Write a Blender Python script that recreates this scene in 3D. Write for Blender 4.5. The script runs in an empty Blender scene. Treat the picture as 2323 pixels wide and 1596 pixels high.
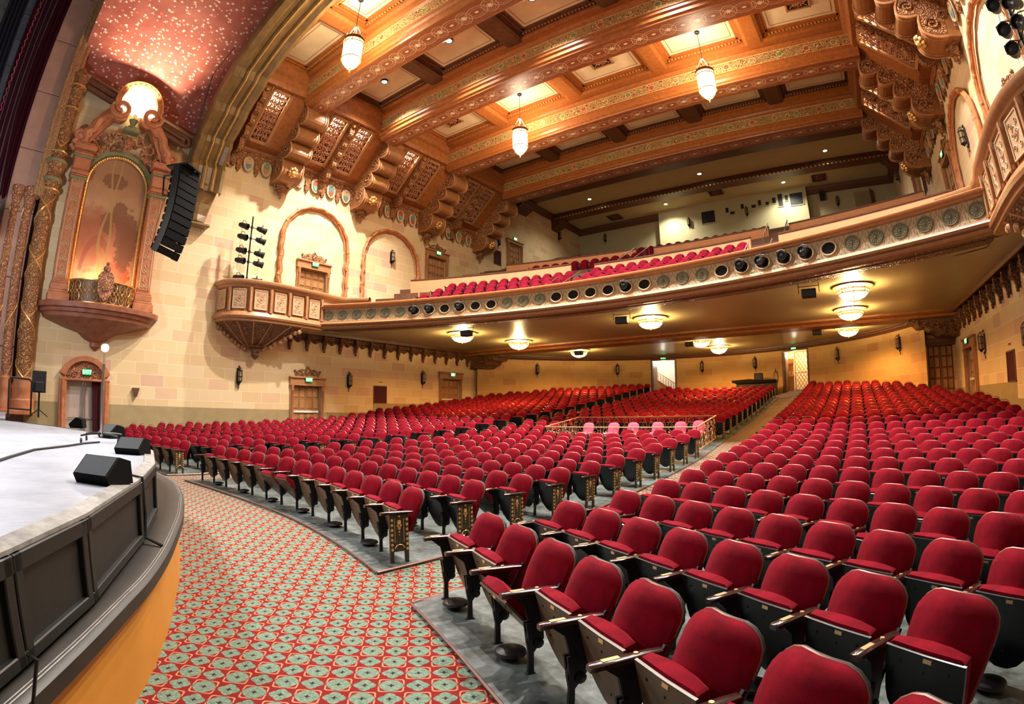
import bpy, math, random
from math import sin, cos, pi, atan2, sqrt, radians
from mathutils import Vector, Matrix

# ---------------------------------------------------------------- camera, world, exposure
SC = bpy.context.scene
COL = SC.collection
IMG_W, IMG_H = 2323, 1596
FPX, YAW, PITCH, ROLL, K3 = 1174.0, 0.633, 0.109, -0.005, -0.038
HC = 1.75
XL, XR = -21.6, 5.42
CX = (XL + XR) / 2


def cam_rot():
    B = Matrix(((1, 0, 0), (0, 0, -1), (0, 1, 0)))
    return Matrix.Rotation(YAW, 3, 'Z') @ B @ Matrix.Rotation(PITCH, 3, 'X') @ Matrix.Rotation(ROLL, 3, 'Z')


CR = cam_rot()
cd = bpy.data.cameras.new('camera')
cam = bpy.data.objects.new('camera', cd)
COL.objects.link(cam)
cam.matrix_world = Matrix.Translation((0, 0, HC)) @ CR.to_4x4()
cd.type = 'PANO'
cd.panorama_type = 'FISHEYE_LENS_POLYNOMIAL'
cd.sensor_width = 36
fmm = FPX * 36 / IMG_W
cd.fisheye_polynomial_k0 = 0.0
cd.fisheye_polynomial_k1 = -1 / fmm
cd.fisheye_polynomial_k2 = 0.0
cd.fisheye_polynomial_k3 = -K3 / fmm ** 3
cd.fisheye_polynomial_k4 = 0.0
cd.fisheye_fov = pi
cd.clip_start = 0.05
cd.clip_end = 200
SC.camera = cam


def project(p):
    c = CR.transposed() @ (Vector(p) - Vector((0, 0, HC)))
    th = math.acos(max(-1, min(1, -c.z / c.length)))
    r = th
    for _ in range(12):
        r -= (r + K3 * r ** 3 - th) / (1 + 3 * K3 * r * r)
    h = math.hypot(c.x, c.y) + 1e-9
    return 1161 + FPX * r * c.x / h, 798 - FPX * r * c.y / h, c.length


W = bpy.data.worlds.new('world')
SC.world = W
W.use_nodes = True
W.node_tree.nodes['Background'].inputs[0].default_value = (1.0, 0.86, 0.72, 1)
W.node_tree.nodes['Background'].inputs[1].default_value = 0.13
SC.view_settings.view_transform = 'Standard'
SC.view_settings.look = 'None'
SC.view_settings.gamma = 1
SC.view_settings.use_curve_mapping = False
SC.view_settings.exposure = 0.2
cy = SC.cycles
cy.use_denoising = True
cy.max_bounces = 5
cy.diffuse_bounces = 3
cy.glossy_bounces = 2
cy.transmission_bounces = 2
cy.transparent_max_bounces = 4
cy.sample_clamp_indirect = 4
cy.caustics_reflective = False
cy.caustics_refractive = False
cy.use_adaptive_sampling = True
cy.adaptive_threshold = 0.03
cy.use_light_tree = True


def light(name, kind, loc, energy, color, size=0.1, rot=None, spot=None, parent=None, blend=0.5):
    d = bpy.data.lights.new(name, kind)
    d.energy = energy
    d.color = color
    if kind == 'AREA':
        d.shape = 'DISK'
        d.size = size
    else:
        d.shadow_soft_size = size
    if kind == 'SPOT':
        d.spot_size = spot or pi / 2
        d.spot_blend = blend
    o = bpy.data.objects.new(name, d)
    COL.objects.link(o)
    o.location = loc
    if rot:
        o.rotation_euler = rot
    if parent:
        o.parent = parent
    return o


def aim(o, tgt):
    o.rotation_euler = (Vector(tgt) - o.location).to_track_quat('-Z', 'Y').to_euler()


WARM = (1.0, 0.70, 0.38)
WARM2 = (1.0, 0.80, 0.55)
WHITE = (1.0, 0.93, 0.86)
# downlights high in the coffers over the stalls (their fixtures are built with the ceiling)
SPOTS = [(-16.8, 12.9), (-12.5, 12.7), (-8.3, 12.7), (-3.7, 12.7), (0.7, 12.7)]
for (x, y) in SPOTS:
    light('ceiling_spot_light', 'SPOT', (x, y, 16.55), 7600, WHITE, 0.16, spot=radians(118), blend=0.6)
# fill spots added over the stage, without fixtures, to brighten the hall
for (x, y, z, e) in ((-16.5, -2.2, 8.6, 2600), (-8.0, -2.5, 9.5, 2600), (-1.5, -2.5, 9.5, 2200)):
    o = light('stage_fill_light', 'SPOT', (x, y, z), e * .36, (1, 0.86, 0.72), 0.4, spot=radians(105), blend=0.9)
    aim(o, (CX, 10, 3.5))
# cool spot added out of view, without a fixture, to brighten the deck
o = light('deck_fill_light', 'SPOT', (-9.5, -2.6, 9.0), 3800, (.86, .92, 1), .4, spot=radians(62), blend=.9)
aim(o, (-6.5, .2, 1.2))


# ---------------------------------------------------------------- node expression helper
class NT:
    def __init__(s, name, rough=0.6, metal=0.0):
        s.m = bpy.data.materials.new(name)
        s.m.use_nodes = True
        s.t = s.m.node_tree
        s.b = s.t.nodes['Principled BSDF']
        s.b.inputs['Roughness'].default_value = rough
        s.b.inputs['Metallic'].default_value = metal
        s._tc = None

    def n(s, typ, **kw):
        nd = s.t.nodes.new(typ)
        for k, v in kw.items():
            setattr(nd, k, v)
        return nd

    def link(s, a, b):
        s.t.links.new(a, b)

    def put(s, sock, v):
        if isinstance(v, Ex):
            v = v.s
        if isinstance(v, (int, float)):
            sock.default_value = v
        elif isinstance(v, (tuple, list)):
            sock.default_value = tuple(v) + ((1,) if len(v) == 3 and sock.type == 'RGBA' else ())
        else:
            s.link(v, sock)

    def math(s, op, *a):
        nd = s.n('ShaderNodeMath', operation=op)
        for i, v in enumerate(a):
            s.put(nd.inputs[i], v)
        return Ex(s, nd.outputs[0])

    def coord(s, kind='Object'):
        if s._tc is None:
            s._tc = s.n('ShaderNodeTexCoord')
        return s._tc.outputs[kind]

    def xyz(s, kind='Object'):
        nd = s.n('ShaderNodeSeparateXYZ')
        s.link(s.coord(kind), nd.inputs[0])
        return [Ex(s, nd.outputs[i]) for i in range(3)]

    def vec(s, x, y, z=0.0):
        nd = s.n('ShaderNodeCombineXYZ')
        for i, v in enumerate((x, y, z)):
            s.put(nd.inputs[i], v)
        return nd.outputs[0]

    def noise(s, v, scale, detail=3, rough=0.55):
        nd = s.n('ShaderNodeTexNoise')
        s.link(v, nd.inputs['Vector'])
        nd.inputs['Scale'].default_value = scale
        nd.inputs['Detail'].default_value = detail
        nd.inputs['Roughness'].default_value = rough
        return Ex(s, nd.outputs[0])

    def white(s, v):
        nd = s.n('ShaderNodeTexWhiteNoise', noise_dimensions='2D')
        s.link(v, nd.inputs['Vector'])
        return Ex(s, nd.outputs[0])

    def vor(s, v, scale, feature='F1', rnd=1.0, out='Distance'):
        nd = s.n('ShaderNodeTexVoronoi', feature=feature)
        s.link(v, nd.inputs['Vector'])
        nd.inputs['Scale'].default_value = scale
        nd.inputs['Randomness'].default_value = rnd
        return Ex(s, nd.outputs[out])

    def mix(s, f, a, b):
        nd = s.n('ShaderNodeMix', data_type='RGBA')
        s.put(nd.inputs[0], f)
        s.put(nd.inputs[6], a)
        s.put(nd.inputs[7], b)
        return nd.outputs[2]

    def ramp(s, f, stops, const=False):
        nd = s.n('ShaderNodeValToRGB')
        if const:
            nd.color_ramp.interpolation = 'CONSTANT'
        s.put(nd.inputs[0], f)
        e = nd.color_ramp.elements
        while len(e) < len(stops):
            e.new(0.5)
        for i, (p, c) in enumerate(stops):
            e[i].position = p
            e[i].color = tuple(c) + (1,)
        return nd.outputs[0]

    def color(s, v):
        s.put(s.b.inputs['Base Color'], v)

    def bump(s, h, strength=0.3, dist=0.02):
        nd = s.n('ShaderNodeBump')
        nd.inputs['Strength'].default_value = strength
        nd.inputs['Distance'].default_value = dist
        s.put(nd.inputs['Height'], h)
        s.link(nd.outputs[0], s.b.inputs['Normal'])


class Ex:
    def __init__(s, t, sock):
        s.t, s.s = t, sock

    def _o(op, r=False):
        def f(a, b=0.0):
            return a.t.math(op, b, a) if r else a.t.math(op, a, b)
        return f
    __add__ = _o('ADD'); __radd__ = _o('ADD'); __mul__ = _o('MULTIPLY'); __rmul__ = _o('MULTIPLY')
    __sub__ = _o('SUBTRACT'); __rsub__ = _o('SUBTRACT', True); __truediv__ = _o('DIVIDE')
    __lt__ = _o('LESS_THAN'); __gt__ = _o('GREATER_THAN')
    def __mod__(a, b): return a.t.math('FLOORED_MODULO', a, b)
    def fn(a, op, *b): return a.t.math(op, a, *b)


def solid(name, c, rough=0.55, metal=0.0, noise=0.0, nscale=8, bump=0.0, coat=0.0):
    t = NT(name, rough, metal)
    if noise or bump:
        nz = t.noise(t.coord(), nscale, 4)
    if noise:
        d = tuple(max(0, x * (1 - noise)) for x in c)
        l = tuple(min(1, x * (1 + noise)) for x in c)
        t.color(t.ramp(nz, [(0.3, d), (0.7, l)]))
    else:
        t.color(c)
    if bump:
        t.bump(nz, bump, 0.02)
    if coat:
        t.b.inputs['Coat Weight'].default_value = coat
    return t.m


def emis(name, c, strength, base=(0.8, 0.8, 0.8)):
    t = NT(name, 0.5)
    t.color(base)
    t.b.inputs['Emission Color'].default_value = tuple(c) + (1,)
    t.b.inputs['Emission Strength'].default_value = strength
    return t.m


def stone(name, kind='Object', axis=1, tint=(1, 1, 1)):
    t = NT(name, 0.8)
    q = t.xyz(kind)
    u = q[0] if kind == 'UV' else q[axis]
    v = q[1] if kind == 'UV' else q[2]
    bh, bw = 0.47, 0.98
    row = (v / bh).fn('FLOOR')
    uu = u / bw + (row % 2) * 0.5 + (row % 3) * 0.13
    cell = uu.fn('FLOOR')
    rnd = t.white(t.vec(cell, row))
    fu = (uu - cell).fn('SUBTRACT', 0.5).fn('ABSOLUTE') * bw
    fv = (v / bh - row).fn('SUBTRACT', 0.5).fn('ABSOLUTE') * bh
    mort = (fu > bw / 2 - 0.012).fn('MAXIMUM', fv > bh / 2 - 0.012)
    nz = t.noise(t.coord(kind), 2.3, 5, 0.6)
    def k(*c): return tuple(min(1, a * b) for a, b in zip(c, tint))
    blk = t.ramp(rnd, [(0, k(.70, .51, .27)), (0.25, k(.73, .55, .30)), (0.5, k(.75, .58, .34)), (0.75, k(.68, .49, .26)),
                       (0.88, k(.69, .46, .28)), (0.94, k(.65, .41, .27))], True)
    c2 = t.mix((nz - 0.35) * 0.5, blk, k(.78, .61, .36))
    t.color(t.mix(mort * 0.75, c2, k(.84, .70, .46)))
    t.bump(nz - mort * 0.4, 0.25, 0.01)
    return t.m


def velvet(name, c, dark=0.55):
    t = NT(name, 0.9)
    t.b.inputs['Specular IOR Level'].default_value = 0.12
    nz = t.noise(t.coord(), 9, 4)
    n2 = t.noise(t.coord(), 160, 2)
    t.color(t.ramp(nz * 0.7 + n2 * 0.3, [(0.3, tuple(x * dark for x in c)), (0.7, c)]))
    t.b.inputs['Sheen Weight'].default_value = 0.12
    t.b.inputs['Sheen Roughness'].default_value = 0.35
    t.b.inputs['Sheen Tint'].default_value = (1, 0.15, 0.22, 1)
    t.bump(n2, 0.12, 0.004)
    return t.m


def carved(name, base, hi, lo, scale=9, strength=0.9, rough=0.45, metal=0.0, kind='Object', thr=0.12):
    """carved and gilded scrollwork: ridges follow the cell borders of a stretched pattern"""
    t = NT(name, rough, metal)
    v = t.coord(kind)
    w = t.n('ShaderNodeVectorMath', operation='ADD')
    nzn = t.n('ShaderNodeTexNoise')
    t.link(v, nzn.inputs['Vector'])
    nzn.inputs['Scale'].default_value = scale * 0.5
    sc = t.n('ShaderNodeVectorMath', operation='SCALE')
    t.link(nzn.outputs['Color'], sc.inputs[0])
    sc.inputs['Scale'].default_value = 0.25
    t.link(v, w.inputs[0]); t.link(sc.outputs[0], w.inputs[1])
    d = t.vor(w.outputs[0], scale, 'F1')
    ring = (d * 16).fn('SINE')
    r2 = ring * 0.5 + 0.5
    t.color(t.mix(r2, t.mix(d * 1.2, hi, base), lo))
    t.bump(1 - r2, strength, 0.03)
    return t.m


# ---------------------------------------------------------------- mesh builder
class MB:
    def __init__(s):
        s.v, s.f, s.mi, s.uv = [], [], [], None

    def add(s, verts, faces, mi=0, M=None):
        o = len(s.v)
        if M is not None:
            verts = [tuple(M @ Vector(p)) for p in verts]
        s.v += [tuple(p) for p in verts]
        s.f += [tuple(i + o for i in f) for f in faces]
        s.mi += [mi] * len(faces)
        return s

    def box(s, x0, x1, y0, y1, z0, z1, mi=0, M=None):
        v = [(x, y, z) for z in (z0, z1) for y in (y0, y1) for x in (x0, x1)]
        return s.add(v, [(0, 2, 3, 1), (4, 5, 7, 6), (0, 1, 5, 4), (2, 6, 7, 3), (0, 4, 6, 2), (1, 3, 7, 5)], mi, M)

    def bbox(s, x0, x1, y0, y1, z0, z1, b=0.01, mi=0, M=None):
        """box with chamfered edges"""
        b = min(b, (x1 - x0) / 2.01, (y1 - y0) / 2.01, (z1 - z0) / 2.01)
        def ring(x, X, y, Y, z, c):
            return [(x + c, y, z), (X - c, y, z), (X, y + c, z), (X, Y - c, z), (X - c, Y, z), (x + c, Y, z), (x, Y - c, z), (x, y + c, z)]
        rs = [ring(x0 + b, x1 - b, y0 + b, y1 - b, z0, 0.0 + b * .5), ring(x0, x1, y0, y1, z0 + b, b), ring(x0, x1, y0, y1, z1 - b, b), ring(x0 + b, x1 - b, y0 + b, y1 - b, z1, 0.0 + b * .5)]
        return s.loft(rs, mi=mi, caps=True, M=M)

    def loft(s, rings, mi=0, closed=True, caps=False, loop=False, M=None):
        n = len(rings[0])
        v = [p for r in rings for p in r]
        f = []
        m = len(rings)
        for i in range(m if loop else m - 1):
            j = (i + 1) % m
            for k in range(n if closed else n - 1):
                l = (k + 1) % n
                f.append((i * n + k, i * n + l, j * n + l, j * n + k))
        if caps and not loop:
            f.append(tuple(range(n))[::-1])
            f.append(tuple((m - 1) * n + k for k in range(n)))
        return s.add(v, f, mi, M)

    def prism(s, poly, c0, c1, ax='y', mi=0, M=None):
        """polygon (a,b) extruded along an axis from c0 to c1"""
        mp = {'y': lambda a, b, c: (a, c, b), 'x': lambda a, b, c: (c, a, b), 'z': lambda a, b, c: (a, b, c)}[ax]
        return s.loft([[mp(a, b, c0) for a, b in poly], [mp(a, b, c1) for a, b in poly]], mi, True, True, M=M)

    def lathe(s, prof, n=16, c=(0, 0, 0), mi=0, M=None, a0=0, a1=2 * pi):
        full = abs(a1 - a0) > 6.28
        k = n if full else n + 1
        rings = [[(c[0] + r * cos(a0 + (a1 - a0) * i / n), c[1] + r * sin(a0 + (a1 - a0) * i / n), c[2] + z) for i in range(k)] for r, z in prof]
        return s.loft(rings, mi, full, full, M=M)

    def tube(s, pts, r, n=6, mi=0, loop=False, M=None, taper=None):
        pts = [Vector(p) for p in pts]
        rings = []
        m = len(pts)
        up = Vector((0, 0, 1))
        prev = None
        for i, p in enumerate(pts):
            a = pts[(i - 1) % m] if (i > 0 or loop) else p
            b = pts[(i + 1) % m] if (i < m - 1 or loop) else p
            t = (b - a)
            t = t.normalized() if t.length > 1e-9 else Vector((0, 0, 1))
            if prev is None:
                ref = Vector((1, 0, 0)) if abs(t.z) > 0.9 else up
                x = t.cross(ref).normalized()
            else:
                x = (prev - t * prev.dot(t))
                x = x.normalized() if x.length > 1e-6 else t.cross(up).normalized()
            prev = x
            y = t.cross(x)
            rr = r * (taper[i] if taper else 1)
            rings.append([tuple(p + (x * cos(2 * pi * k / n) + y * sin(2 * pi * k / n)) * rr) for k in range(n)])
        return s.loft(rings, mi, True, not loop, loop, M=M)

    def cyl(s, x, y, z0, z1, r, n=12, mi=0, r2=None, M=None):
        r2 = r if r2 is None else r2
        return s.lathe([(r, z0), (r2, z1)], n, (x, y, 0), mi, M)

    def grid(s, fn, nu, nv, mi=0, flip=False):
        v = [fn(i / nu, j / nv) for j in range(nv + 1) for i in range(nu + 1)]
        f = []
        for j in range(nv):
            for i in range(nu):
                a = j * (nu + 1) + i
                q = (a, a + 1, a + nu + 2, a + nu + 1)
                f.append(q[::-1] if flip else q)
        return s.add(v, f, mi)

    def ball(s, c, r, n=8, m=6, mi=0, sc=(1, 1, 1)):
        rings = []
        for j in range(1, m):
            t = pi * j / m
            rings.append([(c[0] + r * sc[0] * sin(t) * cos(2 * pi * k / n), c[1] + r * sc[1] * sin(t) * sin(2 * pi * k / n), c[2] + r * sc[2] * cos(t)) for k in range(n)])
        return s.loft(rings, mi, True, True)

    def mesh(s, name, mats, smooth=False):
        me = bpy.data.meshes.new(name)
        me.from_pydata(s.v, [], s.f)
        for m in (mats if isinstance(mats, (list, tuple)) else [mats]):
            me.materials.append(m)
        me.polygons.foreach_set('material_index', s.mi)
        if smooth:
            me.polygons.foreach_set('use_smooth', [True] * len(me.polygons))
            try:
                me.set_sharp_from_angle(angle=radians(40))
            except Exception:
                pass
        me.update()
        return me

    def build(s, name, mats, parent=None, smooth=True, label=None, cat=None, group=None, kind=None, loc=None, rotz=0, uvf=None):
        me = s.mesh(name, mats, smooth)
        if uvf:
            uv = me.uv_layers.new(name='UVMap')
            for l in me.loops:
                uv.data[l.index].uv = uvf(me.vertices[l.vertex_index].co)
        return obj(name, me, parent, label, cat, group, kind, loc, rotz)


def obj(name, data, parent=None, label=None, cat=None, group=None, kind=None, loc=None, rotz=0):
    o = bpy.data.objects.new(name, data)
    COL.objects.link(o)
    if parent is not None:
        o.parent = parent
    if label: o['label'] = label
    if cat: o['category'] = cat
    if group: o['group'] = group
    if kind: o['kind'] = kind
    if loc is not None: o.location = loc
    if rotz: o.rotation_euler.z = rotz
    return o


def thing(name, label, cat, loc=(0, 0, 0), rotz=0, group=None):
    return obj(name, None, None, label, cat, group, None, loc, rotz)


def dup(root, loc=None, rotz=None, label=None, group=None):
    def cp(o, par):
        c = o.copy()
        COL.objects.link(c)
        if par is not None:
            c.parent = par
        for ch in list(o.children):
            cp(ch, c)
        return c
    r = cp(root, None)
    if loc is not None: r.location = loc
    if rotz is not None: r.rotation_euler.z = rotz
    if label: r['label'] = label
    if group: r['group'] = group
    return r


def arcpts(cx, cz, r, a0, a1, n):
    return [(cx + r * cos(a0 + (a1 - a0) * i / n), cz + r * sin(a0 + (a1 - a0) * i / n)) for i in range(n + 1)]


ORD = ['first', 'second', 'third', 'fourth', 'fifth', 'sixth', 'seventh', 'eighth', 'ninth', 'tenth', 'eleventh', 'twelfth', 'thirteenth',
       'fourteenth', 'fifteenth', 'sixteenth', 'seventeenth', 'eighteenth', 'nineteenth', 'twentieth', 'twenty-first', 'twenty-second', 'twenty-third', 'twenty-fourth', 'twenty-fifth', 'twenty-sixth', 'twenty-seventh', 'twenty-eighth']

# ---------------------------------------------------------------- materials
M_STONE_W = stone('stone_blocks_side', 'Object', 1)
M_STONE_X = stone('stone_blocks_front', 'Object', 0, (.92, .78, .54))  # ochre tint puts the orange lamp glow into the corner stone
M_STONE_UV = stone('stone_blocks_curved', 'UV', 1, (.92, .76, .50))  # tint paints the warm light under the balcony into the rear wall colour
M_DADO = solid('olive_dado_paint', (.36, .27, .13), 0.6, noise=.08, nscale=3)
M_PLASTER = solid('plaster_cream', (.62, .47, .28), 0.8, noise=.05, nscale=1.5, bump=.1)
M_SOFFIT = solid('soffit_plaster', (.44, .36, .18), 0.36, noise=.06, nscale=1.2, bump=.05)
M_MAUVE = solid('proscenium_plaster', (.42, .24, .18), 0.8, noise=.12, nscale=1.6, bump=.2)
M_BROWN = solid('carved_brown', (.30, .10, .025), 0.42, noise=.25, nscale=5, bump=.15)
M_DKBROWN = solid('dark_brown_wood', (.12, .045, .018), 0.45, noise=.25, nscale=6, bump=.1)
M_ROSE = solid('rose_terracotta', (.46, .165, .07), 0.5, noise=.22, nscale=4, bump=.2)
M_MOULD = solid('gilded_brown_moulding', (.40, .185, .075), 0.38, noise=.15, nscale=9)
M_TERRA = solid('orange_terracotta', (.52, .19, .065), 0.5, noise=.2, nscale=5)
M_GOLD = solid('gold_leaf', (.80, .46, .14), 0.32, 0.55, noise=.25, nscale=14)
M_GREENG = solid('green_band', (.20, .21, .10), 0.5, noise=.2, nscale=10)
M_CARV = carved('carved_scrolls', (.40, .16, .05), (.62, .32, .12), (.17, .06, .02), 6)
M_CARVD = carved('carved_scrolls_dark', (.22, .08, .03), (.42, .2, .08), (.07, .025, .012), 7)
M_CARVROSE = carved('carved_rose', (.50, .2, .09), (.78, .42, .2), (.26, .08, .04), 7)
M_IRON = solid('black_iron', (.007, .007, .008), 0.40, 0.2, noise=.3, nscale=20)
M_BLACK = solid('black_paint', (.006, .006, .006), 0.6, noise=.3, nscale=12)
M_DOORW = solid('door_wood', (.34, .18, .06), 0.4, noise=.18, nscale=7)
M_DOORDK = solid('door_wood_dark', (.16, .075, .028), 0.4, noise=.25, nscale=7)
M_WHITE = solid('white_paint', (.75, .72, .64), 0.5)
M_CHROME = solid('chrome', (.8, .8, .8), 0.18, 1.0)
M_CURT = solid('dark_red_curtain', (.07, .006, .01), 0.9, noise=.3, nscale=20)
M_EXIT = emis('exit_green', (.01, 1, .10), 2.6, (.0, .3, .05))
M_EXITT = emis('exit_letters', (.75, 1, .7), 3.2)
M_LAMP = emis('lamp_glass_warm', (1, .78, .42), 9.0)
M_LAMP2 = emis('lantern_glass', (1, .84, .52), 14.0)
M_SPOTEM = emis('spot_lens', (1, .97, .9), 60.0)
M_ORANGE = solid('orange_paint', (.50, .20, .02), 0.55, noise=.06, nscale=3)
M_PEACH = solid('parapet_peach_paint', (.55, .24, .10), 0.6, noise=.05, nscale=2)


def carpet():
    t = NT('patterned_carpet', 0.95)
    t.b.inputs['Specular IOR Level'].default_value = 0.1
    x, y, z = t.xyz()
    P = 0.1665
    xr = (x + y) * 0.70711; yr = (y - x) * 0.70711
    cu = (xr / P + 1000.3).fn('FLOOR'); cv = (yr / P + 1000.2).fn('FLOOR')
    par = (cu + cv) % 2
    a = ((xr / P + 1000.3) - cu - 0.5); b = ((yr / P + 1000.2) - cv - 0.5)
    r = (a * a + b * b).fn('SQRT')
    an = b.fn('ARCTAN2', a)
    lob = (an * 2).fn('COSINE').fn('ABSOLUTE').fn('POWER', 0.55)
    notch = (an * 8).fn('COSINE')
    edge = 0.47 * (lob * (0.16 + par * 0.20) + 0.84 - par * 0.24) + notch * 0.014
    pts = (an * 2).fn('SINE').fn('ABSOLUTE').fn('POWER', 6)
    ro = r < (0.545 + 0.075 * pts + 0.022 * notch)
    ri = r < (0.485 + 0.050 * pts + 0.022 * notch)
    petal = r < edge * (0.98 - 0.04 * par)
    rr = (an * 4).fn('COSINE').fn('ABSOLUTE')
    dark_vein = (rr < 0.30) * (r < 0.27) * (r > 0.09)
    core = (a.fn('ABSOLUTE') * b.fn('ABSOLUTE') < 0.0022) * (r < 0.13)
    nz = t.noise(t.coord(), 38, 3)
    c0 = (.20, .010, .012)
    ring = (.48, .22, .11)
    green = t.mix((nz - 0.3) * 1.9, (.06, .16, .115), (.33, .34, .24))
    c = t.mix((ro - ri) * (1 - par), c0, ring)
    c = t.mix(petal, c, green)
    c = t.mix(dark_vein * 0.55, c, (.10, .17, .16))
    c = t.mix(core, c, (.02, .02, .015))
    t.color(t.mix(nz * 0.25, c, (.1, .05, .03)))
    t.bump(t.noise(t.coord(), 300, 2), 0.3, 0.004)
    return t.m


def stars():
    t = NT('star_painted_vault', 0.75)
    v = t.coord('UV')
    bs = t.noise(v, 0.9, 5, 0.6)
    base = t.ramp(bs, [(0.3, (.26, .045, .026)), (0.7, (.42, .115, .075))])
    def layer(scale, size, pts, off, depth):
        mp = t.n('ShaderNodeVectorMath', operation='ADD')
        t.link(v, mp.inputs[0]); mp.inputs[1].default_value = (off, off * 1.7, 0)
        vo = t.n('ShaderNodeTexVoronoi')
        vo.inputs['Scale'].default_value = scale
        vo.inputs['Randomness'].default_value = 0.75
        t.link(mp.outputs[0], vo.inputs['Vector'])
        sb = t.n('ShaderNodeVectorMath', operation='SUBTRACT')
        t.link(mp.outputs[0], sb.inputs[0])
        t.link(vo.outputs['Position'], sb.inputs[1])
        sp = t.n('ShaderNodeSeparateXYZ')
        t.link(sb.outputs[0], sp.inputs[0])
        dx, dy = Ex(t, sp.outputs[0]), Ex(t, sp.outputs[1])
        r = (dx * dx + dy * dy).fn('SQRT')
        an = dy.fn('ARCTAN2', dx)
        return r < ((an * pts).fn('COSINE') * depth + 1 - depth) * size
    c = t.mix(layer(1.15, 0.085, 5, 3.1, .35), base, (.60, .13, .05))
    c = t.mix(layer(1.4, 0.07, 5, 7.7, .35), c, (.80, .50, .26))
    c = t.mix(layer(1.7, 0.06, 8, 1.3, .35), c, (.84, .72, .62))
    # clusters of three dots
    c = t.mix(layer(1.35, 0.075, 3, 5.9, .72), c, (.82, .66, .55))
    c = t.mix(layer(1.9, 0.04, 8, 9.2, .3), c, (.80, .6, .5))
    t.color(c)
    return t.m


def fascia_mat():
    t = NT('fascia_relief', 0.6)
    x, y, z = t.xyz('UV')
    # mirrored acanthus sprays between the rosettes: u in bay units of 0.94 m
    u = x / 0.94
    fu = (u - u.fn('FLOOR') - 0.5).fn('ABSOLUTE')       # 0 between rosettes, .5 at rosette
    zz = y
    w1 = ((zz * 13 + (fu * 9).fn('SINE') * 2.2) ).fn('SINE')
    w2 = ((fu * 30 - (zz * 9).fn('SINE') * 2.5)).fn('SINE')
    m = (w1 * w2).fn('ABSOLUTE')
    nz = t.noise(t.coord('UV'), 14, 3)
    base = t.mix(nz, (.33, .24, .12), (.46, .34, .19))
    c = t.mix((m > 0.55) * 0.7, base, (.25, .16, .08))
    c = t.mix((m < 0.10) * 0.6, c, (.56, .42, .25))
    t.color(c)
    t.bump(m, 0.5, 0.015)
    return t.m


def frieze_mat(name, axis=0, z0=15.42, z1=15.95):
    """gilded scroll frieze with red and green medallions along an axis"""
    t = NT(name, 0.4, 0.25)
    q = t.xyz()
    u, z = q[axis], q[2]
    hh = (z1 - z0)
    v = (z - (z0 + z1) / 2) / hh
    uu = u / (hh * 2.2)
    cell = uu.fn('FLOOR')
    fu = (uu - cell - 0.5) * 2.2
    r = (fu * fu + v * v).fn('SQRT')
    par = cell % 3
    wav = ((fu.fn('ABSOLUTE') * 12).fn('SINE') + (v.fn('ABSOLUTE') * 16 + fu * 5).fn('COSINE')).fn('ABSOLUTE')
    vz = t.vor(t.coord(), 6.5, 'F1')
    rr = (vz * 26).fn('SINE')
    c = t.mix((rr > 0.05) * 1.0, (.16, .06, .02), (.80, .52, .19))
    med = r < 0.22
    c = t.mix(med * (par < 1), c, (.55, .09, .04))
    c = t.mix(med * (par > 1), c, (.22, .30, .10))
    c = t.mix(((r < 0.27) - med) , c, (.85, .62, .30))
    c = t.mix(v.fn('ABSOLUTE') > 0.42, c, (.78, .50, .20))
    t.color(c)
    t.bump(rr, 0.6, 0.02)
    return t.m


def soffit_beam_mat(name, w=0.95):
    """red-brown beam soffit stencilled with linked medallions (u along x, v across y - object origin at the soffit middle)"""
    t = NT(name, 0.36)
    x, y, z = t.xyz()
    P = 1.15
    uu = x / P
    cell = uu.fn('FLOOR')
    fu = (uu - cell - 0.5) * P
    r = (fu * fu + y * y).fn('SQRT')
    fu2 = (((uu + 0.5) - (uu + 0.5).fn('FLOOR')) - 0.5) * P
    r2 = (fu2 * fu2 * 0.55 + y * y * 1.7).fn('SQRT')
    rings = ((r - 0.30).fn('ABSOLUTE') < 0.016).fn('MAXIMUM', (r - 0.21).fn('ABSOLUTE') < 0.010)
    rings2 = ((r2 - 0.33).fn('ABSOLUTE') < 0.018).fn('MAXIMUM', (r2 - 0.22).fn('ABSOLUTE') < 0.010)
    an = y.fn('ARCTAN2', fu)
    star = r < (((an * 4).fn('COSINE').fn('ABSOLUTE')) * 0.09 + 0.035)
    dot = r2 < 0.06
    vz = (t.vor(t.coord(), 9, 'F1') * 24).fn('SINE') > 0.72
    band = (y.fn('ABSOLUTE') < w * 0.40)
    nz = t.noise(t.coord(), 6, 4)
    base = t.mix(nz, (.22, .050, .016), (.33, .10, .034))
    c = t.mix(vz * band * 0.45, base, (.50, .23, .11))
    c = t.mix(rings.fn('MAXIMUM', rings2) * band, c, (.60, .34, .18))
    c = t.mix(star.fn('MAXIMUM', dot), c, (.85, .68, .45))
    t.color(c)
    return t.m


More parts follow.
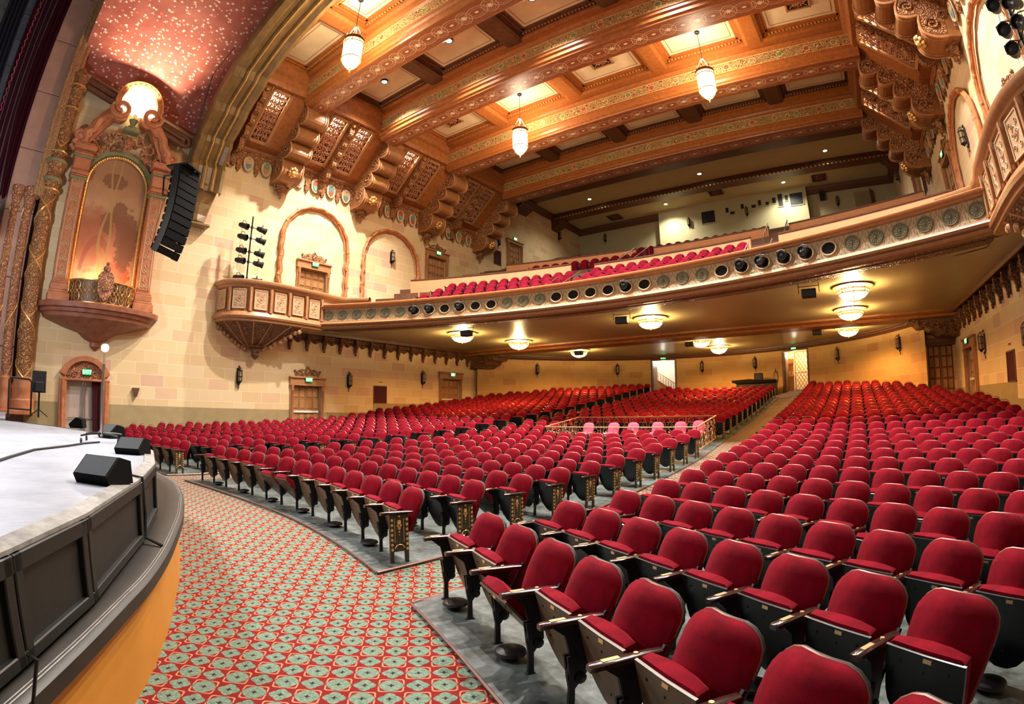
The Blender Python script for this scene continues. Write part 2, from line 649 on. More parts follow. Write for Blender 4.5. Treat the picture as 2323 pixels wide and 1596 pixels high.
def painting():
    """a plain romantic landscape: slim trees, dark foliage, a falling arc of water"""
    t = NT('painted_landscape_panel', 0.8)
    x, y, z = t.xyz()
    n1 = t.noise(t.coord(), 1.4, 6, 0.62)
    n2 = t.noise(t.coord(), 5, 6, 0.75)
    n3 = t.noise(t.vec(x * 3, z * .6), 4, 4)
    g = z / 5.6
    c = t.ramp(g + (n1 - 0.5) * 0.30, [(0.0, (.72, .50, .26)), (0.13, (.66, .38, .20)), (0.28, (.52, .20, .10)), (0.5, (.36, .13, .06)), (0.62, (.50, .28, .14)), (0.85, (.34, .17, .08))])
    wob = (z * 2.1).fn('SINE') * 0.06
    tr1 = ((x + 0.02 - wob).fn('ABSOLUTE') < (0.075 - z * 0.008)) * (z > 0.5)
    tr2 = ((x - 0.30 + wob * 1.6 + z * 0.02).fn('ABSOLUTE') < (0.07 - z * .007)) * (z > 0.6)
    def blob(cx, cz, rx, rz):
        return (((x - cx) * (x - cx) / (rx * rx) + (z - cz) * (z - cz) / (rz * rz)).fn('SQRT') + (n2 - 0.5) * 1.5) < 1.0
    dk = blob(-.75, 2.3, .45, 1.2).fn('MAXIMUM', blob(-.35, 3.3, .35, .5)).fn('MAXIMUM', blob(.12, 2.9, .28, .45)).fn('MAXIMUM', blob(.1, 4.6, .5, .35))
    red = blob(-.55, .95, .55, .5)
    hill = blob(.75, 2.2, .6, 1.3)
    arcr = ((x - 0.35) * (x - 0.35) * 2.6 + (z - 0.7) * (z - 0.7) * 0.42).fn('SQRT')
    arc = ((arcr - 0.95).fn('ABSOLUTE') < 0.12) * (z > 0.9) * (x > -0.1)
    c = t.mix(hill * 0.35, c, (.33, .10, .05))
    c = t.mix(arc * 0.6, c, (.34, .09, .05))
    c = t.mix(red * 0.85, c, (.48, .10, .045))
    c = t.mix(dk * 0.85, c, (.21, .085, .04))
    c = t.mix(tr1.fn('MAXIMUM', tr2) * 0.8, c, (.42, .26, .09))
    t.color(c)
    t.bump(n2, 0.2, 0.01)
    return t.m


def deck_mat():
    t = NT('stage_deck_paint', 0.45)
    x, y, z = t.xyz()
    nz = t.noise(t.coord(), 2.2, 6, 0.65)
    n2 = t.noise(t.vec(x * 9, y * 1.2), 6, 3)
    s = (((x / 2.4 - (x / 2.4).fn('FLOOR')) < 0.005).fn('MAXIMUM', (y / 1.2 + 0.3 - (y / 1.2 + 0.3).fn('FLOOR')) < 0.008))
    c = t.ramp(nz * 0.6 + n2 * 0.4, [(0.35, (.20, .21, .24)), (0.65, (.34, .35, .39))])
    t.color(t.mix(s * 0.5, c, (.09, .09, .1)))
    return t.m


def concrete():
    t = NT('grey_seat_floor_paint', 0.4)
    nz = t.noise(t.coord(), 1.6, 6, 0.7)
    n2 = t.noise(t.coord(), 14, 4)
    t.color(t.ramp(nz * 0.7 + n2 * 0.3, [(0.38, (.022, .024, .020)), (0.48, (.075, .09, .083)), (0.62, (.16, .185, .178))]))
    return t.m


M_CARPET = carpet()
M_STARS = stars()
M_FASCIA = fascia_mat()
M_FRIEZE = frieze_mat('gilded_frieze')
M_DECK = deck_mat()
M_CONC = concrete()
M_COFFER = solid('coffer_cream', (.56, .42, .25), 0.7, noise=.10, nscale=1.3)
M_BWALL = solid('balcony_wall_cream', (.52, .47, .27), 0.8, noise=.05, nscale=1.4)

M_SPK = solid('speaker_black', (.003, .003, .003), .8)
M_SPK.node_tree.nodes['Principled BSDF'].inputs['Specular IOR Level'].default_value = .15
# ---------------------------------------------------------------- floor shape
FP = [(-9, 0), (3.3, 0), (5, -.04), (6.2, -.08), (7.3, -.08), (8.4, -.07), (9.5, -.04), (10.6, 0), (11.7, .04), (12.8, .09), (13.8, .14), (14.8, .2),
      (18, .53), (20.2, .72), (22.4, .93), (24.6, 1.17), (26.8, 1.43), (29, 1.7), (31.3, 1.97), (34, 2.32), (36, 2.6)]


def F1(y):
    for (a, za), (b, zb) in zip(FP, FP[1:]):
        if y <= b:
            return za + (zb - za) * (y - a) / (b - a)
    return FP[-1][1]


def sag(x, k):
    d = x + 8.5
    return d * d / (2 * ((12 if d > 0 else 29) + 1.1 * k))


def rowY(k, x):
    return 3.76 + 1.1 * k + 4.2 ** 2 / (2 * (12 + 1.1 * k)) - sag(x, k)


def kof(x, y):
    k = (y - 3.76) / 1.1
    for _ in range(4):
        k += (y - rowY(max(k, 0), x)) / 1.1
    return k


def H(x, y):
    k = kof(x, y)
    ye = 3.76 + 1.1 * k
    z = F1(ye)
    d = max(0, -9 - x)
    if ye > 3.6:
        z += (0.02 * d + 0.25 * min(1, d / 3) * min(1, ye / 30)) * min(1, (ye - 3.6) / 4)
    return z


# ---------------------------------------------------------------- shell
BC, BR = (-8.6, 22.0), 13.1      # curved rear wall of the stalls


def bwall(th, dr=0.0):
    return BC[0] + (BR - dr) * sin(th), BC[1] + (BR - dr) * cos(th)


def bth(ratio):
    """angle on the curved wall met by the direction x/y = ratio from the origin"""
    lo, hi = -1.35, 1.35
    for _ in range(50):
        m = (lo + hi) / 2
        x, y = bwall(m)
        if x / y < ratio: lo = m
        else: hi = m
    return lo


ZS = 5.3      # soffit of the balcony
mb = MB()
nx, ny = 60, 96
mb.grid(lambda a, b: (XL + (XR - XL) * a, -2.5 + 39 * b, H(XL + (XR - XL) * a, -2.5 + 39 * b)), nx, ny)
mb.build('floor', M_CARPET, kind='structure', smooth=True)

SEG_TH = (-1.32, 1.27)


def wall_cells(u0, u1, z0, z1, holes, zs=(), us=()):
    U = sorted(set([u0, u1] + list(us) + [h[0] for h in holes] + [h[1] for h in holes]))
    Z = sorted(set([z0, z1] + list(zs) + [h[2] for h in holes] + [h[3] for h in holes]))
    for a, b in zip(U, U[1:]):
        for c, d in zip(Z, Z[1:]):
            mu, mz = (a + b) / 2, (c + d) / 2
            if not any(h[0] < mu < h[1] and h[2] < mz < h[3] for h in holes):
                yield a, b, c, d


def dado_mi(u, z):
    return 1 if z < (1.60 if u < 14 else 1.5 if u < 17.1 else 2.0) else 0


for side, X in (('left', XL), ('right', XR)):
    mb = MB()
    # openings: stage door, stall doors, balcony doors
    holes = [(2.2, 3.55, 0, 2.46), (12.25, 13.85, -0.2, 2.76), (22.2, 23.9, 0.3, 3.55),
             (12.3, 13.9, 6.2, 8.36), (20.9, 22.5, 8.3, 10.86), (29.0, 30.6, 11.2, 13.8)]
    for a, b, c, d in wall_cells(0.6, 40.0, -0.3, 17.8, holes, zs=(1.5, 1.6, 2.0), us=(14, 17.1)):
        mb.add([(X, a, c), (X, b, c), (X, b, d), (X, a, d)], [(0, 1, 2, 3)], dado_mi((a + b) / 2, (c + d) / 2))
    sgn = -1 if side == 'left' else 1
    for h in holes:
        x1 = X + sgn * 0.25
        for (p, q) in (((h[0], h[2]), (h[1], h[2])), ((h[1], h[2]), (h[1], h[3])), ((h[1], h[3]), (h[0], h[3])), ((h[0], h[3]), (h[0], h[2]))):
            mb.add([(X, p[0], p[1]), (X, q[0], q[1]), (x1, q[0], q[1]), (x1, p[0], p[1])], [(0, 1, 2, 3)], 0)
    mb.build('wall_' + side, [M_STONE_W, M_DADO], kind='structure', smooth=False)

# curved rear wall of the stalls with two door openings
D1 = (bth(-.3800), bth(-.3288)); D2 = (bth(-.1139), bth(-.0667))
ZB1, ZB2 = 4.97, 4.95
mb = MB()
tb = sorted(set([SEG_TH[0] + (SEG_TH[1] - SEG_TH[0]) * i / 72 for i in range(73)] + list(D1) + list(D2)))
for a, b in zip(tb, tb[1:]):
    m = (a + b) / 2
    z0 = 0.8
    if D1[0] < m < D1[1]: z0 = ZB1
    if D2[0] < m < D2[1]: z0 = ZB2
    (xa, ya), (xb, yb) = bwall(a), bwall(b)
    mb.add([(xa, ya, z0), (xb, yb, z0), (xb, yb, ZS), (xa, ya, ZS)], [(0, 1, 2, 3)])
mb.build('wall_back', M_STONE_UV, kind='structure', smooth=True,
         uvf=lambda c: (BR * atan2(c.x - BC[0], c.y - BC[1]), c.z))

# front-facing return walls with the corner doors
for side, x0, x1 in (('back_left', XL, bwall(SEG_TH[0])[0]), ('back_right', bwall(SEG_TH[1])[0], XR)):
    mb = MB()
    yw = 26.4
    yb = bwall(SEG_TH[1])[1] if side == 'back_right' else bwall(SEG_TH[0])[1]
    hole = (x0 + 0.15, x1 - 0.12, 0.8, 4.05)
    for a, b, c, d in wall_cells(x0, x1, 0.6, ZS, [hole]):
        mb.add([(a, yw, c), (b, yw, c), (b, yw, d), (a, yw, d)], [(0, 1, 2, 3)])
    xi = x1 if side == 'back_left' else x0
    mb.add([(xi, yw, .6), (xi, yb, .6), (xi, yb, ZS), (xi, yw, ZS)], [(0, 1, 2, 3)])
    for xx in (hole[0], hole[1]):
        mb.add([(xx, yw, .6), (xx, yw + .3, .6), (xx, yw + .3, 4.05), (xx, yw, 4.05)], [(0, 1, 2, 3)])
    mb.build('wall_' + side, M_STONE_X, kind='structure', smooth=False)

# ---------------------------------------------------------------- balcony body
AC, AR = (CX, -6.4), 22.75


def arc(x, R=AR):
    return AC[1] + sqrt(max(0.01, R * R - (x - AC[0]) ** 2))


def arcp(th, R=AR, z=0):
    return (AC[0] + R * sin(th), AC[1] + R * cos(th), z)


THF = math.asin(12.1 / AR)        # fascia runs between the two boxes
mb = MB()
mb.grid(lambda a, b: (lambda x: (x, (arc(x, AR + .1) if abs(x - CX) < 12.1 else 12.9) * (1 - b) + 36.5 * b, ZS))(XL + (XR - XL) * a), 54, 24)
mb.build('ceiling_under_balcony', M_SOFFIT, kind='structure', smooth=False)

# raked balcony steps (arc strips), closed at the back
mb = MB()
def zfl(R): return 5.85 + 0.489 * (R - 24.2) if R < 31 else 9.175 + 0.36 * (R - 31)
TH = [(-1 + 2 * i / 48) * 0.62 for i in range(49)]
R = 23.2
while R < 46:
    z = zfl(R + .7)
    for a, b in zip(TH, TH[1:]):
        pts = [arcp(a, R), arcp(b, R)]
        if min(p[0] for p in pts) < XL + .02 or max(p[0] for p in pts) > XR - .02 or max(p[1] for p in pts) > 39.9: continue
        mb.add([arcp(a, R, z - .44), arcp(b, R, z - .44), arcp(b, R, z), arcp(a, R, z)], [(0, 1, 2, 3)])
        mb.add([arcp(a, R, z), arcp(b, R, z), arcp(b, R + .9, z), arcp(a, R + .9, z)], [(0, 1, 2, 3)])
    R += 0.9
mb.build('floor_balcony', M_DKBROWN, kind='structure', smooth=False)

# rear wall and ceiling of the balcony
mb = MB()
mb.add([(XL, 40, 9), (XR, 40, 9), (XR, 40, 17.8), (XL, 40, 17.8)], [(0, 1, 2, 3)])
mb.box(-13.6, -1.4, 39.2, 40.05, 10, 17.75)
mb.build('wall_balcony_back', M_BWALL, kind='structure', smooth=False)
mb = MB()
mb.add([(XL, 25.9, 17.75), (XR, 25.9, 17.75), (XR, 40, 17.75), (XL, 40, 17.75)], [(0, 1, 2, 3)])
mb.build('ceiling_over_balcony', M_BWALL, kind='structure', smooth=False)

# ---------------------------------------------------------------- vault between the proscenium and the great arch
ARCHP = [(-21.6, 9.3), (-21.15, 9.6), (-21.0, 10.6), (-21.0, 11.9), (-20.5, 12.9), (-19.3, 13.9), (-17.8, 14.85), (-16, 15.55), (-14, 16.05), (-11, 16.6), (-8.09, 16.8)]
ARCHP = ARCHP + [(2 * CX - x, z) for x, z in ARCHP[-2::-1]]


def archz(x):
    x = min(max(x, XL), XR)
    if x > CX: x = 2 * CX - x
    P = ARCHP[3:11]
    if x <= P[0][0]: return P[0][1]
    for (a, za), (b, zb) in zip(P, P[1:]):
        if x <= b: return za + (zb - za) * (x - a) / (b - a)
    return P[-1][1]


def vault(a, b):
    # a across (0..1 from wall to wall), b from proscenium (0) to arch (1)
    t = (1 - cos(pi * a)) / 2
    x = XL + 0.05 + (XR - XL - 0.1) * t
    lift = 14.45 - 12.95
    u = abs(x - CX) / (XR - CX)
    z = 12.95 + lift * (1 - b) * (0.4 + 0.6 * u) + (16.9 - 12.95) * (max(0, 1 - u ** 2.6)) ** 0.62
    return (x, 0.3 + 5.9 * b, z)


mb = MB()
mb.grid(vault, 64, 8)
mb.build('ceiling_vault', M_STARS, kind='structure', smooth=True, uvf=lambda c: (c.x + c.z * 0.8, c.y))
# flat coffer backing of the hall ceiling
mb = MB()
mb.add([(XL, 7.4, 17.15), (XR, 7.4, 17.15), (XR, 26.2, 17.15), (XL, 26.2, 17.15)], [(0, 1, 2, 3)])
mb.add([(XL, 26.2, 17.15), (XR, 26.2, 17.15), (XR, 26.2, 17.76), (XL, 26.2, 17.76)], [(0, 1, 2, 3)])
mb.build('ceiling', M_COFFER, kind='structure', smooth=False)
# side walls of the stage end and the dark stage house behind the proscenium
mb = MB()
mb.add([(XL - 1, -9, -.3), (XL - 1, .6, -.3), (XL - 1, .6, 19), (XL - 1, -9, 19)], [(0, 1, 2, 3)])
mb.add([(XL - 1, .6, -.3), (XL, .6, -.3), (XL, .6, 19), (XL - 1, .6, 19)], [(0, 1, 2, 3)])
mb.build('wall_stage_side', M_MAUVE, kind='structure', smooth=False)

# ---------------------------------------------------------------- stalls seating
M_VELVET = velvet('red_velvet', (.27, .0025, .015), .40)
M_VELVET2 = velvet('deep_red_velvet', (.20, .003, .016), .5)
M_PINK = velvet('pink_upholstery', (.70, .12, .20), 0.8)
M_PAN = solid('taupe_seat_pan', (.12, .082, .05), 0.38, noise=.2, nscale=6)
M_PANDK = solid('black_seat_pan', (.008, .008, .010), 0.25, noise=.3, nscale=6)
M_ARM = solid('lacquered_armrest', (.035, .012, .009), 0.2, noise=.3, nscale=9, coat=.3)
M_RIM = solid('worn_metal_rim', (.26, .13, .10), 0.4, 0.5)
M_BRASS = solid('brass_plate', (.80, .55, .28), 0.3, 0.6)
M_ENDP = solid('end_panel_black_green', (.035, .035, .022), 0.35, noise=.3, nscale=12)
M_ENDG = solid('end_panel_gilt', (.75, .50, .20), 0.35, 0.5, noise=.3, nscale=18)


def back_shape(b, w=0.228, h0=0.36, h1=0.835, lean=0.20, th=0.055, nu=8, nv=4, na=4):
    """bulged backrest: rounded top corners, leaning back"""
    rc = 0.125
    zs = [h0 + (h1 - rc - h0) * j / nv for j in range(nv + 1)] + [h1 - rc + rc * sin(pi / 2 * j / na) for j in range(1, na + 1)]
    rings = []
    def pt(s, z, off):
        t = (z - h0) / (h1 - h0)
        ww = w * (0.90 + 0.10 * min(1, t * 1.8))
        if z > h1 - rc:
            ww = w - rc + sqrt(max(0, rc * rc - (z - (h1 - rc)) ** 2))
        x = s * ww
        return (x, 0.12 + lean * (t ** 1.2) * 0.9 + off - 0.03 * (1 - s * s) * (1 if off < 0 else 0.4) + 0.05 * (x / w) ** 2, z - 0.028 * (x / w) ** 2 * min(1, max(0, t - .5) * 2))
    for z in zs:
        t = (z - h0) / (h1 - h0)
        e = min(1, (h1 - z) / .05 + .35)
        row = [pt(-1 + 2 * i / nu, z, -th * (sin(pi * min(1, max(0, (i + .35) / (nu + .7)))) ** .5) * (0.55 + 0.45 * sin(pi * min(1, t * .8 + .08))) * e) for i in range(nu + 1)]
        rings.append(row + [pt(1 - 2 * i / nu, z, 0.02) for i in range(0, nu + 1, 2)])
    b.loft(rings, 0, True, True)
    return pt, zs


def seat_meshes():
    d = {}
    b = MB(); pt, zs = back_shape(b)
    d['backrest'] = b.mesh('backrest', M_VELVET, True)
    # rim strip + shell behind
    b = MB()
    up = [z for z in zs if z > .58]
    path = [pt(-1, z, .024) for z in up] + [pt(0, zs[-1], .024)] + [pt(1, z, .024) for z in reversed(up)]
    b.tube(path, 0.0055, 4, 0)
    d['rim'] = b.mesh('backrest_rim', M_RIM, True)
    b = MB()
    rings = []
    for z in zs:
        rings.append([pt(-1 + 2 * i / 6, z, .024) for i in range(7)] + [tuple(Vector(pt(1 - 2 * i / 6, z, .024)) + Vector((0, .02, 0))) for i in range(0, 7, 2)])
    b.loft(rings, 0, True, True)
    d['shell'] = b.mesh('back_shell', M_BLACK, True)
    # seat pan in local hinge space: plate in x,(up) plane
    def cushion(ang, dk):
        A = radians(ang)
        ca, sa = cos(A), sin(A)
        hy, hz = 0.10, 0.235
        def T(u, n):     # u along the seat from hinge to front edge, n normal (towards sitter's side)
            return (hy - u * ca + n * -sa * -1, hz + u * sa + n * ca)
        out = MB()
        # outline of the pan: rounded towards the hinge
        W2 = 0.214
        def halfw(u):
            if u > 0.17: return W2
            q = max(0.0, 1 - ((0.17 - u) / 0.292) ** 2)
            return W2 * sqrt(q) * (0.96 if u < 0.05 else 1)
        us = [-0.115, -0.08, 0.0, 0.06, 0.12, 0.17, 0.28, 0.40]
        def ring(u, n0, n1, g=0.0, top=True):
            w = halfw(u) - g
            lo = [(-w, *T(u, n0)), (0, *T(u, n0 - 0.004)), (w, *T(u, n0))]
            hi = [(w, *T(u, n1)), (w * .5, *T(u, n1 + (0.02 if top else 0))), (0, *T(u, n1 + (0.026 if top else 0))), (-w * .5, *T(u, n1 + (0.02 if top else 0))), (-w, *T(u, n1))]
            return lo + hi
        pan = MB(); pan.loft([ring(u, -0.012, 0.004, 0, False) for u in us], 0, True, True)
        # rivets
        for (x, u) in ((-.13, .33), (.0, .30), (.13, .33), (-.12, .12), (.12, .12), (0, .02)):
            c = Vector((x, *T(u, -0.014)))
            pan.ball(c, 0.009, 5, 4, 1)
        cu = MB(); cu.loft([ring(u, 0.004, 0.07, 0.012) for u in us[2:]] + [ring(0.415, 0.012, 0.06, 0.03)], 0, True, True)
        pl = MB()
        c = Vector((0.02, *T(0.375, -0.016)))
        pl.box(c.x - .022, c.x + .022, c.y - .004, c.y + .004, c.z - .011, c.z + .011)
        return (cu.mesh('seat_cushion', M_VELVET, True), pan.mesh('seat_pan', [M_PANDK if dk else M_PAN, M_BLACK], True), pl.mesh('number_plate', M_BRASS))
    d['up'] = cushion(76, False)
    d['mid'] = cushion(50, False)
    d['updk'] = cushion(76, True)
    d['middk'] = cushion(56, True)
    # armrest, centred on x=0
    b = MB()
    b.loft([[(-w, y, z - .016), (w, y, z - .016), (w, y, z + .006), (w * .6, y, z + .014), (-w * .6, y, z + .014), (-w, y, z + .006)] for y, w, z in
            ((-.215, .022, .603), (-.20, .032, .608), (-.08, .030, .611), (.10, .026, .607), (.17, .022, .60))], 0, True, True)
    d['arm'] = b.mesh('armrest', M_ARM, True)
    b = MB(); b.box(-.014, .014, -.15, -.06, .622, .6275)
    d['plate'] = b.mesh('arm_plate', M_BRASS)
    b = MB(); b.lathe([(0.0001, .6275), (.012, .6275), (.014, .621)], 8, (0, .03, 0))
    d['tag'] = b.mesh('seat_number_tag', M_BRASS)
    # iron standard
    b = MB()
    b.loft([[(-t, y0, z), (t, y0, z), (t, y1, z), (-t, y1, z)] for z, y0, y1, t in
            ((0.0, -.085, .045, .022), (.015, -.075, .035, .018), (.035, -.035, .005, .014), (.18, -.03, .005, .012), (.27, -.045, .075, .013), (.40, -.03, .07, .012), (.52, -.06, .055, .011), (.595, -.15, .10, .012))], 0, True, True)
    for s in (-1, 1):
        M = Matrix.Translation((s * .018, .035, .245)) @ Matrix.Rotation(pi / 2, 4, 'Y')
        b.lathe([(.0001, -.012), (.036, -.012), (.036, .006), (.02, .012), (.0001, .014)], 10, (0, 0, 0), 0, M)
        b.loft([[(s * .02 - .008, -.035 + q * .01, z), (s * .02 + .008, -.035 + q * .01, z), (s * .02 + .008, -.012, z), (s * .02 - .008, -.012, z)] for q, z in ((0, .24), (-1, .33), (-2, .40))], 0, True, True)
    b.tube([(0, .04, .28), (0, .10, .45), (0, .2, .62)], .014, 5)
    d['leg'] = b.mesh('leg', M_IRON, True)
    # ornate cast end panel (outer face towards +x)
    b = MB()
    b.bbox(-.018, .010, -.10, .11, .16, .585, .006, 0)
    for y in (-.085, .095):
        b.bbox(-.02, .016, y - .024, y + .024, 0, .585, .006, 0)
        for i in range(7):
            b.ball((.018, y, .19 + i * .056), .017, 6, 4, 1, (.5, 1, 1.25))
    b.tube([(.016, -.055, .20), (.016, -.03, .235), (.016, .005, .245), (.016, .04, .235), (.016, .065, .20)], .006, 4, 1)
    b.tube([(.013, -.05, .27), (.013, -.05, .54), (.013, .06, .54), (.013, .06, .27)], .004, 4, 1, True)
    for (y, z, r) in ((.005, .50, .03), (-.012, .46, .016), (.022, .46, .016), (.005, .43, .022), (.005, .39, .013), (.005, .355, .009)):
        b.ball((.012, y, z), r, 8, 5, 1, (.35, .8, 1))
    b.ball((.014, .005, .565), .014, 6, 4, 1, (.5, 1, 1))
    d['end'] = b.mesh('end_panel', [M_ENDP, M_ENDG], True)
    return d


SM = seat_meshes()
RS = random.Random(7)


def leftedge(blk, k):
    if blk == 'A':
        base = [-3.16, -2.98, -2.84, -2.72]
        return base[k] if k < 4 else -2.68 + 0.48 * (k - 4) / 24
    if blk == 'B': return -11.85 + 0.65 * k / 25
    return XL + 0.55


def rightedge(blk, k):
    if blk == 'A': return XR - 0.5
    if blk == 'B': return -4.30 + 0.22 * k / 25
    return -13.05 + 0.55 * k / 25


NROW = {'A': 29, 'B': 26, 'L': 29}
BOX = (-9.7, -4.2, 15.25, 17.75)      # mixing position inside the middle block
seats = []
for blk in 'ABL':
    for k in range(NROW[blk]):
        xl, xr = leftedge(blk, k), rightedge(blk, k)
        # arc spacing
        pitch = 0.522 if blk == 'A' else 0.562
        row = []
        if blk == 'L':
            x = xr
            while True:
                sl = (rowY(k, x + .01) - rowY(k, x - .01)) / .02
                nx_ = x - pitch / sqrt(1 + sl * sl)
                if nx_ < xl: break
                row.append((nx_, x)); x = nx_
            row.reverse()
        else:
            x = xl
            while True:
                sl = (rowY(k, x + .3) - rowY(k, x + .28)) / .02
                nx_ = x + pitch / sqrt(1 + sl * sl)
                if nx_ > xr + .12: break
                row.append((x, nx_)); x = nx_
            if blk == 'B' and row:      # fit exactly to the aisle edge
                sc = (xr - xl) / (row[-1][1] - xl)
                row = [(xl + (a - xl) * sc, xl + (b - xl) * sc) for a, b in row]
        n = len(row)
        for i, (a, b) in enumerate(row):
            xc = (a + b) / 2
            y = rowY(k, xc)
            th = math.atan((rowY(k, xc + .05) - rowY(k, xc - .05)) / .1)
            if blk == 'A' and k < 2 and xc > .75: continue
            if blk == 'L' and (k == 0 and xc < -17.3 or k == 1 and xc < -19.6): continue
            # keep clear of the curved rear wall and corner returns
            rad = math.hypot(xc - BC[0], y + .9 - BC[1])
            if y > 22 and rad > BR - .15: continue
            if y + .6 > 26 and (xc < bwall(SEG_TH[0])[0] + .3 or xc > bwall(SEG_TH[1])[0] - .3): continue
            if blk == 'B' and BOX[0] - .4 < xc < BOX[1] + .3 and BOX[2] - .15 < y < BOX[3] + .1: continue
            px, py, dist = project((xc, y + .3, H(xc, y) + .8))
            seats.append(dict(blk=blk, k=k, i=i, n=n, x=xc, y=y, z=H(xc, y), th=th, w=abs(b - a), px=px, py=py, d=dist, last=(i == n - 1), first=(i == 0)))
vis = [s for s in seats if -80 < s['px'] < 2323 + 90 and -50 < s['py'] < 1596 + 160]
vis.sort(key=lambda s: s['d'])
NEAR = vis[:300]
FAR = vis[300:]
BN = {'A': 'right', 'B': 'middle', 'L': 'left'}


def rowname(k): return 'front' if k == 0 else ORD[k]


def seat_label(s):
    st = {'up': 'folded-up', 'mid': 'half-lowered', 'updk': 'folded-up', 'middk': 'half-lowered'}[s['v']]
    if s['blk'] == 'A':
        return f"red velvet seat, {st}, {ORD[s['i']]} from the aisle in the {rowname(s['k'])} row of the right block"
    j = s['n'] - 1 - s['i']
    return f"red velvet seat, {st}, {ORD[j]} from its right aisle, {rowname(s['k'])} row of the {BN[s['blk']]} block"


def place_seat(s):
    v = s['v']
    r = thing('theatre_seat', seat_label(s), 'theatre seat', (s['x'], s['y'], s['z']), s['th'], group='red velvet seats of the ' + BN[s['blk']] + ' block')
    w2 = .259
    bk = obj('backrest', SM['backrest'], r)
    obj('backrest_rim', SM['rim'], bk)
    obj('back_shell', SM['shell'], bk)
    cu, pan, pl = SM[v]
    c = obj('seat_cushion', cu, r)
    p = obj('seat_pan', pan, r)
    if s['d'] < 9: obj('number_plate', pl, p)
    a = obj('armrest', SM['arm'], r); a.location.x = -w2
    if s['d'] < 9:
        obj('arm_plate', SM['plate'], a); obj('seat_number_tag', SM['tag'], a)
    l = obj('leg', SM['leg'], r); l.location.x = -w2
    if s['last']:
        if s['blk'] in 'BL':
            e = obj('end_panel', SM['end'], r); e.location.x = w2
        else:
            l = obj('leg', SM['leg'], r); l.location.x = w2
        a = obj('armrest', SM['arm'], r); a.location.x = w2
    return r


for s in vis:
    if s['blk'] == 'A':
        s['v'] = 'up' if s['k'] == 0 else ('updk' if RS.random() < .75 else 'middk')
        if (s['k'], s['i']) in ((0, 2),): s['v'] = 'mid'
    else:
        s['v'] = 'up' if s['k'] == 0 else ('updk' if RS.random() < .8 else 'middk')
        if s['blk'] == 'B' and s['k'] == 0 and s['i'] in (5, 6): s['v'] = 'mid'
for s in NEAR:
    place_seat(s)


def lowres_seat(nu=4):
    b = MB(); back_shape(b, nu=4, nv=2, na=3)
    A = radians(72); hy, hz = .10, .235
    def T(u, n): return (hy - u * cos(A) + n * sin(A), hz + u * sin(A) + n * cos(A))
    b.loft([[(-w, *T(u, n0)), (w, *T(u, n0)), (w, *T(u, n1)), (-w, *T(u, n1))] for u, w, n0, n1 in ((.0, .2, .004, .07), (.4, .21, .004, .085), (.415, .19, .02, .07))], 0, True, True)
    b.loft([[(-w, *T(u, -.012)), (w, *T(u, -.012)), (w, *T(u, .004)), (-w, *T(u, .004))] for u, w in ((-.085, .09), (0, .18), (.15, .222), (.4, .222))], 1, True, True)
    b.bbox(-.29, -.24, -.2, .17, .595, .622, .006, 2)
    b.box(-.277, -.253, -.06, .06, 0, .6, 3)
    b.tube([(-.2, .35, .80), (-.1, .355, .875), (.1, .355, .875), (.2, .35, .80)], .009, 3, 4)
    return b


LOW = lowres_seat()


def stuff_seats(lst, name, label, base, ends=True):
    b = MB()
    eb = MB()
    eb.bbox(.25, .275, -.10, .11, 0, .6, .01, 5)
    for i in range(5): eb.ball((.28, .0, .2 + i * .085), .03, 5, 4, 6, (.4, 1.6, .8))
    for s in lst:
        M = Matrix.Translation((s['x'], s['y'], s['z'])) @ Matrix.Rotation(s['th'], 4, 'Z')
        b.add(base.v, [], 0, M); o = len(b.v) - len(base.v)
        b.f += [tuple(i + o for i in f) for f in base.f]; b.mi += base.mi
        if ends and s.get('last') and s['blk'] in 'BL':
            b.add(eb.v, [], 0, M); o = len(b.v) - len(eb.v)
            b.f += [tuple(i + o for i in f) for f in eb.f]; b.mi += eb.mi
    return b.build(name, [M_VELVET, M_PANDK, M_ARM, M_IRON, M_RIM, M_ENDP, M_ENDG], None, True, label, 'theatre seats', None, 'stuff')


stuff_seats(FAR, 'rear_seating', 'farther rows of red velvet seats rising to the back of the stalls', LOW)
print('SEATS', len(seats), 'near', len(NEAR), 'far', len(FAR), 'max near d', NEAR[-1]['d'])

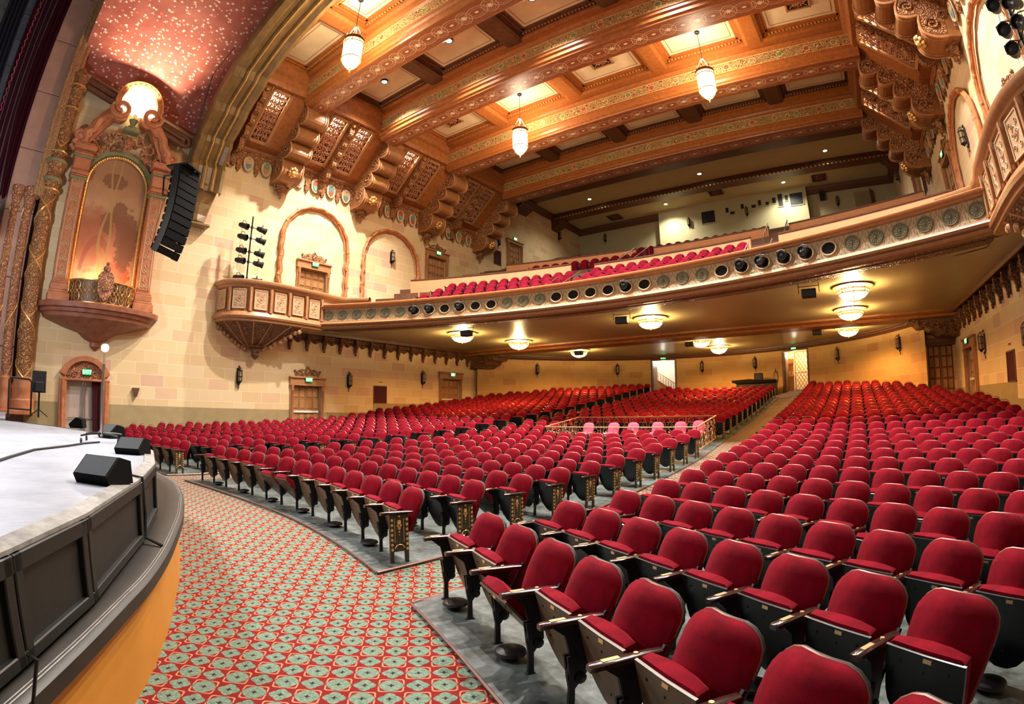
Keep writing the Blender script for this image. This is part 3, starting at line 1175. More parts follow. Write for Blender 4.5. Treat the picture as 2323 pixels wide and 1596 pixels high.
# grey painted platforms the seat blocks stand on, with a raised metal edge
for blk in 'ABL':
    b = MB(); e = MB()
    prev = None
    n = NROW[blk]
    cols = 26
    rows = []
    for kk in range(0, n * 2 + 1):
        k = kk / 2 - 0.0
        ki = min(int(k), n - 1)
        xl, xr = leftedge(blk, ki) - (.12 if blk != 'L' else .55), rightedge(blk, ki) + (.10 if blk != 'A' else .3)
        line = []
        for c in range(cols + 1):
            x = xl + (xr - xl) * c / cols
            y = rowY(k, x) - .38
            rad = math.hypot(x - BC[0], y - BC[1])
            if y > BC[1] and rad > BR - .02:
                y = BC[1] + sqrt(max(0, (BR - .02) ** 2 - (x - BC[0]) ** 2))
            line.append((x, y, H(x, y) + .03))
        rows.append(line)
    v = [p for l in rows for p in l]
    f = []
    for j in range(len(rows) - 1):
        for c in range(cols):
            a = j * (cols + 1) + c
            f.append((a, a + 1, a + cols + 2, a + cols + 1))
    b.add(v, f)
    # skirt edges
    def skirt(line):
        vv = [p for p in line] + [(p[0], p[1], p[2] - .06) for p in line]
        m = len(line)
        b.add(vv, [(i, i + 1, m + i + 1, m + i) for i in range(m - 1)])
    skirt(rows[0]); skirt([r[0] for r in rows]); skirt([r[-1] for r in rows])
    nm = BN[blk]
    o = b.build('floor_platform', M_CONC, None, False, kind='structure')
    e.tube([tuple(Vector(p) + Vector((0, 0, 0))) for p in rows[0]], .012, 4)
    side = [r[0] for r in rows[:14]] if blk == 'A' else [r[-1] for r in rows[:14]]
    e.tube(side, .012, 4)
    e.build('edge_strip', M_RIM, o)

# floor ventilators (iron mushrooms) under the seats
vm = MB()
vm.lathe([(.0001, .075), (.06, .07), (.105, .055), (.115, .035), (.09, .03), (.05, .0), (.0001, .0)], 16)
VM = vm.mesh('ventilator', M_IRON, True)
for s in NEAR:
    if s['k'] < 3 and (s['i'] + s['k']) % 2 == (0 if s['blk'] == 'A' else 1) and s['d'] < 14:
        nm = BN[s['blk']]
        obj('floor_ventilator', VM, None, f"black iron mushroom vent on the floor under {ORD[s['i']]} seat, {rowname(s['k'])} row, {nm} block", 'floor vent', 'iron floor vents under the seats', None,
            (s['x'] - .02, s['y'] - .02, s['z'] + .03))

# ---------------------------------------------------------------- helpers for things mounted on the walls
# local frame: x along the wall, y out of the wall into the hall, z up
def wl(y, z=0.0, out=0.0):      # left wall placement
    return dict(loc=(XL + out, y, z), rotz=-pi / 2)


def wr(y, z=0.0, out=0.0):
    return dict(loc=(XR - out, y, z), rotz=pi / 2)


def wb(th, z=0.0, out=0.0):
    x, y = bwall(th, out)
    return dict(loc=(x, y, z), rotz=pi - th)


def put(o, pl):
    o.location = pl['loc']; o.rotation_euler.z = pl['rotz']; return o


def spiral(cx, cz, r, turns=1.25, a0=0.0, d=1, n=14):
    return [(cx + r * (1 - i / n * .78) * cos(a0 + d * turns * 2 * pi * i / n), cz + r * (1 - i / n * .78) * sin(a0 + d * turns * 2 * pi * i / n)) for i in range(n + 1)]


def scrolls(b, items, y=0.04, rad=0.03, mi=0, n=5):
    for (cx, cz, r, a0, d) in items:
        P = spiral(cx, cz, r, 1.25, a0, d)
        b.tube([(x, y, z) for x, z in P], rad, n, mi, taper=[1 - .5 * i / 14 for i in range(15)])


def lion(b, x, y, z, s=1.0, mi=0):
    b.ball((x, y, z), .16 * s, 10, 7, mi, (1, .7, 1.1))
    b.ball((x, y + .1 * s, z - .05 * s), .07 * s, 8, 5, mi, (1.1, 1, .8))
    for k in range(10):
        a = 2 * pi * k / 10
        b.ball((x + .17 * s * cos(a), y - .02 * s, z + .19 * s * sin(a)), .06 * s, 6, 4, mi, (1, .7, 1))
    for e in (-1, 1):
        b.ball((x + e * .06 * s, y + .09 * s, z + .05 * s), .025 * s, 6, 4, mi)


# wall lanterns -------------------------------------------------
def sconce_meshes():
    b = MB()
    b.bbox(-.10, .10, 0, .03, -.30, .36, .01)
    b.lathe([(.0001, .50), (.03, .46), (.015, .44), (.05, .40), (.0001, .40)], 8, (0, .04, 0))
    b.tube([(0, .03, -.30), (.02, .05, -.38), (-.02, .04, -.46), (.01, .03, -.54)], .016, 5)
    b.ball((0, .05, -.33), .05, 8, 5)
    back = b.mesh('back_plate', M_IRON, True)
    c = MB()
    cx = (0, .17, 0)
    for k in range(6):
        a = 2 * pi * k / 6
        c.tube([(.105 * cos(a), .17 + .105 * sin(a), z) for z in (-.20, .25)], .01, 4)
        c.tube([(.105 * cos(a), .17 + .105 * sin(a), .25), (.06 * cos(a), .17 + .06 * sin(a), .36), (0, .17, .40)], .008, 4)
    for z in (-.2, .0, .25):
        c.lathe([(.098, z - .012), (.115, z - .012), (.115, z + .012), (.098, z + .012)], 12, cx)
    c.lathe([(.0001, -.32), (.05, -.27), (.11, -.2), (.0001, -.2)], 12, cx)
    c.tube([(0, .02, .32), (0, .1, .42), (0, .17, .41)], .012, 5)
    cage = c.mesh('cage', M_IRON, True)
    g = MB(); g.lathe([(.085, -.19), (.092, .0), (.085, .24)], 12, cx)
    gl = g.mesh('glass', solid('amber_unlit_glass', (.30, .20, .09), .35), True)
    return back, cage, gl


SB = sconce_meshes()


def sconce(pl, label):
    t = thing('wall_lantern', label, 'wall lantern', group='iron wall lanterns')
    for n, m in zip(('back_plate', 'cage', 'glass'), SB): obj(n, m, t)
    return put(t, pl)


for i, (y, z) in enumerate(((9.49, 2.98), (15.5, 3.08), (20.69, 3.45))):
    sconce(wl(y, z), ('black iron lantern on the left wall under the hanging box', 'black iron lantern on the left wall between the crested door and the small curtain', 'black iron lantern on the left wall just before the plain side door')[i])
sconce(wr(20.7, 3.45), 'black iron lantern on the right wall between the corner door and the dark hatch')
sconce(wr(15.5, 3.1), 'black iron lantern on the right wall beyond the dark hatch')
for r_, nm in ((-.662, 'nearest the left corner'), (-.458, 'beside the staircase doorway'), (-.273, 'first past the staircase doorway'), (-.167, 'next to the lit lobby doorway'), (-.010, 'beyond the lit lobby doorway'), (.105, 'next to the right corner door')):
    sconce(wb(bth(r_), 4.36), f'black iron lantern on the curved orange-lit rear wall, {nm}')
for X_, f_ in (('left', wl), ('right', wr)):
    sconce(f_(18.1, 10.05), f'black iron lantern inside the second moulded arch of the {X_} wall')
    sconce(f_(27.77, 13.45), f'black iron lantern beside the upper balcony exit on the {X_} wall')
    sconce(f_(36.2, 16.2), f'black iron lantern high at the back of the balcony, {X_} wall')
for x_, z_, nm in ((-19.0, 16.6, 'in the rear corner recess'), (-6.2, 16.4, 'between the projection hatches'), (-11.0, 16.3, 'left of the projection hatches'), (.9, 16.4, 'right of the projection room')):
    sconce(dict(loc=(x_, 40 if x_ < -14 or x_ > -1.4 else 39.2, z_), rotz=pi), f'black iron lantern on the balcony rear wall, {nm}')

_TM = {}


def text_mesh(txt, size, mat):
    if (txt, size) not in _TM:
        c = bpy.data.curves.new('letters', 'FONT'); c.body = txt; c.size = size; c.align_x = 'CENTER'; c.align_y = 'CENTER'; c.extrude = .002
        o = bpy.data.objects.new('letters', c); COL.objects.link(o)
        bpy.context.view_layer.update()
        me = bpy.data.meshes.new_from_object(o.evaluated_get(bpy.context.evaluated_depsgraph_get()))
        bpy.data.objects.remove(o)
        me.materials.clear(); me.materials.append(mat)
        _TM[(txt, size)] = me
    return _TM[(txt, size)]


# doors -----------------------------------------------------------
def exit_sign(pl, label, w=.34, h=.19):
    t = thing('exit_sign', label, 'exit sign', group='green exit signs')
    b = MB(); b.bbox(-w / 2 - .02, w / 2 + .02, 0, .05, -h / 2 - .02, h / 2 + .02, .01)
    obj('housing', b.mesh('housing', M_BLACK), t)
    b = MB(); b.box(-w / 2, w / 2, .05, .056, -h / 2, h / 2)
    obj('lit_face', b.mesh('lit_face', M_EXIT), t)
    o = obj('letters', text_mesh('EXIT', h * .95, M_EXITT), t); o.location = (0, .06, 0); o.rotation_euler = (pi / 2, 0, pi)
    return put(t, pl)


def door_leaf(w, h, cols=2, rows=5, wood=None):
    """leaf in x 0..w, z 0..h, face towards +y"""
    b = MB()
    b.box(0, w, -.04, 0, 0, h, 0)
    cw, ch = (w - .06) / cols, (h - .08) / rows
    for i in range(cols):
        for j in range(rows):
            x0, z0 = .03 + i * cw, .04 + j * ch
            g = .035
            b.loft([[(x0 + g, 0, z0 + g), (x0 + cw - g, 0, z0 + g), (x0 + cw - g, 0, z0 + ch - g), (x0 + g, 0, z0 + ch - g)],
                    [(x0 + g + .02, .022, z0 + g + .02), (x0 + cw - g - .02, .022, z0 + g + .02), (x0 + cw - g - .02, .022, z0 + ch - g - .02), (x0 + g + .02, .022, z0 + ch - g - .02)],
                    [(x0 + g + .045, .008, z0 + g + .045), (x0 + cw - g - .045, .008, z0 + g + .045), (x0 + cw - g - .045, .008, z0 + ch - g - .045), (x0 + g + .045, .008, z0 + ch - g - .045)]], 1, True, True)
            b.loft([[(x0, 0, z0), (x0 + cw, 0, z0), (x0 + cw, 0, z0 + ch), (x0, 0, z0 + ch)], [(x0 + .012, .012, z0 + .012), (x0 + cw - .012, .012, z0 + .012), (x0 + cw - .012, .012, z0 + ch - .012), (x0 + .012, .012, z0 + ch - .012)]], 0)
    return b.mesh('door_leaf', [wood or M_DOORW, M_MOULD], False)


def crest(b, w, mi=0):
    """carved cresting with a shield, standing on z=0"""
    for s in (-1, 1):
        scrolls(b, [(s * .28 * w, .17, .13, pi / 2, s), (s * .42 * w, .13, .10, -pi / 2, -s), (s * .14 * w, .14, .10, 0, -s)], .05, .028, mi)
        b.ball((s * .46 * w, .04, .26), .06, 7, 5, mi)
        b.tube([(s * .1 * w, .05, .32), (s * .24 * w, .05, .34), (s * .38 * w, .05, .24)], .022, 5, mi)
    b.prism([(-.13, .38), (.13, .38), (.14, .2), (.0, .04), (-.14, .2)], .03, .10, 'y', mi)
    b.tube([(-.09, .11, .30), (.08, .11, .16)], .015, 4, mi)
    b.ball((0, .06, .44), .07, 8, 5, mi, (1.2, .7, 1))


def side_door(n, pl, w, h, zb, label, crested=True, wood=None, bar=True, ent=.40, dark=False):
    """door in an opening w wide, h high (base zb): surround, columns, entablature, two panelled leaves"""
    mold = M_DKBROWN if dark else M_MOULD
    t = thing('double_door', label, 'door', group='carved double doors')
    b = MB()
    H_ = h
    for s in (-1, 1):
        x0 = s * (w / 2 + .10)
        b.bbox(x0 - .10, x0 + .10, 0, .10, 0, H_, .01)
        b.lathe([(.075, .0), (.075, .12), (.05, .16), (.045, H_ - .28), (.06, H_ - .26), (.05, H_ - .22), (.085, H_ - .08), (.085, H_ - .02), (.0001, H_ - .02)], 10, (x0, .12, 0), 0)
    f = obj('surround', b.mesh('surround', mold, True), t)
    b = MB()
    b.bbox(-w / 2 - .22, w / 2 + .22, 0, .13, H_, H_ + ent - .09, .01)
    b.bbox(-w / 2 - .26, w / 2 + .26, 0, .20, H_ + ent - .09, H_ + ent, .02)
    b.bbox(-w / 2 - .24, w / 2 + .24, 0, .16, H_ - .03, H_ + .03, .012)
    obj('lintel', b.mesh('lintel', mold, True), t)
    if crested:
        b = MB(); crest(b, w)
        o = obj('crest', b.mesh('crest', M_CARV if not dark else M_CARVD, True), t); o.location = (0, 0, H_ + ent)
    lw = w / 2 - .005
    lm = door_leaf(lw, H_ - .02, 2, 5, wood)
    for s in (-1, 1):
        o = obj('door_leaf', lm, t); o.location = (0.005 if s > 0 else -lw - .005, -.10, 0.0)
    if bar:
        b = MB(); b.bbox(-w / 2 + .06, w / 2 - .06, -.08, -.02, (1.42 if n == 1 else 1.1), (1.52 if n == 1 else 1.2), .01)
        obj('push_bar', b.mesh('push_bar', M_WHITE), t)
    b = MB()
    for s in (-1, 1):
        b.tube([(s * .05, -.05, .95), (s * .05, -.03, 1.1), (s * .05, -.05, 1.25)], .014, 5)
    obj('door_handle', b.mesh('door_handle', M_IRON, True), t)
    pl = dict(pl); pl['loc'] = (pl['loc'][0], pl['loc'][1], zb)
    return put(t, pl)


for nm, f_ in (('left', wl), ('right', wr)):
    side_door(1, f_(13.05), 1.5, 2.71, .05 + (0 if nm == 'left' else -.1), f'crested carved wooden double door on the {nm} wall of the stalls')
    exit_sign(f_(13.05, 3.02, .15), f'green exit sign over the crested stalls door in the {nm} wall')
    side_door(2, f_(23.05), 1.6, 2.4, 1.15, f'plain-topped wooden double door near the rear of the {nm} stalls wall', crested=False)
    exit_sign(f_(23.1, 3.8, .15), f'green exit sign over the plain door at the rear of the {nm} wall')
    side_door(3, f_(13.1), 1.5, 2.1, 6.26, f'crested door inside the box on the {nm} wall, under the first moulded arch', bar=False)
    exit_sign(f_(13.1, 8.60, .15), f'green exit sign over the box door in the {nm} wall')
    side_door(4, f_(21.7), 1.55, 2.5, 8.36, f'crested door beside the balcony front seats on the {nm} wall', bar=False)
    exit_sign(f_(21.7, 11.12, .15), f'green exit sign over the door beside the balcony front seats, {nm} wall')
    side_door(5, f_(29.8), 1.5, 2.5, 11.3, f'tall door high beside the upper balcony on the {nm} wall', crested=False, bar=False, ent=.25)
    exit_sign(f_(29.8, 14.2, .06), f'green exit sign above the highest balcony door, {nm} wall')
    # small curtained hatches and their name plates
    t = thing('curtained_hatch', f'small dark red curtained hatch in the {nm} stalls wall', 'hatch', group='curtained hatches')
    b = MB()
    for (a0, a1, z0, z1) in ((-.46, -.42, -.46, .46), (.42, .46, -.46, .46), (-.46, .46, .43, .47), (-.46, .46, -.47, -.43)): b.box(a0, a1, 0, .03, z0, z1)
    obj('frame', b.mesh('frame', M_DKBROWN), t)
    b = MB(); b.grid(lambda u, v: (-.42 + .84 * u, .012 + .009 * sin(u * 70), -.43 + .86 * v), 60, 1)
    obj('curtain', b.mesh('curtain', M_CURT, True), t)
    put(t, f_(17.58, 2.46))
    t = thing('curtained_hatch', f'dark red curtained hatch beside the upper balcony door, {nm} wall', 'hatch', group='curtained hatches')
    b = MB()
    for (a0, a1, z0, z1) in ((-.42, -.38, -.54, .54), (.38, .42, -.54, .54), (-.42, .42, .50, .54), (-.42, .42, -.54, -.50)): b.box(a0, a1, 0, .03, z0, z1)
    obj('frame', b.mesh('frame', M_DKBROWN), t)
    b = MB(); b.grid(lambda u, v: (-.39 + .78 * u, .012 + .009 * sin(u * 66), -.51 + 1.02 * v), 56, 1)
    obj('curtain', b.mesh('curtain', M_CURT, True), t)
    put(t, f_(27.75, 12.28))
    b = MB(); b.bbox(-.17, .17, 0, .015, -.05, .05, .004, 0)
    for i in range(5): b.box(-.13 + i * .055, -.09 + i * .055, .015, .018, -.025, .025, 1)
    put(b.build('wall_plate', [M_BRASS, M_IRON], None, False, f'small engraved plate above the curtained hatch on the {nm} wall', 'plate'), f_(17.6, 3.12))

# corner doors facing the stage
for nm, x0, x1 in (('left', XL, bwall(SEG_TH[0])[0]), ('right', bwall(SEG_TH[1])[0], XR)):
    xa, xb = x0 + .15, x1 - .12
    w = xb - xa
    cx_ = (xa + xb) / 2
    t = thing('double_door', f'dark panelled double door in the {nm} rear corner facing the stage', 'door', (cx_, 26.4, .95), pi, group='carved double doors')
    lm = door_leaf(w / 2 - .01, 3.08, 2, 6, M_DOORDK)
    if nm == 'right':
        for s in (-1, 1):
            o = obj('door_leaf', lm, t); o.location = (.005 if s > 0 else -w / 2 + .005, -.08, 0)
    else:
        o = obj('door_leaf', lm, t); o.location = (.02, -.08, 0)
    b = MB(); b.bbox(-w / 2 - .18, w / 2 + .1, 0, .28, 3.1, 3.36, .03)
    b.bbox(-w / 2 - .14, w / 2 + .08, 0, .2, 3.02, 3.12, .02)
    obj('lintel', b.mesh('lintel', M_DKBROWN, True), t)
    if nm == 'left':
        b = MB(); b.add([(XL, 27.6, .8), (x1, 27.6, .8), (x1, 27.6, 4.1), (XL, 27.6, 4.1)], [(0, 1, 2, 3)])
        b.build('wall_corner_lobby', M_WHITE, kind='structure', smooth=False)
    exit_sign(dict(loc=(cx_, 26.34, 4.18 + .2), rotz=pi), f'green exit sign over the {nm} rear corner door')
    # great carved corbel carrying the cross beam
    s = 1 if nm == 'left' else -1
    X0 = XL if nm == 'left' else XR
    prof = [(0, 5.25), (2.35, 5.25), (2.35, 4.98), (2.0, 4.9), (1.85, 4.72), (1.55, 4.70), (1.35, 4.5), (1.1, 4.46), (.9, 4.3), (.45, 4.28), (0, 4.22)]
    b = MB(); b.prism([(X0 + s * a, z) for a, z in prof], 24.9, 26.3, 'y')
    for k in range(6): b.ball((X0 + s * (.3 + k * .32), 24.9, 4.5 + k * .08), .10, 8, 5)
    b.build('corner_corbel', M_CARVD, None, False, f'heavy carved dark corbel under the cross beam at the {nm} rear corner', 'corbel')

# -------- stage side door under the painted niche
def stage_door():
    t = thing('stage_side_door', 'open arched-head doorway with pale double doors below the painted niche', 'door')
    b = MB()
    w, h = 1.35, 2.46
    for s in (-1, 1):
        b.bbox(s * (w / 2 + .16) - .15, s * (w / 2 + .16) + .15, 0, .16, 0, h + .06, .03)
        b.tube([(s * (w / 2 + .16), .17, 0), (s * (w / 2 + .16), .17, h)], .06, 8)
    outer = arcpts(0, h - .22, 1.08, .42, pi - .42, 12); inner = arcpts(0, h - .12, .80, .30, pi - .30, 12)
    ring = []
    for (a, c) in zip(outer, inner):
        ring.append([(a[0], 0, a[1]), (a[0], .2, a[1]), (c[0], .2, c[1]), (c[0], 0, c[1])])
    b.loft(ring, 0, True, True)
    obj('surround', b.mesh('surround', M_ROSE, True), t)
    b = MB(); b.prism([(-.78, h - .02)] + inner[::-1] + [(.78, h - .02)], .0, .05, 'y')
    scrolls(b, [(-.4, h + .17, .14, 0, 1), (.4, h + .17, .14, pi, -1), (-.62, h + .1, .08, 0, 1), (.62, h + .1, .08, pi, -1)], .07, .025)
    obj('carved_tympanum', b.mesh('carved_tympanum', M_CARVROSE, True), t)
    b = MB(); b.bbox(-w / 2 - .3, w / 2 + .3, 0, .18, h - .06, h + .03, .02)
    obj('lintel', b.mesh('lintel', M_ROSE, True), t)
    M_PALE = solid('pale_door_paint', (.46, .37, .32), .5)
    for s in (-1, 1):
        b = MB(); b.box(0 if s > 0 else -.66, .66 if s > 0 else 0, -.14, -.10, 0, h)
        o = obj('door_leaf', b.mesh('door_leaf', M_PALE), t); o.location = (.01 * s - .0, -.05, 0)
        b = MB(); b.tube([(s * .06, -.10, .1), (s * .06, -.10, h - .1)], .02, 6); b.tube([(s * .06, -.09, 1.05), (s * .6, -.09, 1.05)], .022, 6)
        obj('panic_bar', b.mesh('panic_bar', M_CHROME, True), t)
    b = MB(); b.grid(lambda u, v: (-.66 + .36 * u * (1 - .25 * (1 - v)), -.03 + .02 * sin(u * 28), h * v), 24, 8)
    obj('side_curtain', b.mesh('side_curtain', M_CURT, True), t)
    put(t, wl(2.88, 0))
    exit_sign(wl(2.95, 2.74, .08), 'green exit sign in the arched head of the stage side door')


stage_door()
b = MB(); b.prism([(-.14, .17), (.14, .17), (.11, .05), (.05, -.15), (0, -.2), (-.05, -.15), (-.11, .05)], 0, .12, 'y')
put(b.build('wall_vase', M_DKBROWN, None, True, 'small dark tapered holder on the stone wall beside the stage door', 'wall fitting'), wl(4.95, 2.1))

# -------- bracket frieze under the balcony along both walls
def bracket_mesh():
    b = MB()
    b.bbox(-.07, .07, 0, .26, .42, .84, .015)
    b.loft([[(-w, 0, z), (w, 0, z), (w, y, z), (-w, y, z)] for z, y, w in ((.42, .26, .07), (.30, .20, .06), (.16, .13, .055), (.10, .11, .05))], 0, True, True)
    b.lathe([(.0001, -.02), (.045, 0), (.06, .03), (.04, .06), (.065, .09), (.065, .13), (.045, .17), (.06, .22), (.05, .28)], 10, (0, .10, 0))
    b.ball((0, .26, .48), .05, 7, 5, 0); b.ball((0, .22, .36), .045, 7, 5, 0)
    return b.mesh('bracket', M_CARVD, True)


BRK = bracket_mesh()
sp = b = MB()
scrolls(b, [(-.27, .58, .11, 0, 1), (.27, .58, .11, pi, -1), (0, .54, .10, -pi / 2, 1)], .07, .026)
b.box(-.41, .41, 0, .05, .60, .84)
b.loft([[(x, y_, z) for x, z in ((-.41, .62), (-.41, .44), (-.3, .50), (-.18, .46), (0, .36), (.18, .46), (.3, .50), (.41, .44), (.41, .62))] for y_ in (0, .035)], 0, True, True)
SPN = b.mesh('pierced_valance', M_CARVD, True)
for nm, f_ in (('left', wl), ('right', wr)):
    for k in range(14):
        y = 24.55 - k * .967
        t = thing('carved_bracket', f'dark carved hanging bracket on the {nm} wall under the balcony, {ORD[k]} from the rear corner', 'bracket', group=f'carved brackets under the balcony on the {nm} wall')
        obj('pendant', BRK, t)
        o = obj('pierced_valance', SPN, t); o.location = (.483 * (1 if nm == 'left' else -1), 0, 0)
        put(t, f_(y, 4.38))
    b = MB()
    X0, s = (XL, 1) if nm == 'left' else (XR, -1)
    pr = [(0, 5.2), (.06, 5.2), (.10, 5.24), (.34, 5.24), (.36, 5.16), (.42, 5.16), (.42, 5.30), (0, 5.30)]
    b.prism([(X0 + s * a, z) for a, z in pr], 11.6, 25.0, 'y')
    b.build('trim_' + ('1' if nm == 'left' else '2'), M_DKBROWN, kind='structure', smooth=False)

# cornice of the curved rear wall
b = MB()
rings = []
for i in range(61):
    th = SEG_TH[0] + (SEG_TH[1] - SEG_TH[0]) * i / 60
    rings.append([(*bwall(th, o_), z) for o_, z in ((0, 5.02), (.06, 5.02), (.10, 5.10), (.22, 5.12), (.24, 5.20), (.34, 5.22), (.34, 5.29), (0, 5.29))])
b.loft(rings, 0, True, True)
b.build('trim_3', M_DKBROWN, kind='structure', smooth=False)
# cross beam under the balcony
b = MB(); b.prism([(24.1, 5.3), (24.1, 5.22), (24.25, 5.16), (24.45, 5.16), (24.5, 5.05), (25.7, 5.05), (25.75, 5.16), (26.0, 5.2), (26.0, 5.3)], XL + .02, XR - .02, 'x')
b.build('ceiling_cross_beam', M_BROWN, kind='structure', smooth=False)

# lobby behind the lit doorway, stair hall behind the other one
def rear_opening(th0, th1, ztop, lit):
    (xa, ya), (xb, yb) = bwall(th0), bwall(th1)
    mid = (th0 + th1) / 2
    xm, ym = bwall(mid)
    zb = 2.25
    ang = atan2(xm, ym)                      # corridor axis behind the opening
    dx, dy = sin(ang), cos(ang)
    rx, ry = dy, -dx
    d = 3.4
    P = [(xa, ya), (xb, yb), (xb + dx * d + .5 * rx, yb + dy * d + .5 * ry), (xa + dx * d - .5 * rx, ya + dy * d - .5 * ry)]
    b = MB()
    b.add([(*P[0], zb), (*P[1], zb), (*P[2], zb), (*P[3], zb)], [(0, 1, 2, 3)])
    for i, j in ((1, 2), (2, 3), (3, 0)):
        b.add([(*P[i], zb), (*P[j], zb), (*P[j], 5.6), (*P[i], 5.6)], [(0, 1, 2, 3)])
    b.add([(*P[0], 5.3), (*P[1], 5.3), (*P[2], 5.6), (*P[3], 5.6)], [(0, 1, 2, 3)])
    b.build('wall_lobby' if lit else 'wall_stair_hall', M_WHITE if not lit else M_PLASTER, kind='structure', smooth=False)
    t = thing('doorway', ('bright open doorway to the gilded lobby in the rear wall' if lit else 'open doorway to the white stair hall in the rear wall'), 'doorway', (xm, ym, zb), pi - mid)
    w = math.hypot(xb - xa, yb - ya)
    b = MB()
    for s in (-1, 1): b.bbox(s * w / 2 - .05, s * w / 2 + .05, -.1, .08, 0, ztop - zb, .01)
    b.bbox(-w / 2 - .05, w / 2 + .05, -.1, .08, ztop - zb - .02, ztop - zb + .06, .01)
    obj('frame', b.mesh('frame', M_DKBROWN), t)
    lm = door_leaf(.8, ztop - zb - .05, 2, 5, M_DOORDK)
    o = obj('door_leaf', lm, t); o.location = (w / 2 - .06, -.1, 0); o.rotation_euler.z = (pi / 2 - ang) - (pi - mid) - radians(12 if lit else 20)
    light('lobby_light', 'POINT', (xm + dx * 1.5, ym + dy * 1.5, 4.9), 260 if lit else 110, (1, .85, .62) if lit else (1, .95, .85), .15)
    exit_sign(dict(loc=(xm - sin(mid) * .12, ym - cos(mid) * .12, ztop + .16), rotz=pi - mid), 'green exit sign over the ' + ('bright lobby doorway' if lit else 'stair hall doorway'))
    return (xm + dx * 2.4, ym + dy * 2.4, zb), pi - ang


p1_, a1_ = rear_opening(D1[0], D1[1], ZB1, False)
p2_, a2_ = rear_opening(D2[0], D2[1], ZB2, True)
# stair seen through the first doorway (local +x is the viewer's left)
b = MB()
for i in range(11):
    x0 = 1.0 - i * .19
    b.box(x0 - .19, x0, -.5, .3, .45, 1.75 - i * .13)
st = thing('lobby_staircase', 'staircase with scrolled iron rail seen through the stair hall doorway', 'staircase', p1_, a1_)
obj('steps', b.mesh('steps', M_BROWN), st)
bb = MB()
P = [(1.0 - i * .19, .35, 1.78 - i * .13 + .62) for i in range(12)]
Q = [(x, y, z - .60) for x, y, z in P]
bb.tube(P, .035, 5); bb.tube(Q, .03, 4)
for p, q in zip(P, Q): bb.tube([p, q], .014, 4)
for i in range(11):
    cx_, cz_ = .905 - i * .19, 1.78 - (i + .5) * .13 + .32
    bb.tube([(cx_ + .08 * cos(a * pi / 5), .35, cz_ + .2 * sin(a * pi / 5)) for a in range(10)], .012, 4, 0, True)
obj('rail', bb.mesh('rail', M_MOULD, True), st)
# gilded lattice seen through the lit doorway
b = MB()
xl_, xr_ = .05, -.85
for i in range(-6, 10):
    for s in (-1, 1):
        x0 = xr_ + i * .22
        seg = []
        for k in range(41):
            z = 2.75 * k / 40; x = x0 + s * z * .62
            if xr_ <= x <= xl_: seg.append((x, 0, z))
        if len(seg) > 1: b.tube([seg[0], seg[-1]], .018, 4)
for z in (0, 2.75, 1.4): b.tube([(xr_, 0, z), (xl_, 0, z)], .03, 4)
for x in (xr_, xl_): b.tube([(x, 0, 0), (x, 0, 2.75)], .03, 4)
b.build('lobby_lattice_gate', M_GOLD, None, True, 'gilded lattice gate glowing in the lobby beyond the bright doorway', 'gate', loc=(p2_[0] * .97, p2_[1] * .97, p2_[2]), rotz=a2_)
b = MB()
b.box(.15, .75, -.25, .0, 0, 1.2, 0)
b.box(.15, .75, -.35, -.24, 0, 2.6, 0)
b.box(.12, .78, -.3, .05, 1.15, 1.25, 1)
for k in range(3): b.ball((.25 + k * .18, -.12, 1.38), .09, 7, 5, 1, (1, .6, 1.6))
b.box(.12, .78, -.3, -.1, 2.0, 2.3, 1)
b.build('lobby_counter', [M_PEACH, M_GOLD], None, True, 'ornate gilded lobby shelf beyond the bright doorway', 'shelf', loc=(p2_[0] * .97, p2_[1] * .97, p2_[2]), rotz=a2_)

# ================================================================ hall ceiling
BEAMS = [11.15, 15.65, 20.6, 25.8]     # rear edge of each beam soffit, z = 15
BX0, BX1 = -18.85, 2.67
BW = 1.0
BLAB = ['nearest the stage arch', 'second from the stage arch', 'third from the stage arch', 'last one, over the balcony front']
M_SOFB = soffit_beam_mat('stencilled_beam_soffit', BW)
M_AMBER = solid('amber_wood', (.36, .115, .025), 0.36, noise=.2, nscale=7)
for i, yr in enumerate(BEAMS):
    t = thing('ceiling_beam', f'great stencilled brown ceiling beam with gilded frieze, {BLAB[i]}', 'ceiling beam', group='painted ceiling beams')
    yf = yr - BW
    b = MB()
    b.prism([(yf, 15.0), (yf - .03, 15.06), (yf - .10, 15.10), (yf - .12, 15.22), (yf - .20, 15.28), (yf - .20, 15.40), (yf - .24, 15.42), (yf - .24, 15.97), (yf - .34, 16.02), (yf - .38, 16.12), (yf - .30, 16.2), (yf - .30, 16.45), (yf - .44, 16.5), (yf - .44, 16.6), (yf - .30, 16.66), (yf - .30, 17.1),
             (yr + .30, 17.1), (yr + .30, 16.2), (yr + .24, 15.97), (yr + .24, 15.42), (yr + .1, 15.1), (yr, 15.0)], BX0, BX1, 'x')
    obj('beam_body', b.mesh('beam_body', M_AMBER, False), t)
    b = MB(); b.box(BX0, BX1, yf - .252, yf - .238, 15.44, 15.95)
    obj('gilded_frieze', b.mesh('gilded_frieze', M_FRIEZE), t)
    b = MB(); b.box(BX0 - CX, BX1 - CX, -BW / 2 + .07, BW / 2 - .07, -.006, .01)
    o = obj('stencilled_soffit', b.mesh('stencilled_soffit', M_SOFB), t); o.location = (CX, yr - BW / 2, 15.0)

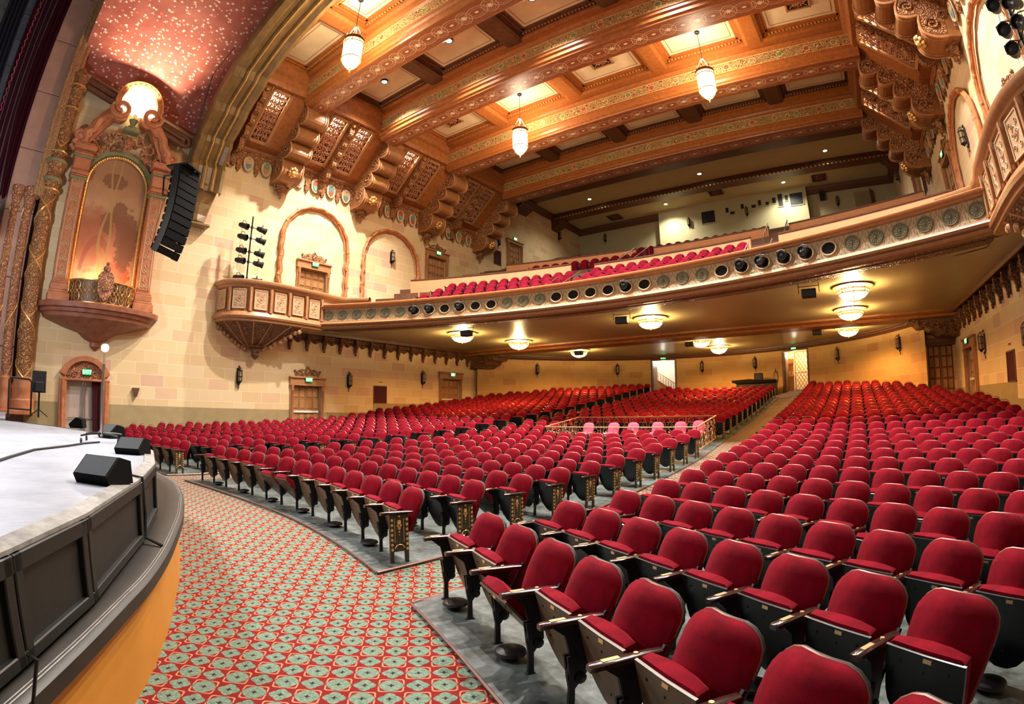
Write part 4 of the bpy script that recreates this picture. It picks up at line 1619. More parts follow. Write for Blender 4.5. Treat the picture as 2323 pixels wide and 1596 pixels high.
# coffers: cream panels framed in each bay, with longitudinal ribs
RIBX = [CX - 6.6, CX - 2.2, CX + 2.2, CX + 6.6]
PANX = [-16.9, -12.5, CX, -3.68, .72]
BAYS = [(7.8, 9.85), (11.45, 14.35), (15.95, 19.3), (20.9, 24.5)]
M_PANEL = solid('marbled_cream_panel', (.72, .56, .34), 0.6, noise=.12, nscale=.9)
for j, (ya, yb) in enumerate(BAYS):
    wood = M_AMBER if j in (0, 2) else M_DKBROWN  # brighter wood and gilt in lantern bays: their light painted into the colour
    for i, x in enumerate(RIBX):
        b = MB()
        b.prism([(x - .30, 17.1), (x - .30, 16.62), (x - .42, 16.56), (x - .42, 16.48), (x - .28, 16.42), (x + .28, 16.42), (x + .42, 16.48), (x + .42, 16.56), (x + .30, 16.62), (x + .30, 17.1)], ya - .1, yb + .1, 'y')
        b.build('ceiling_rib', wood, None, False, f'short brown rib between ceiling coffers, {ORD[i]} from the left, bay {["before the first beam", "behind the first beam", "behind the second beam", "behind the third beam"][j]}', 'ceiling rib', 'ribs between ceiling coffers')
    xs = [BX0 + .1] + RIBX + [BX1 - .1]
    for i in range(5):
        x0 = xs[i] + (.32 if i else 0); x1 = xs[i + 1] - (.32 if i < 4 else 0)
        t = thing('coffer_panel', f'cream ceiling coffer panel, {ORD[i]} from the left in the bay {["before the first beam", "behind the first beam", "behind the second beam", "behind the third beam"][j]}', 'ceiling panel', group='cream coffer panels')
        b = MB(); b.box(x0, x1, ya, yb, 16.80, 16.86)
        obj('panel', b.mesh('panel', M_PANEL), t)
        b = MB()
        for (q, w, z) in ((0, .16, 16.60), (.16, .12, 16.68), (.28, .10, 16.75)):
            b.box(x0 + q, x1 - q, ya + q, ya + q + w, z, 16.81); b.box(x0 + q, x1 - q, yb - q - w, yb - q, z, 16.81)
            b.box(x0 + q, x0 + q + w, ya + q, yb - q, z, 16.81); b.box(x1 - q - w, x1 - q, ya + q, yb - q, z, 16.81)
        nb = int((x1 - x0) / .16)
        for k in range(nb):
            for yy in (ya + .22, yb - .22): b.box(x0 + .2 + k * .155, x0 + .28 + k * .155, yy - .03, yy + .03, 16.62, 16.7, 1)
        obj('moulding', b.mesh('moulding', [wood, M_GOLD if j in (0, 2) else M_MOULD]), t)
        b = MB()
        e = .52
        for (a0, a1, c0, c1) in ((x0 + e, x1 - e, ya + e, ya + e + .025), (x0 + e, x1 - e, yb - e - .025, yb - e), (x0 + e, x0 + e + .025, ya + e, yb - e), (x1 - e - .025, x1 - e, ya + e, yb - e)):
            b.box(a0, a1, c0, c1, 16.792, 16.80)
        obj('painted_line', b.mesh('painted_line', M_BROWN), t)


def vent(x, y, z, s, label, dark=False):
    t = thing('ceiling_grille', label, 'ceiling grille', (x, y, z), 0, 'carved square ceiling grilles')
    b = MB()
    for (a0, a1, c0, c1) in ((-s, s, -s, -s + .09), (-s, s, s - .09, s), (-s, -s + .09, -s, s), (s - .09, s, -s, s)):
        b.bbox(a0, a1, c0, c1, -.10, 0, .02)
    obj('frame', b.mesh('frame', M_DKBROWN if dark else M_MOULD, True), t)
    b = MB(); b.box(-s + .05, s - .05, -s + .05, s - .05, -.02, 0)
    obj('backing', b.mesh('backing', M_BLACK), t)
    b = MB()
    q = s - .1
    for k in range(8):
        a = k * pi / 4
        b.tube([(.06 * cos(a), .06 * sin(a), -.05), (q * .95 * cos(a) * (1.25 if k % 2 else 1), q * .95 * sin(a) * (1.25 if k % 2 else 1), -.05)], .03, 5)
        P = spiral(q * .58 * cos(a + .39), q * .58 * sin(a + .39), q * .26, 1.2, a, 1)
        b.tube([(x_, y_, -.05) for x_, y_ in P], .028, 5)
    b.ball((0, 0, -.05), .12, 8, 5)
    b.tube([(q * .42 * cos(a * pi / 6), q * .42 * sin(a * pi / 6), -.055) for a in range(12)], .022, 5, 0, True)
    obj('carved_fretwork', b.mesh('carved_fretwork', M_CARVROSE if not dark else M_CARVD, True), t)


for k, x in enumerate((-16.9, CX, .72)):
    vent(x, 17.6, 16.80, .52, f'square carved grille in the lit coffer, {["beside the first lantern", "between the two lanterns", "at the right end"][k]}')
for k, (x, y) in enumerate(((-17.2, 38.3), (-8.1, 37.3), (-.2, 38.0))):
    vent(x, y, 17.72, .55, f'dark square grille in the flat ceiling over the rear balcony, {["left end", "middle", "right end"][k]}', True)

# bright spot fixtures in the second bay
for k, (x, y) in enumerate(SPOTS):
    t = thing('recessed_spotlight', f'bright white spotlight set in a dark-framed ceiling coffer, {ORD[k]} from the left', 'spotlight', (x, y, 16.8), 0, 'bright ceiling spotlights')
    b = MB(); b.lathe([(.0001, -.02), (.13, -.02), (.13, -.03), (.0001, -.03)], 16)
    obj('lens', b.mesh('lens', M_SPOTEM), t)
    b = MB(); b.lathe([(.13, 0), (.13, -.08), (.17, -.08), (.18, 0)], 16)
    obj('bezel', b.mesh('bezel', M_IRON, True), t)


# hanging lanterns
def lantern_thing(x, y, zb, label):
    t = thing('hanging_lantern', label, 'hanging lantern', (x, y, zb), 0, 'hanging cylinder lanterns')
    H_ = 1.25; R_ = .36
    b = MB(); b.lathe([(.0001, .04), (.12, .06), (.28, .30), (.335, .42), (.345, 1.15), (.31, 1.22), (.0001, 1.22)], 12)
    obj('glass', b.mesh('glass', M_LAMP2, False), t)
    b = MB()
    for k in range(8):
        a = 2 * pi * k / 8
        b.tube([(r * cos(a), r * sin(a), z) for r, z in ((.04, .02), (.15, .07), (.30, .28), (.36, .42), (.365, 1.3), (.36, 1.42))], .012, 4)
        b.ball((.37 * cos(a), .37 * sin(a), 1.46), .035, 5, 4, 0, (1, 1, 1.6))
    for z, r in ((.42, .36), (1.12, .37), (1.24, .385), (1.34, .375)):
        b.lathe([(r - .015, z - .018), (r + .012, z - .018), (r + .012, z + .018), (r - .015, z + .018)], 16)
    b.ball((0, 0, 0), .06, 8, 5); b.tube([(0, 0, 0), (0, 0, -.12)], .02, 5)
    for k in range(4):
        a = pi / 4 + pi / 2 * k
        b.tube([(.36 * cos(a), .36 * sin(a), 1.35), (.05 * cos(a), .05 * sin(a), 2.0)], .012, 4)
    obj('metal_cage', b.mesh('metal_cage', M_MOULD, True), t)
    b = MB(); b.tube([(0, 0, 1.98), (0, 0, 16.75 - zb)], .014, 5)
    b.lathe([(.0001, 0), (.12, 0), (.10, -.07), (.0001, -.1)], 12, (0, 0, 16.79 - zb))
    b.ball((0, 0, 2.02), .05, 6, 5)
    obj('chain', b.mesh('chain', M_IRON, True), t)
    light('lantern_light', 'POINT', (x, y, zb + 1.9), 480, WARM2, .22)
    light('lantern_glow', 'POINT', (x, y, zb - .4), 260, WARM2, .25)


lantern_thing(-13.3, 8.6, 13.35, 'glowing hanging lantern nearest the stage arch')
lantern_thing(-12.6, 17.9, 13.35, 'glowing hanging lantern between the second and third beams, left of the pair')
lantern_thing(-3.6, 17.9, 13.35, 'glowing hanging lantern between the second and third beams, right of the pair')

# trim beams and mouldings over the rear balcony
def trim_beam(n, y0, y1, z0, label):
    t = thing('ceiling_trim_beam', label, 'ceiling beam', group='dark ceiling beams over the rear balcony')
    b = MB(); b.prism([(y0, 17.74), (y0, z0 + .1), (y0 + .1, z0), (y1 - .1, z0), (y1, z0 + .1), (y1 + .15, z0 + .25), (y1 + .15, 17.74)], XL + .01, XR - .01, 'x')
    obj('beam_body', b.mesh('beam_body', M_DKBROWN), t)
    b = MB()
    for k in range(90):
        x = XL + .4 + k * (XR - XL - .8) / 89
        b.box(x - .07, x + .07, y0 - .02, y0 + .06, z0 - .03, z0 + .05)
    obj('gilt_studs', b.mesh('gilt_studs', M_GOLD), t, kind='stuff')
    for sd, X0, s in (('left', XL, 1), ('right', XR, -1)):
        b = MB(); b.prism([(X0 + s * a, z) for a, z in ((0.01, z0), (1.1, z0), (1.1, z0 - .15), (.8, z0 - .3), (.75, z0 - .5), (.4, z0 - .7), (.01, z0 - .9))], y0 + .1, y1 - .1, 'y')
        b.build('beam_bracket', M_DKBROWN, None, False, f'dark scrolled bracket holding the {label.split(" ")[-1]} gilt-studded ceiling beam at the {sd} wall', 'bracket', 'brackets of the dark beams')


trim_beam(1, 29.6, 31.4, 17.35, 'wide dark ceiling beam with gilt studs over the balcony, front')
trim_beam(2, 35.0, 36.2, 17.35, 'wide dark ceiling beam with gilt studs over the balcony, rear')
b = MB()
for (x0, x1) in ((XL + .01, -13.6), (-1.4, XR - .01)):
    b.prism([(39.99, 17.74), (39.99, 17.25), (39.8, 17.25), (39.6, 17.5), (39.5, 17.74)], x0, x1, 'x')
for X0, s in ((XL, 1), (XR, -1)):
    b.prism([(X0 + s * a, z) for a, z in ((.01, 17.74), (.01, 17.3), (.16, 17.3), (.3, 17.5), (.4, 17.74))], 31.4, 39.6, 'y')
b.build('trim_4', M_DKBROWN, kind='structure', smooth=False)
for k, (x, y) in enumerate(((-17.2, 33.7), (-8.3, 33.6), (.57, 33.7), (-12.4, 37.8), (-2.9, 37.8))):
    t = thing('downlight', f'small white downlight in the balcony ceiling, {"front" if k < 3 else "rear"} row, {ORD[k if k < 3 else k - 3]} from the left', 'downlight', (x, y, 17.745), 0, 'balcony ceiling downlights')
    b = MB(); b.lathe([(.0001, -.02), (.13, -.02), (.0001, -.03)], 16)
    obj('lens', b.mesh('lens', M_SPOTEM), t)
    b = MB(); b.lathe([(.13, 0), (.13, -.03), (.17, -.03), (.18, 0)], 16)
    obj('bezel', b.mesh('bezel', M_WHITE, True), t)
    light('balcony_downlight', 'SPOT', (x, y, 17.6), 1000 if k < 3 else 1100, (1, .95, .78), .1, spot=radians(140), blend=.8)

# projection hatches on the rear wall
for k, (x, z, w, h) in enumerate(((-9.35, 16.75, .55, .50), (-7.75, 17.05, .12, .2), (-7.35, 16.75, .18, .12), (-6.5, 17.15, .12, .2), (-5.6, 17.0, .18, .12), (-5.1, 17.2, .12, .22), (-4.5, 17.05, .12, .14), (-3.95, 17.2, .14, .24), (-3.45, 17.15, .18, .5), (-2.95, 17.25, .12, .22), (-2.2, 17.05, .50, .48))):
    big = w > .4
    t = thing('projection_window', f'{"large square" if big else "small"} dark projection hatch, {ORD[k]} from the left on the balcony rear wall', 'hatch', (x, 39.2, z - .25), pi, 'projection hatches')
    b = MB(); b.box(-w, w, 0, .02, -h, h)
    obj('dark_opening', b.mesh('dark_opening', M_BLACK), t)
    b = MB()
    for (a0, a1, z0, z1) in ((-w - .05, -w, -h - .05, h + .05), (w, w + .05, -h - .05, h + .05), (-w, w, h, h + .05), (-w, w, -h - .05, -h)): b.box(a0, a1, 0, .05, z0, z1)
    obj('frame', b.mesh('frame', M_BWALL), t)
b = MB(); b.box(-.22, .22, 0, .35, -.3, .3)
b.build('wall_loudspeaker', M_BLACK, None, False, 'small black loudspeaker on the rail right of the projection room', 'loudspeaker', loc=(-.2, 39.9, 16.9), rotz=pi)
t = thing('rear_balcony_door', 'grey-brown door standing ajar at the right of the balcony rear wall', 'door', (3.0, 40, 14.9), pi)
b = MB(); b.box(-.75, .75, 0, .06, 0, 2.0); obj('frame', b.mesh('frame', M_DADO), t)
b = MB(); b.box(-.05, .7, .06, .1, 0, 1.95)
o = obj('door_leaf', b.mesh('door_leaf', M_BROWN), t); o.location = (-.7, 0, 0); o.rotation_euler.z = radians(60)


# ================================================================ coved side cornices
CONS = [10.75, 15.6, 20.6, 25.6]
CW = .56


def bump(p0, p1, n=7, h=.55):
    """lobe bulging below the chord p0->p1 (in out,z plane)"""
    (a, z), (c, w) = p0, p1
    dx, dz = c - a, w - z
    L = math.hypot(dx, dz)
    nx_, nz_ = dz / L, -dx / L
    out = []
    for i in range(n + 1):
        t = i / n
        q = sin(pi * t) ** .8 * h * L
        out.append((a + dx * t + nx_ * q, z + dz * t + nz_ * q))
    return out


def console_meshes():
    anchors = [(.42, 12.05), (1.12, 13.0), (1.62, 13.72), (2.15, 14.35), (2.78, 15.02)]
    prof = []
    for k, (p, q) in enumerate(zip(anchors, anchors[1:])):
        prof += bump(p, q, 8, .36 if k == 0 else .52)
    full = [(0.02, 15.02), (0.02, 12.0)] + prof + [(2.78, 15.25), (.6, 15.25)]
    b = MB(); b.prism([(a, z) for a, z in full], -CW, CW, 'x')   # (y=a, z) extruded on x
    body = b.mesh('console_body', solid('console_brown', (.30, .125, .04), .4, noise=.15, nscale=5), False)
    b = MB()
    for s in (-1, 1):
        b.tube([(s * CW, a, z) for a, z in prof], .045, 5)
        b.tube([(s * (CW - .14), a + .012, z - .01) for a, z in prof], .018, 4)
    rim = b.mesh('gilt_edges', M_MOULD, True)
    b = MB()
    for s in (-1, 1):
        ins = [(a - .16 * 0, z + .12) for a, z in prof]
        b.loft([[(s * (CW + .012), a, z) for a, z in ins], [(s * (CW + .012), .3 + (a - .42) * .55, z * .5 + 7.35 + .6 * (a - .4)) for a, z in ins]], 0, False)
        for k, (p, q) in enumerate(zip(anchors, anchors[1:])):
            cx_, cz_ = (p[0] + q[0]) / 2 + .02, (p[1] + q[1]) / 2 + .05
            P = spiral(cx_, cz_, .24, 1.4, 0, 1)
            b.tube([(s * (CW + .03), a, z) for a, z in P], .035, 5)
            P = spiral(cx_ - .42, cz_ + .28, .17, 1.2, pi, -1)
            b.tube([(s * (CW + .03), a, z) for a, z in P], .028, 5)
    side = b.mesh('carved_flank', M_CARV, True)
    b = MB()
    m = prof[5]
    c = (0, m[0] + .06, m[1] - .02)
    for k in range(8):
        a = 2 * pi * k / 8
        b.ball((.17 * cos(a), c[1] + .10 * sin(a), c[2] + .15 * sin(a)), .085, 6, 5)
    b.ball((0, c[1] + .05, c[2] - .06), .12, 8, 6)
    P = spiral(0, 0, .28, 1.0, 0, 1)
    ros = b.mesh('lion_rosette', M_GOLD, True)
    b = MB()
    lion(b, 0, .28, 12.0, 1.35)
    b.lathe([(.0001, -.38), (.07, -.30), (.05, -.24), (.13, -.14), (.10, -.05), (.20, .02), (.0001, .05)], 10, (0, .22, 11.72))
    for s in (-1, 1):
        scrolls(b, [(s * .34, 12.1, .17, pi / 2, s), (s * .26, 11.75, .10, 0, -s)], .22, .045)
    b.bbox(-.52, .52, .0, .5, 12.16, 12.32, .05)
    mask = b.mesh('mask_pendant', M_CARV, True)
    return body, rim, side, ros, mask


CM = console_meshes()


def shield_meshes():
    b = MB()
    out = arcpts(0, 12.74, .26, -.15, pi + .15, 10)
    pts = out + [(-.24, 12.5), (-.13, 12.34), (0, 12.27), (.13, 12.34), (.24, 12.5)]
    b.prism(pts, .10, .14, 'y')
    plate = b
    r = MB(); r.tube([(x, .15, z) for x, z in pts], .022, 5, 0, True)
    return plate, r.mesh('shield_rim', M_COFFER, True)


SHP, SHR = shield_meshes()
SHPM = SHP.mesh('shield_plate', M_PLASTER, True)
SHC = []
for c1, c2 in (((.10, .24, .24), (.40, .08, .04)), ((.45, .10, .05), (.16, .30, .28)), ((.20, .26, .12), (.50, .24, .08)), ((.5, .33, .16), (.12, .2, .22))):
    b = MB(); b.prism([(-.15, 12.86), (.15, 12.86), (.15, 12.64), (-.15, 12.64)], .15, .175, 'y', 0)
    b.prism([(-.15, 12.64), (.15, 12.64), (.13, 12.5), (0, 12.36), (-.13, 12.5)], .15, .175, 'y', 1)
    b.ball((0, .16, 12.93), .06, 6, 4, 0, (1.6, .6, 1))
    SHC.append(b.mesh('coat_of_arms', [solid('arms_a', c1, .5), solid('arms_b', c2, .5)], True))
FRZ = MB()   # scalloped frieze cell, 0.95 wide
o_ = arcpts(0, 12.68, .36, 0, pi, 10)
FRZ.prism([(-.475, 13.35), (-.475, 12.32), (-.40, 12.26), (-.36, 12.36)] + o_[::-1] + [(.36, 12.36), (.40, 12.26), (.475, 12.32), (.475, 13.35)], .0, .12, 'y')
FRZ.bbox(-.475, .475, 0, .2, 13.22, 13.36, .03)
FRZ.lathe([(.0001, -.16), (.05, -.12), (.03, -.05), (.07, 0), (.0001, .02)], 8, (.475, .08, 12.3))
FRZ.box(-.475, .475, 0, .06, 12.56, 13.3)
FRZM = FRZ.mesh('frieze_arch', M_CARV, False)


def cove_pt(u, t, n=0.0):
    """point on the sloping cove board: u along the wall, t 0 bottom .. 1 top, n lift off the surface"""
    a = .70 + 2.05 * t; z = 13.5 + 1.85 * t
    L = math.hypot(2.05, 1.85)
    return (u, a + n * 1.85 / L * 1.0, z - n * 2.05 / L)


def grille_meshes():
    b = MB()
    W2, fr = .50, .10
    def strip(u0, u1, t0, t1, n0, n1):
        P = [cove_pt(u0, t0, n0), cove_pt(u1, t0, n0), cove_pt(u1, t1, n0), cove_pt(u0, t1, n0)]
        Q = [cove_pt(u0, t0, n1), cove_pt(u1, t0, n1), cove_pt(u1, t1, n1), cove_pt(u0, t1, n1)]
        b.loft([P, Q], 0, True, True)
    strip(-W2, -W2 + fr, .02, .98, 0, .10); strip(W2 - fr, W2, .02, .98, 0, .10)
    strip(-W2, W2, .02, .07, 0, .10); strip(-W2, W2, .93, .98, 0, .10)
    strip(-W2 - .06, -W2, .0, 1, 0, .05); strip(W2, W2 + .06, .0, 1, 0, .05)
    frame = b.mesh('frame', M_MOULD, False)
    g = MB()
    n = 9
    for r in range(n):
        t = .11 + .78 * r / (n - 1)
        for s in (-1, 1):
            for (du, dt, rr, d) in ((.19, 0, .13, 1), (.28, .055, .08, -1), (.10, .055, .075, -1)):
                P = spiral(0, 0, rr, 1.2, (r * 1.3 if s > 0 else pi - r * 1.3), d * s)
                g.tube([cove_pt(s * du + x, t + dt + z / 2.76, .04) for x, z in P], .034, 4)
        g.tube([cove_pt(0, t - .05, .04), cove_pt(.03 * (-1) ** r, t, .05), cove_pt(0, t + .06, .04)], .032, 4)
        g.ball(cove_pt(0, t + .06, .05), .055, 6, 4)
    fret = g.mesh('scroll_fretwork', M_CARVROSE, True)
    return frame, fret


GRM = grille_meshes()
# backing behind the fretwork: paler upper half paints in part of the lamp glow
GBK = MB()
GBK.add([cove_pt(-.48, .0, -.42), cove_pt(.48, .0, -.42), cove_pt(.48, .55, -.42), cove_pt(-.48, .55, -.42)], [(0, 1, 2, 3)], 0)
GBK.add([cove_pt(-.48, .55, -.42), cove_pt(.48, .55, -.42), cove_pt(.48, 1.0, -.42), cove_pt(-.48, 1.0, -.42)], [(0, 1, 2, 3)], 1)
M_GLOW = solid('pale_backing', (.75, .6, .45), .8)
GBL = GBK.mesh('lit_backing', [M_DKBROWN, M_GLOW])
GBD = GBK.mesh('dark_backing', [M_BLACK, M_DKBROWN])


def small_bracket():
    b = MB()
    anchors = [(.3, 12.9), (.95, 13.4), (1.35, 13.85), (1.75, 14.25), (2.15, 14.65), (2.6, 15.05)]
    prof = []
    for p, q in zip(anchors, anchors[1:]): prof += bump(p, q, 5, .35)
    b.prism([(0.02, 15.1), (.02, 12.5), (.2, 12.45)] + prof + [(2.6, 15.4)], -.13, .13, 'x')
    b.ball((0, .22, 12.4), .13, 7, 5, 0); b.bbox(-.16, .16, 0, .3, 12.9, 13.3, .03)
    b.ball((0, 2.66, 15.15), .13, 6, 5, 0)
    return b.mesh('small_bracket', M_CARV, False)


SBM = small_bracket()
for nm, f_, X0, s in (('left', wl, XL, 1), ('right', wr, XR, -1)):
    # cove boards, upper lintel and backing
    b = MB()
    def rect(ps): b.add(ps, [(0, 1, 2, 3)])
    gr = []
    for c in [5.9] + CONS[:3]:
        gr += [c + 1.42, c + 2.98]
    edges = [7.3]
    lst = sorted(g for g in gr if g > 7.6)
    ycur = 7.3
    def P3(u, t): p = cove_pt(u, t); return (X0 + s * p[1], u, p[2])
    for g in lst:
        rect([P3(ycur, 0), P3(g - .45, 0), P3(g - .45, 1), P3(ycur, 1)]); ycur = g + .45
        for t0, t1 in ((0, .05), (.95, 1)):
            rect([P3(g - .45, t0), P3(g + .45, t0), P3(g + .45, t1), P3(g - .45, t1)])
    rect([P3(ycur, 0), P3(26.2, 0), P3(26.2, 1), P3(ycur, 1)])
    pr = [(0.0, 13.3), (.22, 13.3), (.25, 13.42), (.55, 13.46), (.70, 13.5), (.70, 13.56), (0, 13.56)]
    b.prism([(X0 + s * a, z) for a, z in pr], 7.3, 26.2, 'y')
    pr = [(2.66, 15.3), (2.95, 15.3), (3.0, 15.5), (3.0, 15.9), (3.15, 16.0), (3.15, 16.3), (3.0, 16.4), (3.0, 17.1), (2.66, 17.1)]
    b.prism([(X0 + s * a, z) for a, z in pr], 7.3, 26.15, 'y')
    b.add([(X0 + s * a, 26.2, z) for a, z in ((0, 13.4), (2.8, 15.3), (2.8, 17.1), (0, 17.1))], [(0, 1, 2, 3)])
    b.build('ceiling_cove_' + nm, M_BROWN, kind='structure', smooth=False)
    for k, y in enumerate(CONS):
        t = thing('scrolled_console', f'huge scrolled console with lion mask under a beam, {ORD[k]} from stage, {nm} wall', 'console', group='scrolled consoles under the beams')
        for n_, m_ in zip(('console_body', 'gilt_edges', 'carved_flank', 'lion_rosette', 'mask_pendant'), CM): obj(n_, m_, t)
        put(t, f_(y))
    for k, g in enumerate(lst):
        lit = k < 4 if nm == 'left' else True
        t = thing('carved_cove_grille', f'pierced scrollwork grille in the sloping {nm} cornice, {ORD[k]} from the stage{", glowing" if lit else ""}', 'grille', group='pierced cornice grilles')
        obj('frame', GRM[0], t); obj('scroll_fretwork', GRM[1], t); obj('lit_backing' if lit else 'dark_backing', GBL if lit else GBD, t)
        put(t, f_(g))
        if lit:
            lp = cove_pt(0, .80, -.26); light('cornice_lamp', 'POINT', (X0 + s * lp[1], g, lp[2]), 60, (1, .80, .58), .07)
    for k, c in enumerate([5.9] + CONS[:3]):
        t = obj('small_scroll_bracket', SBM, None, f'narrow scrolled bracket between two cornice grilles, {nm} wall, {ORD[k]} from the stage', 'bracket', 'narrow cornice brackets'); put(t, f_(c + 2.2))
    k = 0
    y0 = 8.05
    ys = [y0 - .08, y0 + .87, y0 + 1.82]
    for c in CONS[:3]: ys += [c + 1.02, c + 1.97, c + 2.92, c + 3.87]
    for k, y in enumerate(ys):
        t = thing('heraldic_shield', f'painted shield in a scalloped frieze arch, {nm} wall, {ORD[k]} from the stage', 'shield', group=f'heraldic shields along the {nm} frieze')
        pm = obj('shield_plate', SHPM, t); obj('shield_rim', SHR, pm)
        obj('coat_of_arms', SHC[(k * 3 + (k // 4)) % 4], pm)
        obj('frieze_arch', FRZM, t)
        put(t, f_(y))


# ---------------------------------------------------------------- moulded arches on the upper walls
def arch_mesh(w, zs, zt, zb, r=.085):
    """w half width, spring zs, top zt, base zb"""
    P = [(-w, zb + (zs - zb) * i / 14) for i in range(15)] + [(w * -cos(pi * i / 28), zs + (zt - zs) * sin(pi * i / 28)) for i in range(1, 28)] + [(w, zs + (zb - zs) * i / 14) for i in range(15)]
    b = MB()
    Q = []
    for i, (x, z) in enumerate(P):
        wob = .045 * sin(i * 1.9) * (1 if z < zs else .45)
        L = math.hypot(x, z - zs) or 1
        if z > zs: x, z = x * (1 + wob / L), zs + (z - zs) * (1 + wob / L)
        else: x = x + wob
        Q.append((x, .06, z))
    b.tube(Q, r, 7, 0)
    b.tube([(x, .12 + .02 * sin(i * 2.6), z) for i, (x, _, z) in enumerate(Q)], r * .55, 6, 0)
    for i in range(2, len(Q), 4):
        x, _, z = Q[i]; b.ball((x, .1, z), r * 1.15, 7, 5, 0, (1, .8, 1))
    b.tube([(x * (1 - .16 / max(w, .1)), .03, z if z < zs else zs + (z - zs) * .95) for x, _, z in Q], .035, 5, 0)
    return b.mesh('moulded_arch', M_TERRA, True)


A1 = arch_mesh(1.95, 9.6, 11.5, 6.4); A2 = arch_mesh(2.0, 9.7, 11.55, 7.0)
for nm, f_ in (('left', wl), ('right', wr)):
    put(obj('moulded_arch', A1, None, f'twisted terracotta arch moulding around the box door, {nm} wall', 'arch moulding', 'terracotta arch mouldings'), f_(13.08, 0, .08))
    put(obj('moulded_arch', A2, None, f'twisted terracotta arch moulding around the upper lantern, {nm} wall', 'arch moulding', 'terracotta arch mouldings'), f_(18.05, 0, .08))

# ---------------------------------------------------------------- great stage arch
M_ARCHG = solid('olive_gilded_arch', (.20, .115, .035), 0.38, noise=.25, nscale=2.5, bump=.15)
t = thing('great_stage_arch', 'broad ribbed olive and gold arch spanning the hall in front of the coffered ceiling', 'arch')
yprof = [(6.0, -.12), (6.05, .06), (6.3, .10), (6.38, -.02), (6.55, -.02), (6.6, .07), (6.75, .07), (6.8, -.02), (7.0, -.02), (7.05, .07), (7.2, .07), (7.25, -.02), (7.45, .10), (7.6, .06), (7.65, -.35)]
path = []
full = [(a, z) for a, z in ARCHP[2:19]]
fine = []
for (a, z), (c, w_) in zip(full, full[1:]):
    for i in range(5): fine.append((a + (c - a) * i / 5, z + (w_ - z) * i / 5))
fine.append(full[-1])
b = MB()
rings = []
m = len(fine)
for i, (x, z) in enumerate(fine):
    xa, za = fine[max(0, i - 2)]; xb, zb_ = fine[min(m - 1, i + 2)]
    tx, tz = xb - xa, zb_ - za
    L = math.hypot(tx, tz); nx_, nz_ = tz / L, -tx / L    # towards the hall
    k = min(i, m - 1 - i)
    step = 0.0
    if k < 22: step = .16 * ((k % 5) / 5) - .02 + .05 * (22 - k) / 22
    rings.append([(x + nx_ * (h + step), y, z + nz_ * (h + step)) for y, h in yprof] + [(x - nx_ * .35, 7.65, z - nz_ * .35 + .2), (x - nx_ * .35, 6.0, z - nz_ * .35 + .2)])
b.loft(rings, 0, True, True)
obj('ribbed_soffit', b.mesh('ribbed_soffit', M_ARCHG, False), t)
b = MB()
for yy in (6.68, 7.12):
    rr = []
    for i, (x, z) in enumerate(fine):
        xa, za = fine[max(0, i - 2)]; xb, zb_ = fine[min(m - 1, i + 2)]
        tx, tz = xb - xa, zb_ - za; L = math.hypot(tx, tz)
        k = min(i, m - 1 - i); step = (.16 * ((k % 5) / 5) - .02 + .05 * (22 - k) / 22) if k < 22 else 0
        rr.append((x + tz / L * (.09 + step), yy, z - tx / L * (.09 + step)))
    b.tube(rr, .035, 5)
obj('gilt_bead', b.mesh('gilt_bead', M_GOLD, True), t)
for X0, s in ((XL, 1), (XR, -1)):
    b = MB()
    pr = [(9.25, .25), (9.45, .42), (9.6, .50), (9.9, .38), (10.3, .42), (10.7, .52)]
    rings = []
    for z, o in ((9.2, .30), (9.28, .36), (9.34, .30), (9.6, .26), (10.1, .32), (10.6, .45), (10.9, .58)):
        y0, y1 = 6.35 - (z - 9.2) * .2, 7.2 + (z - 9.2) * .26
        rings.append([(X0 + s * .01, y0, z), (X0 + s * o, y0 + .1, z), (X0 + s * (o + .1), (y0 + y1) / 2, z), (X0 + s * o, y1 - .1, z), (X0 + s * .01, y1, z)])
    b.loft(rings, 0, True, True)
    b.bbox(min(X0 + s * .01, X0 + s * .75), max(X0 + s * .01, X0 + s * .48), 6.15, 7.4, 9.08, 9.22, .04)
    obj('springer', b.mesh('springer', M_ARCHG, False), t)

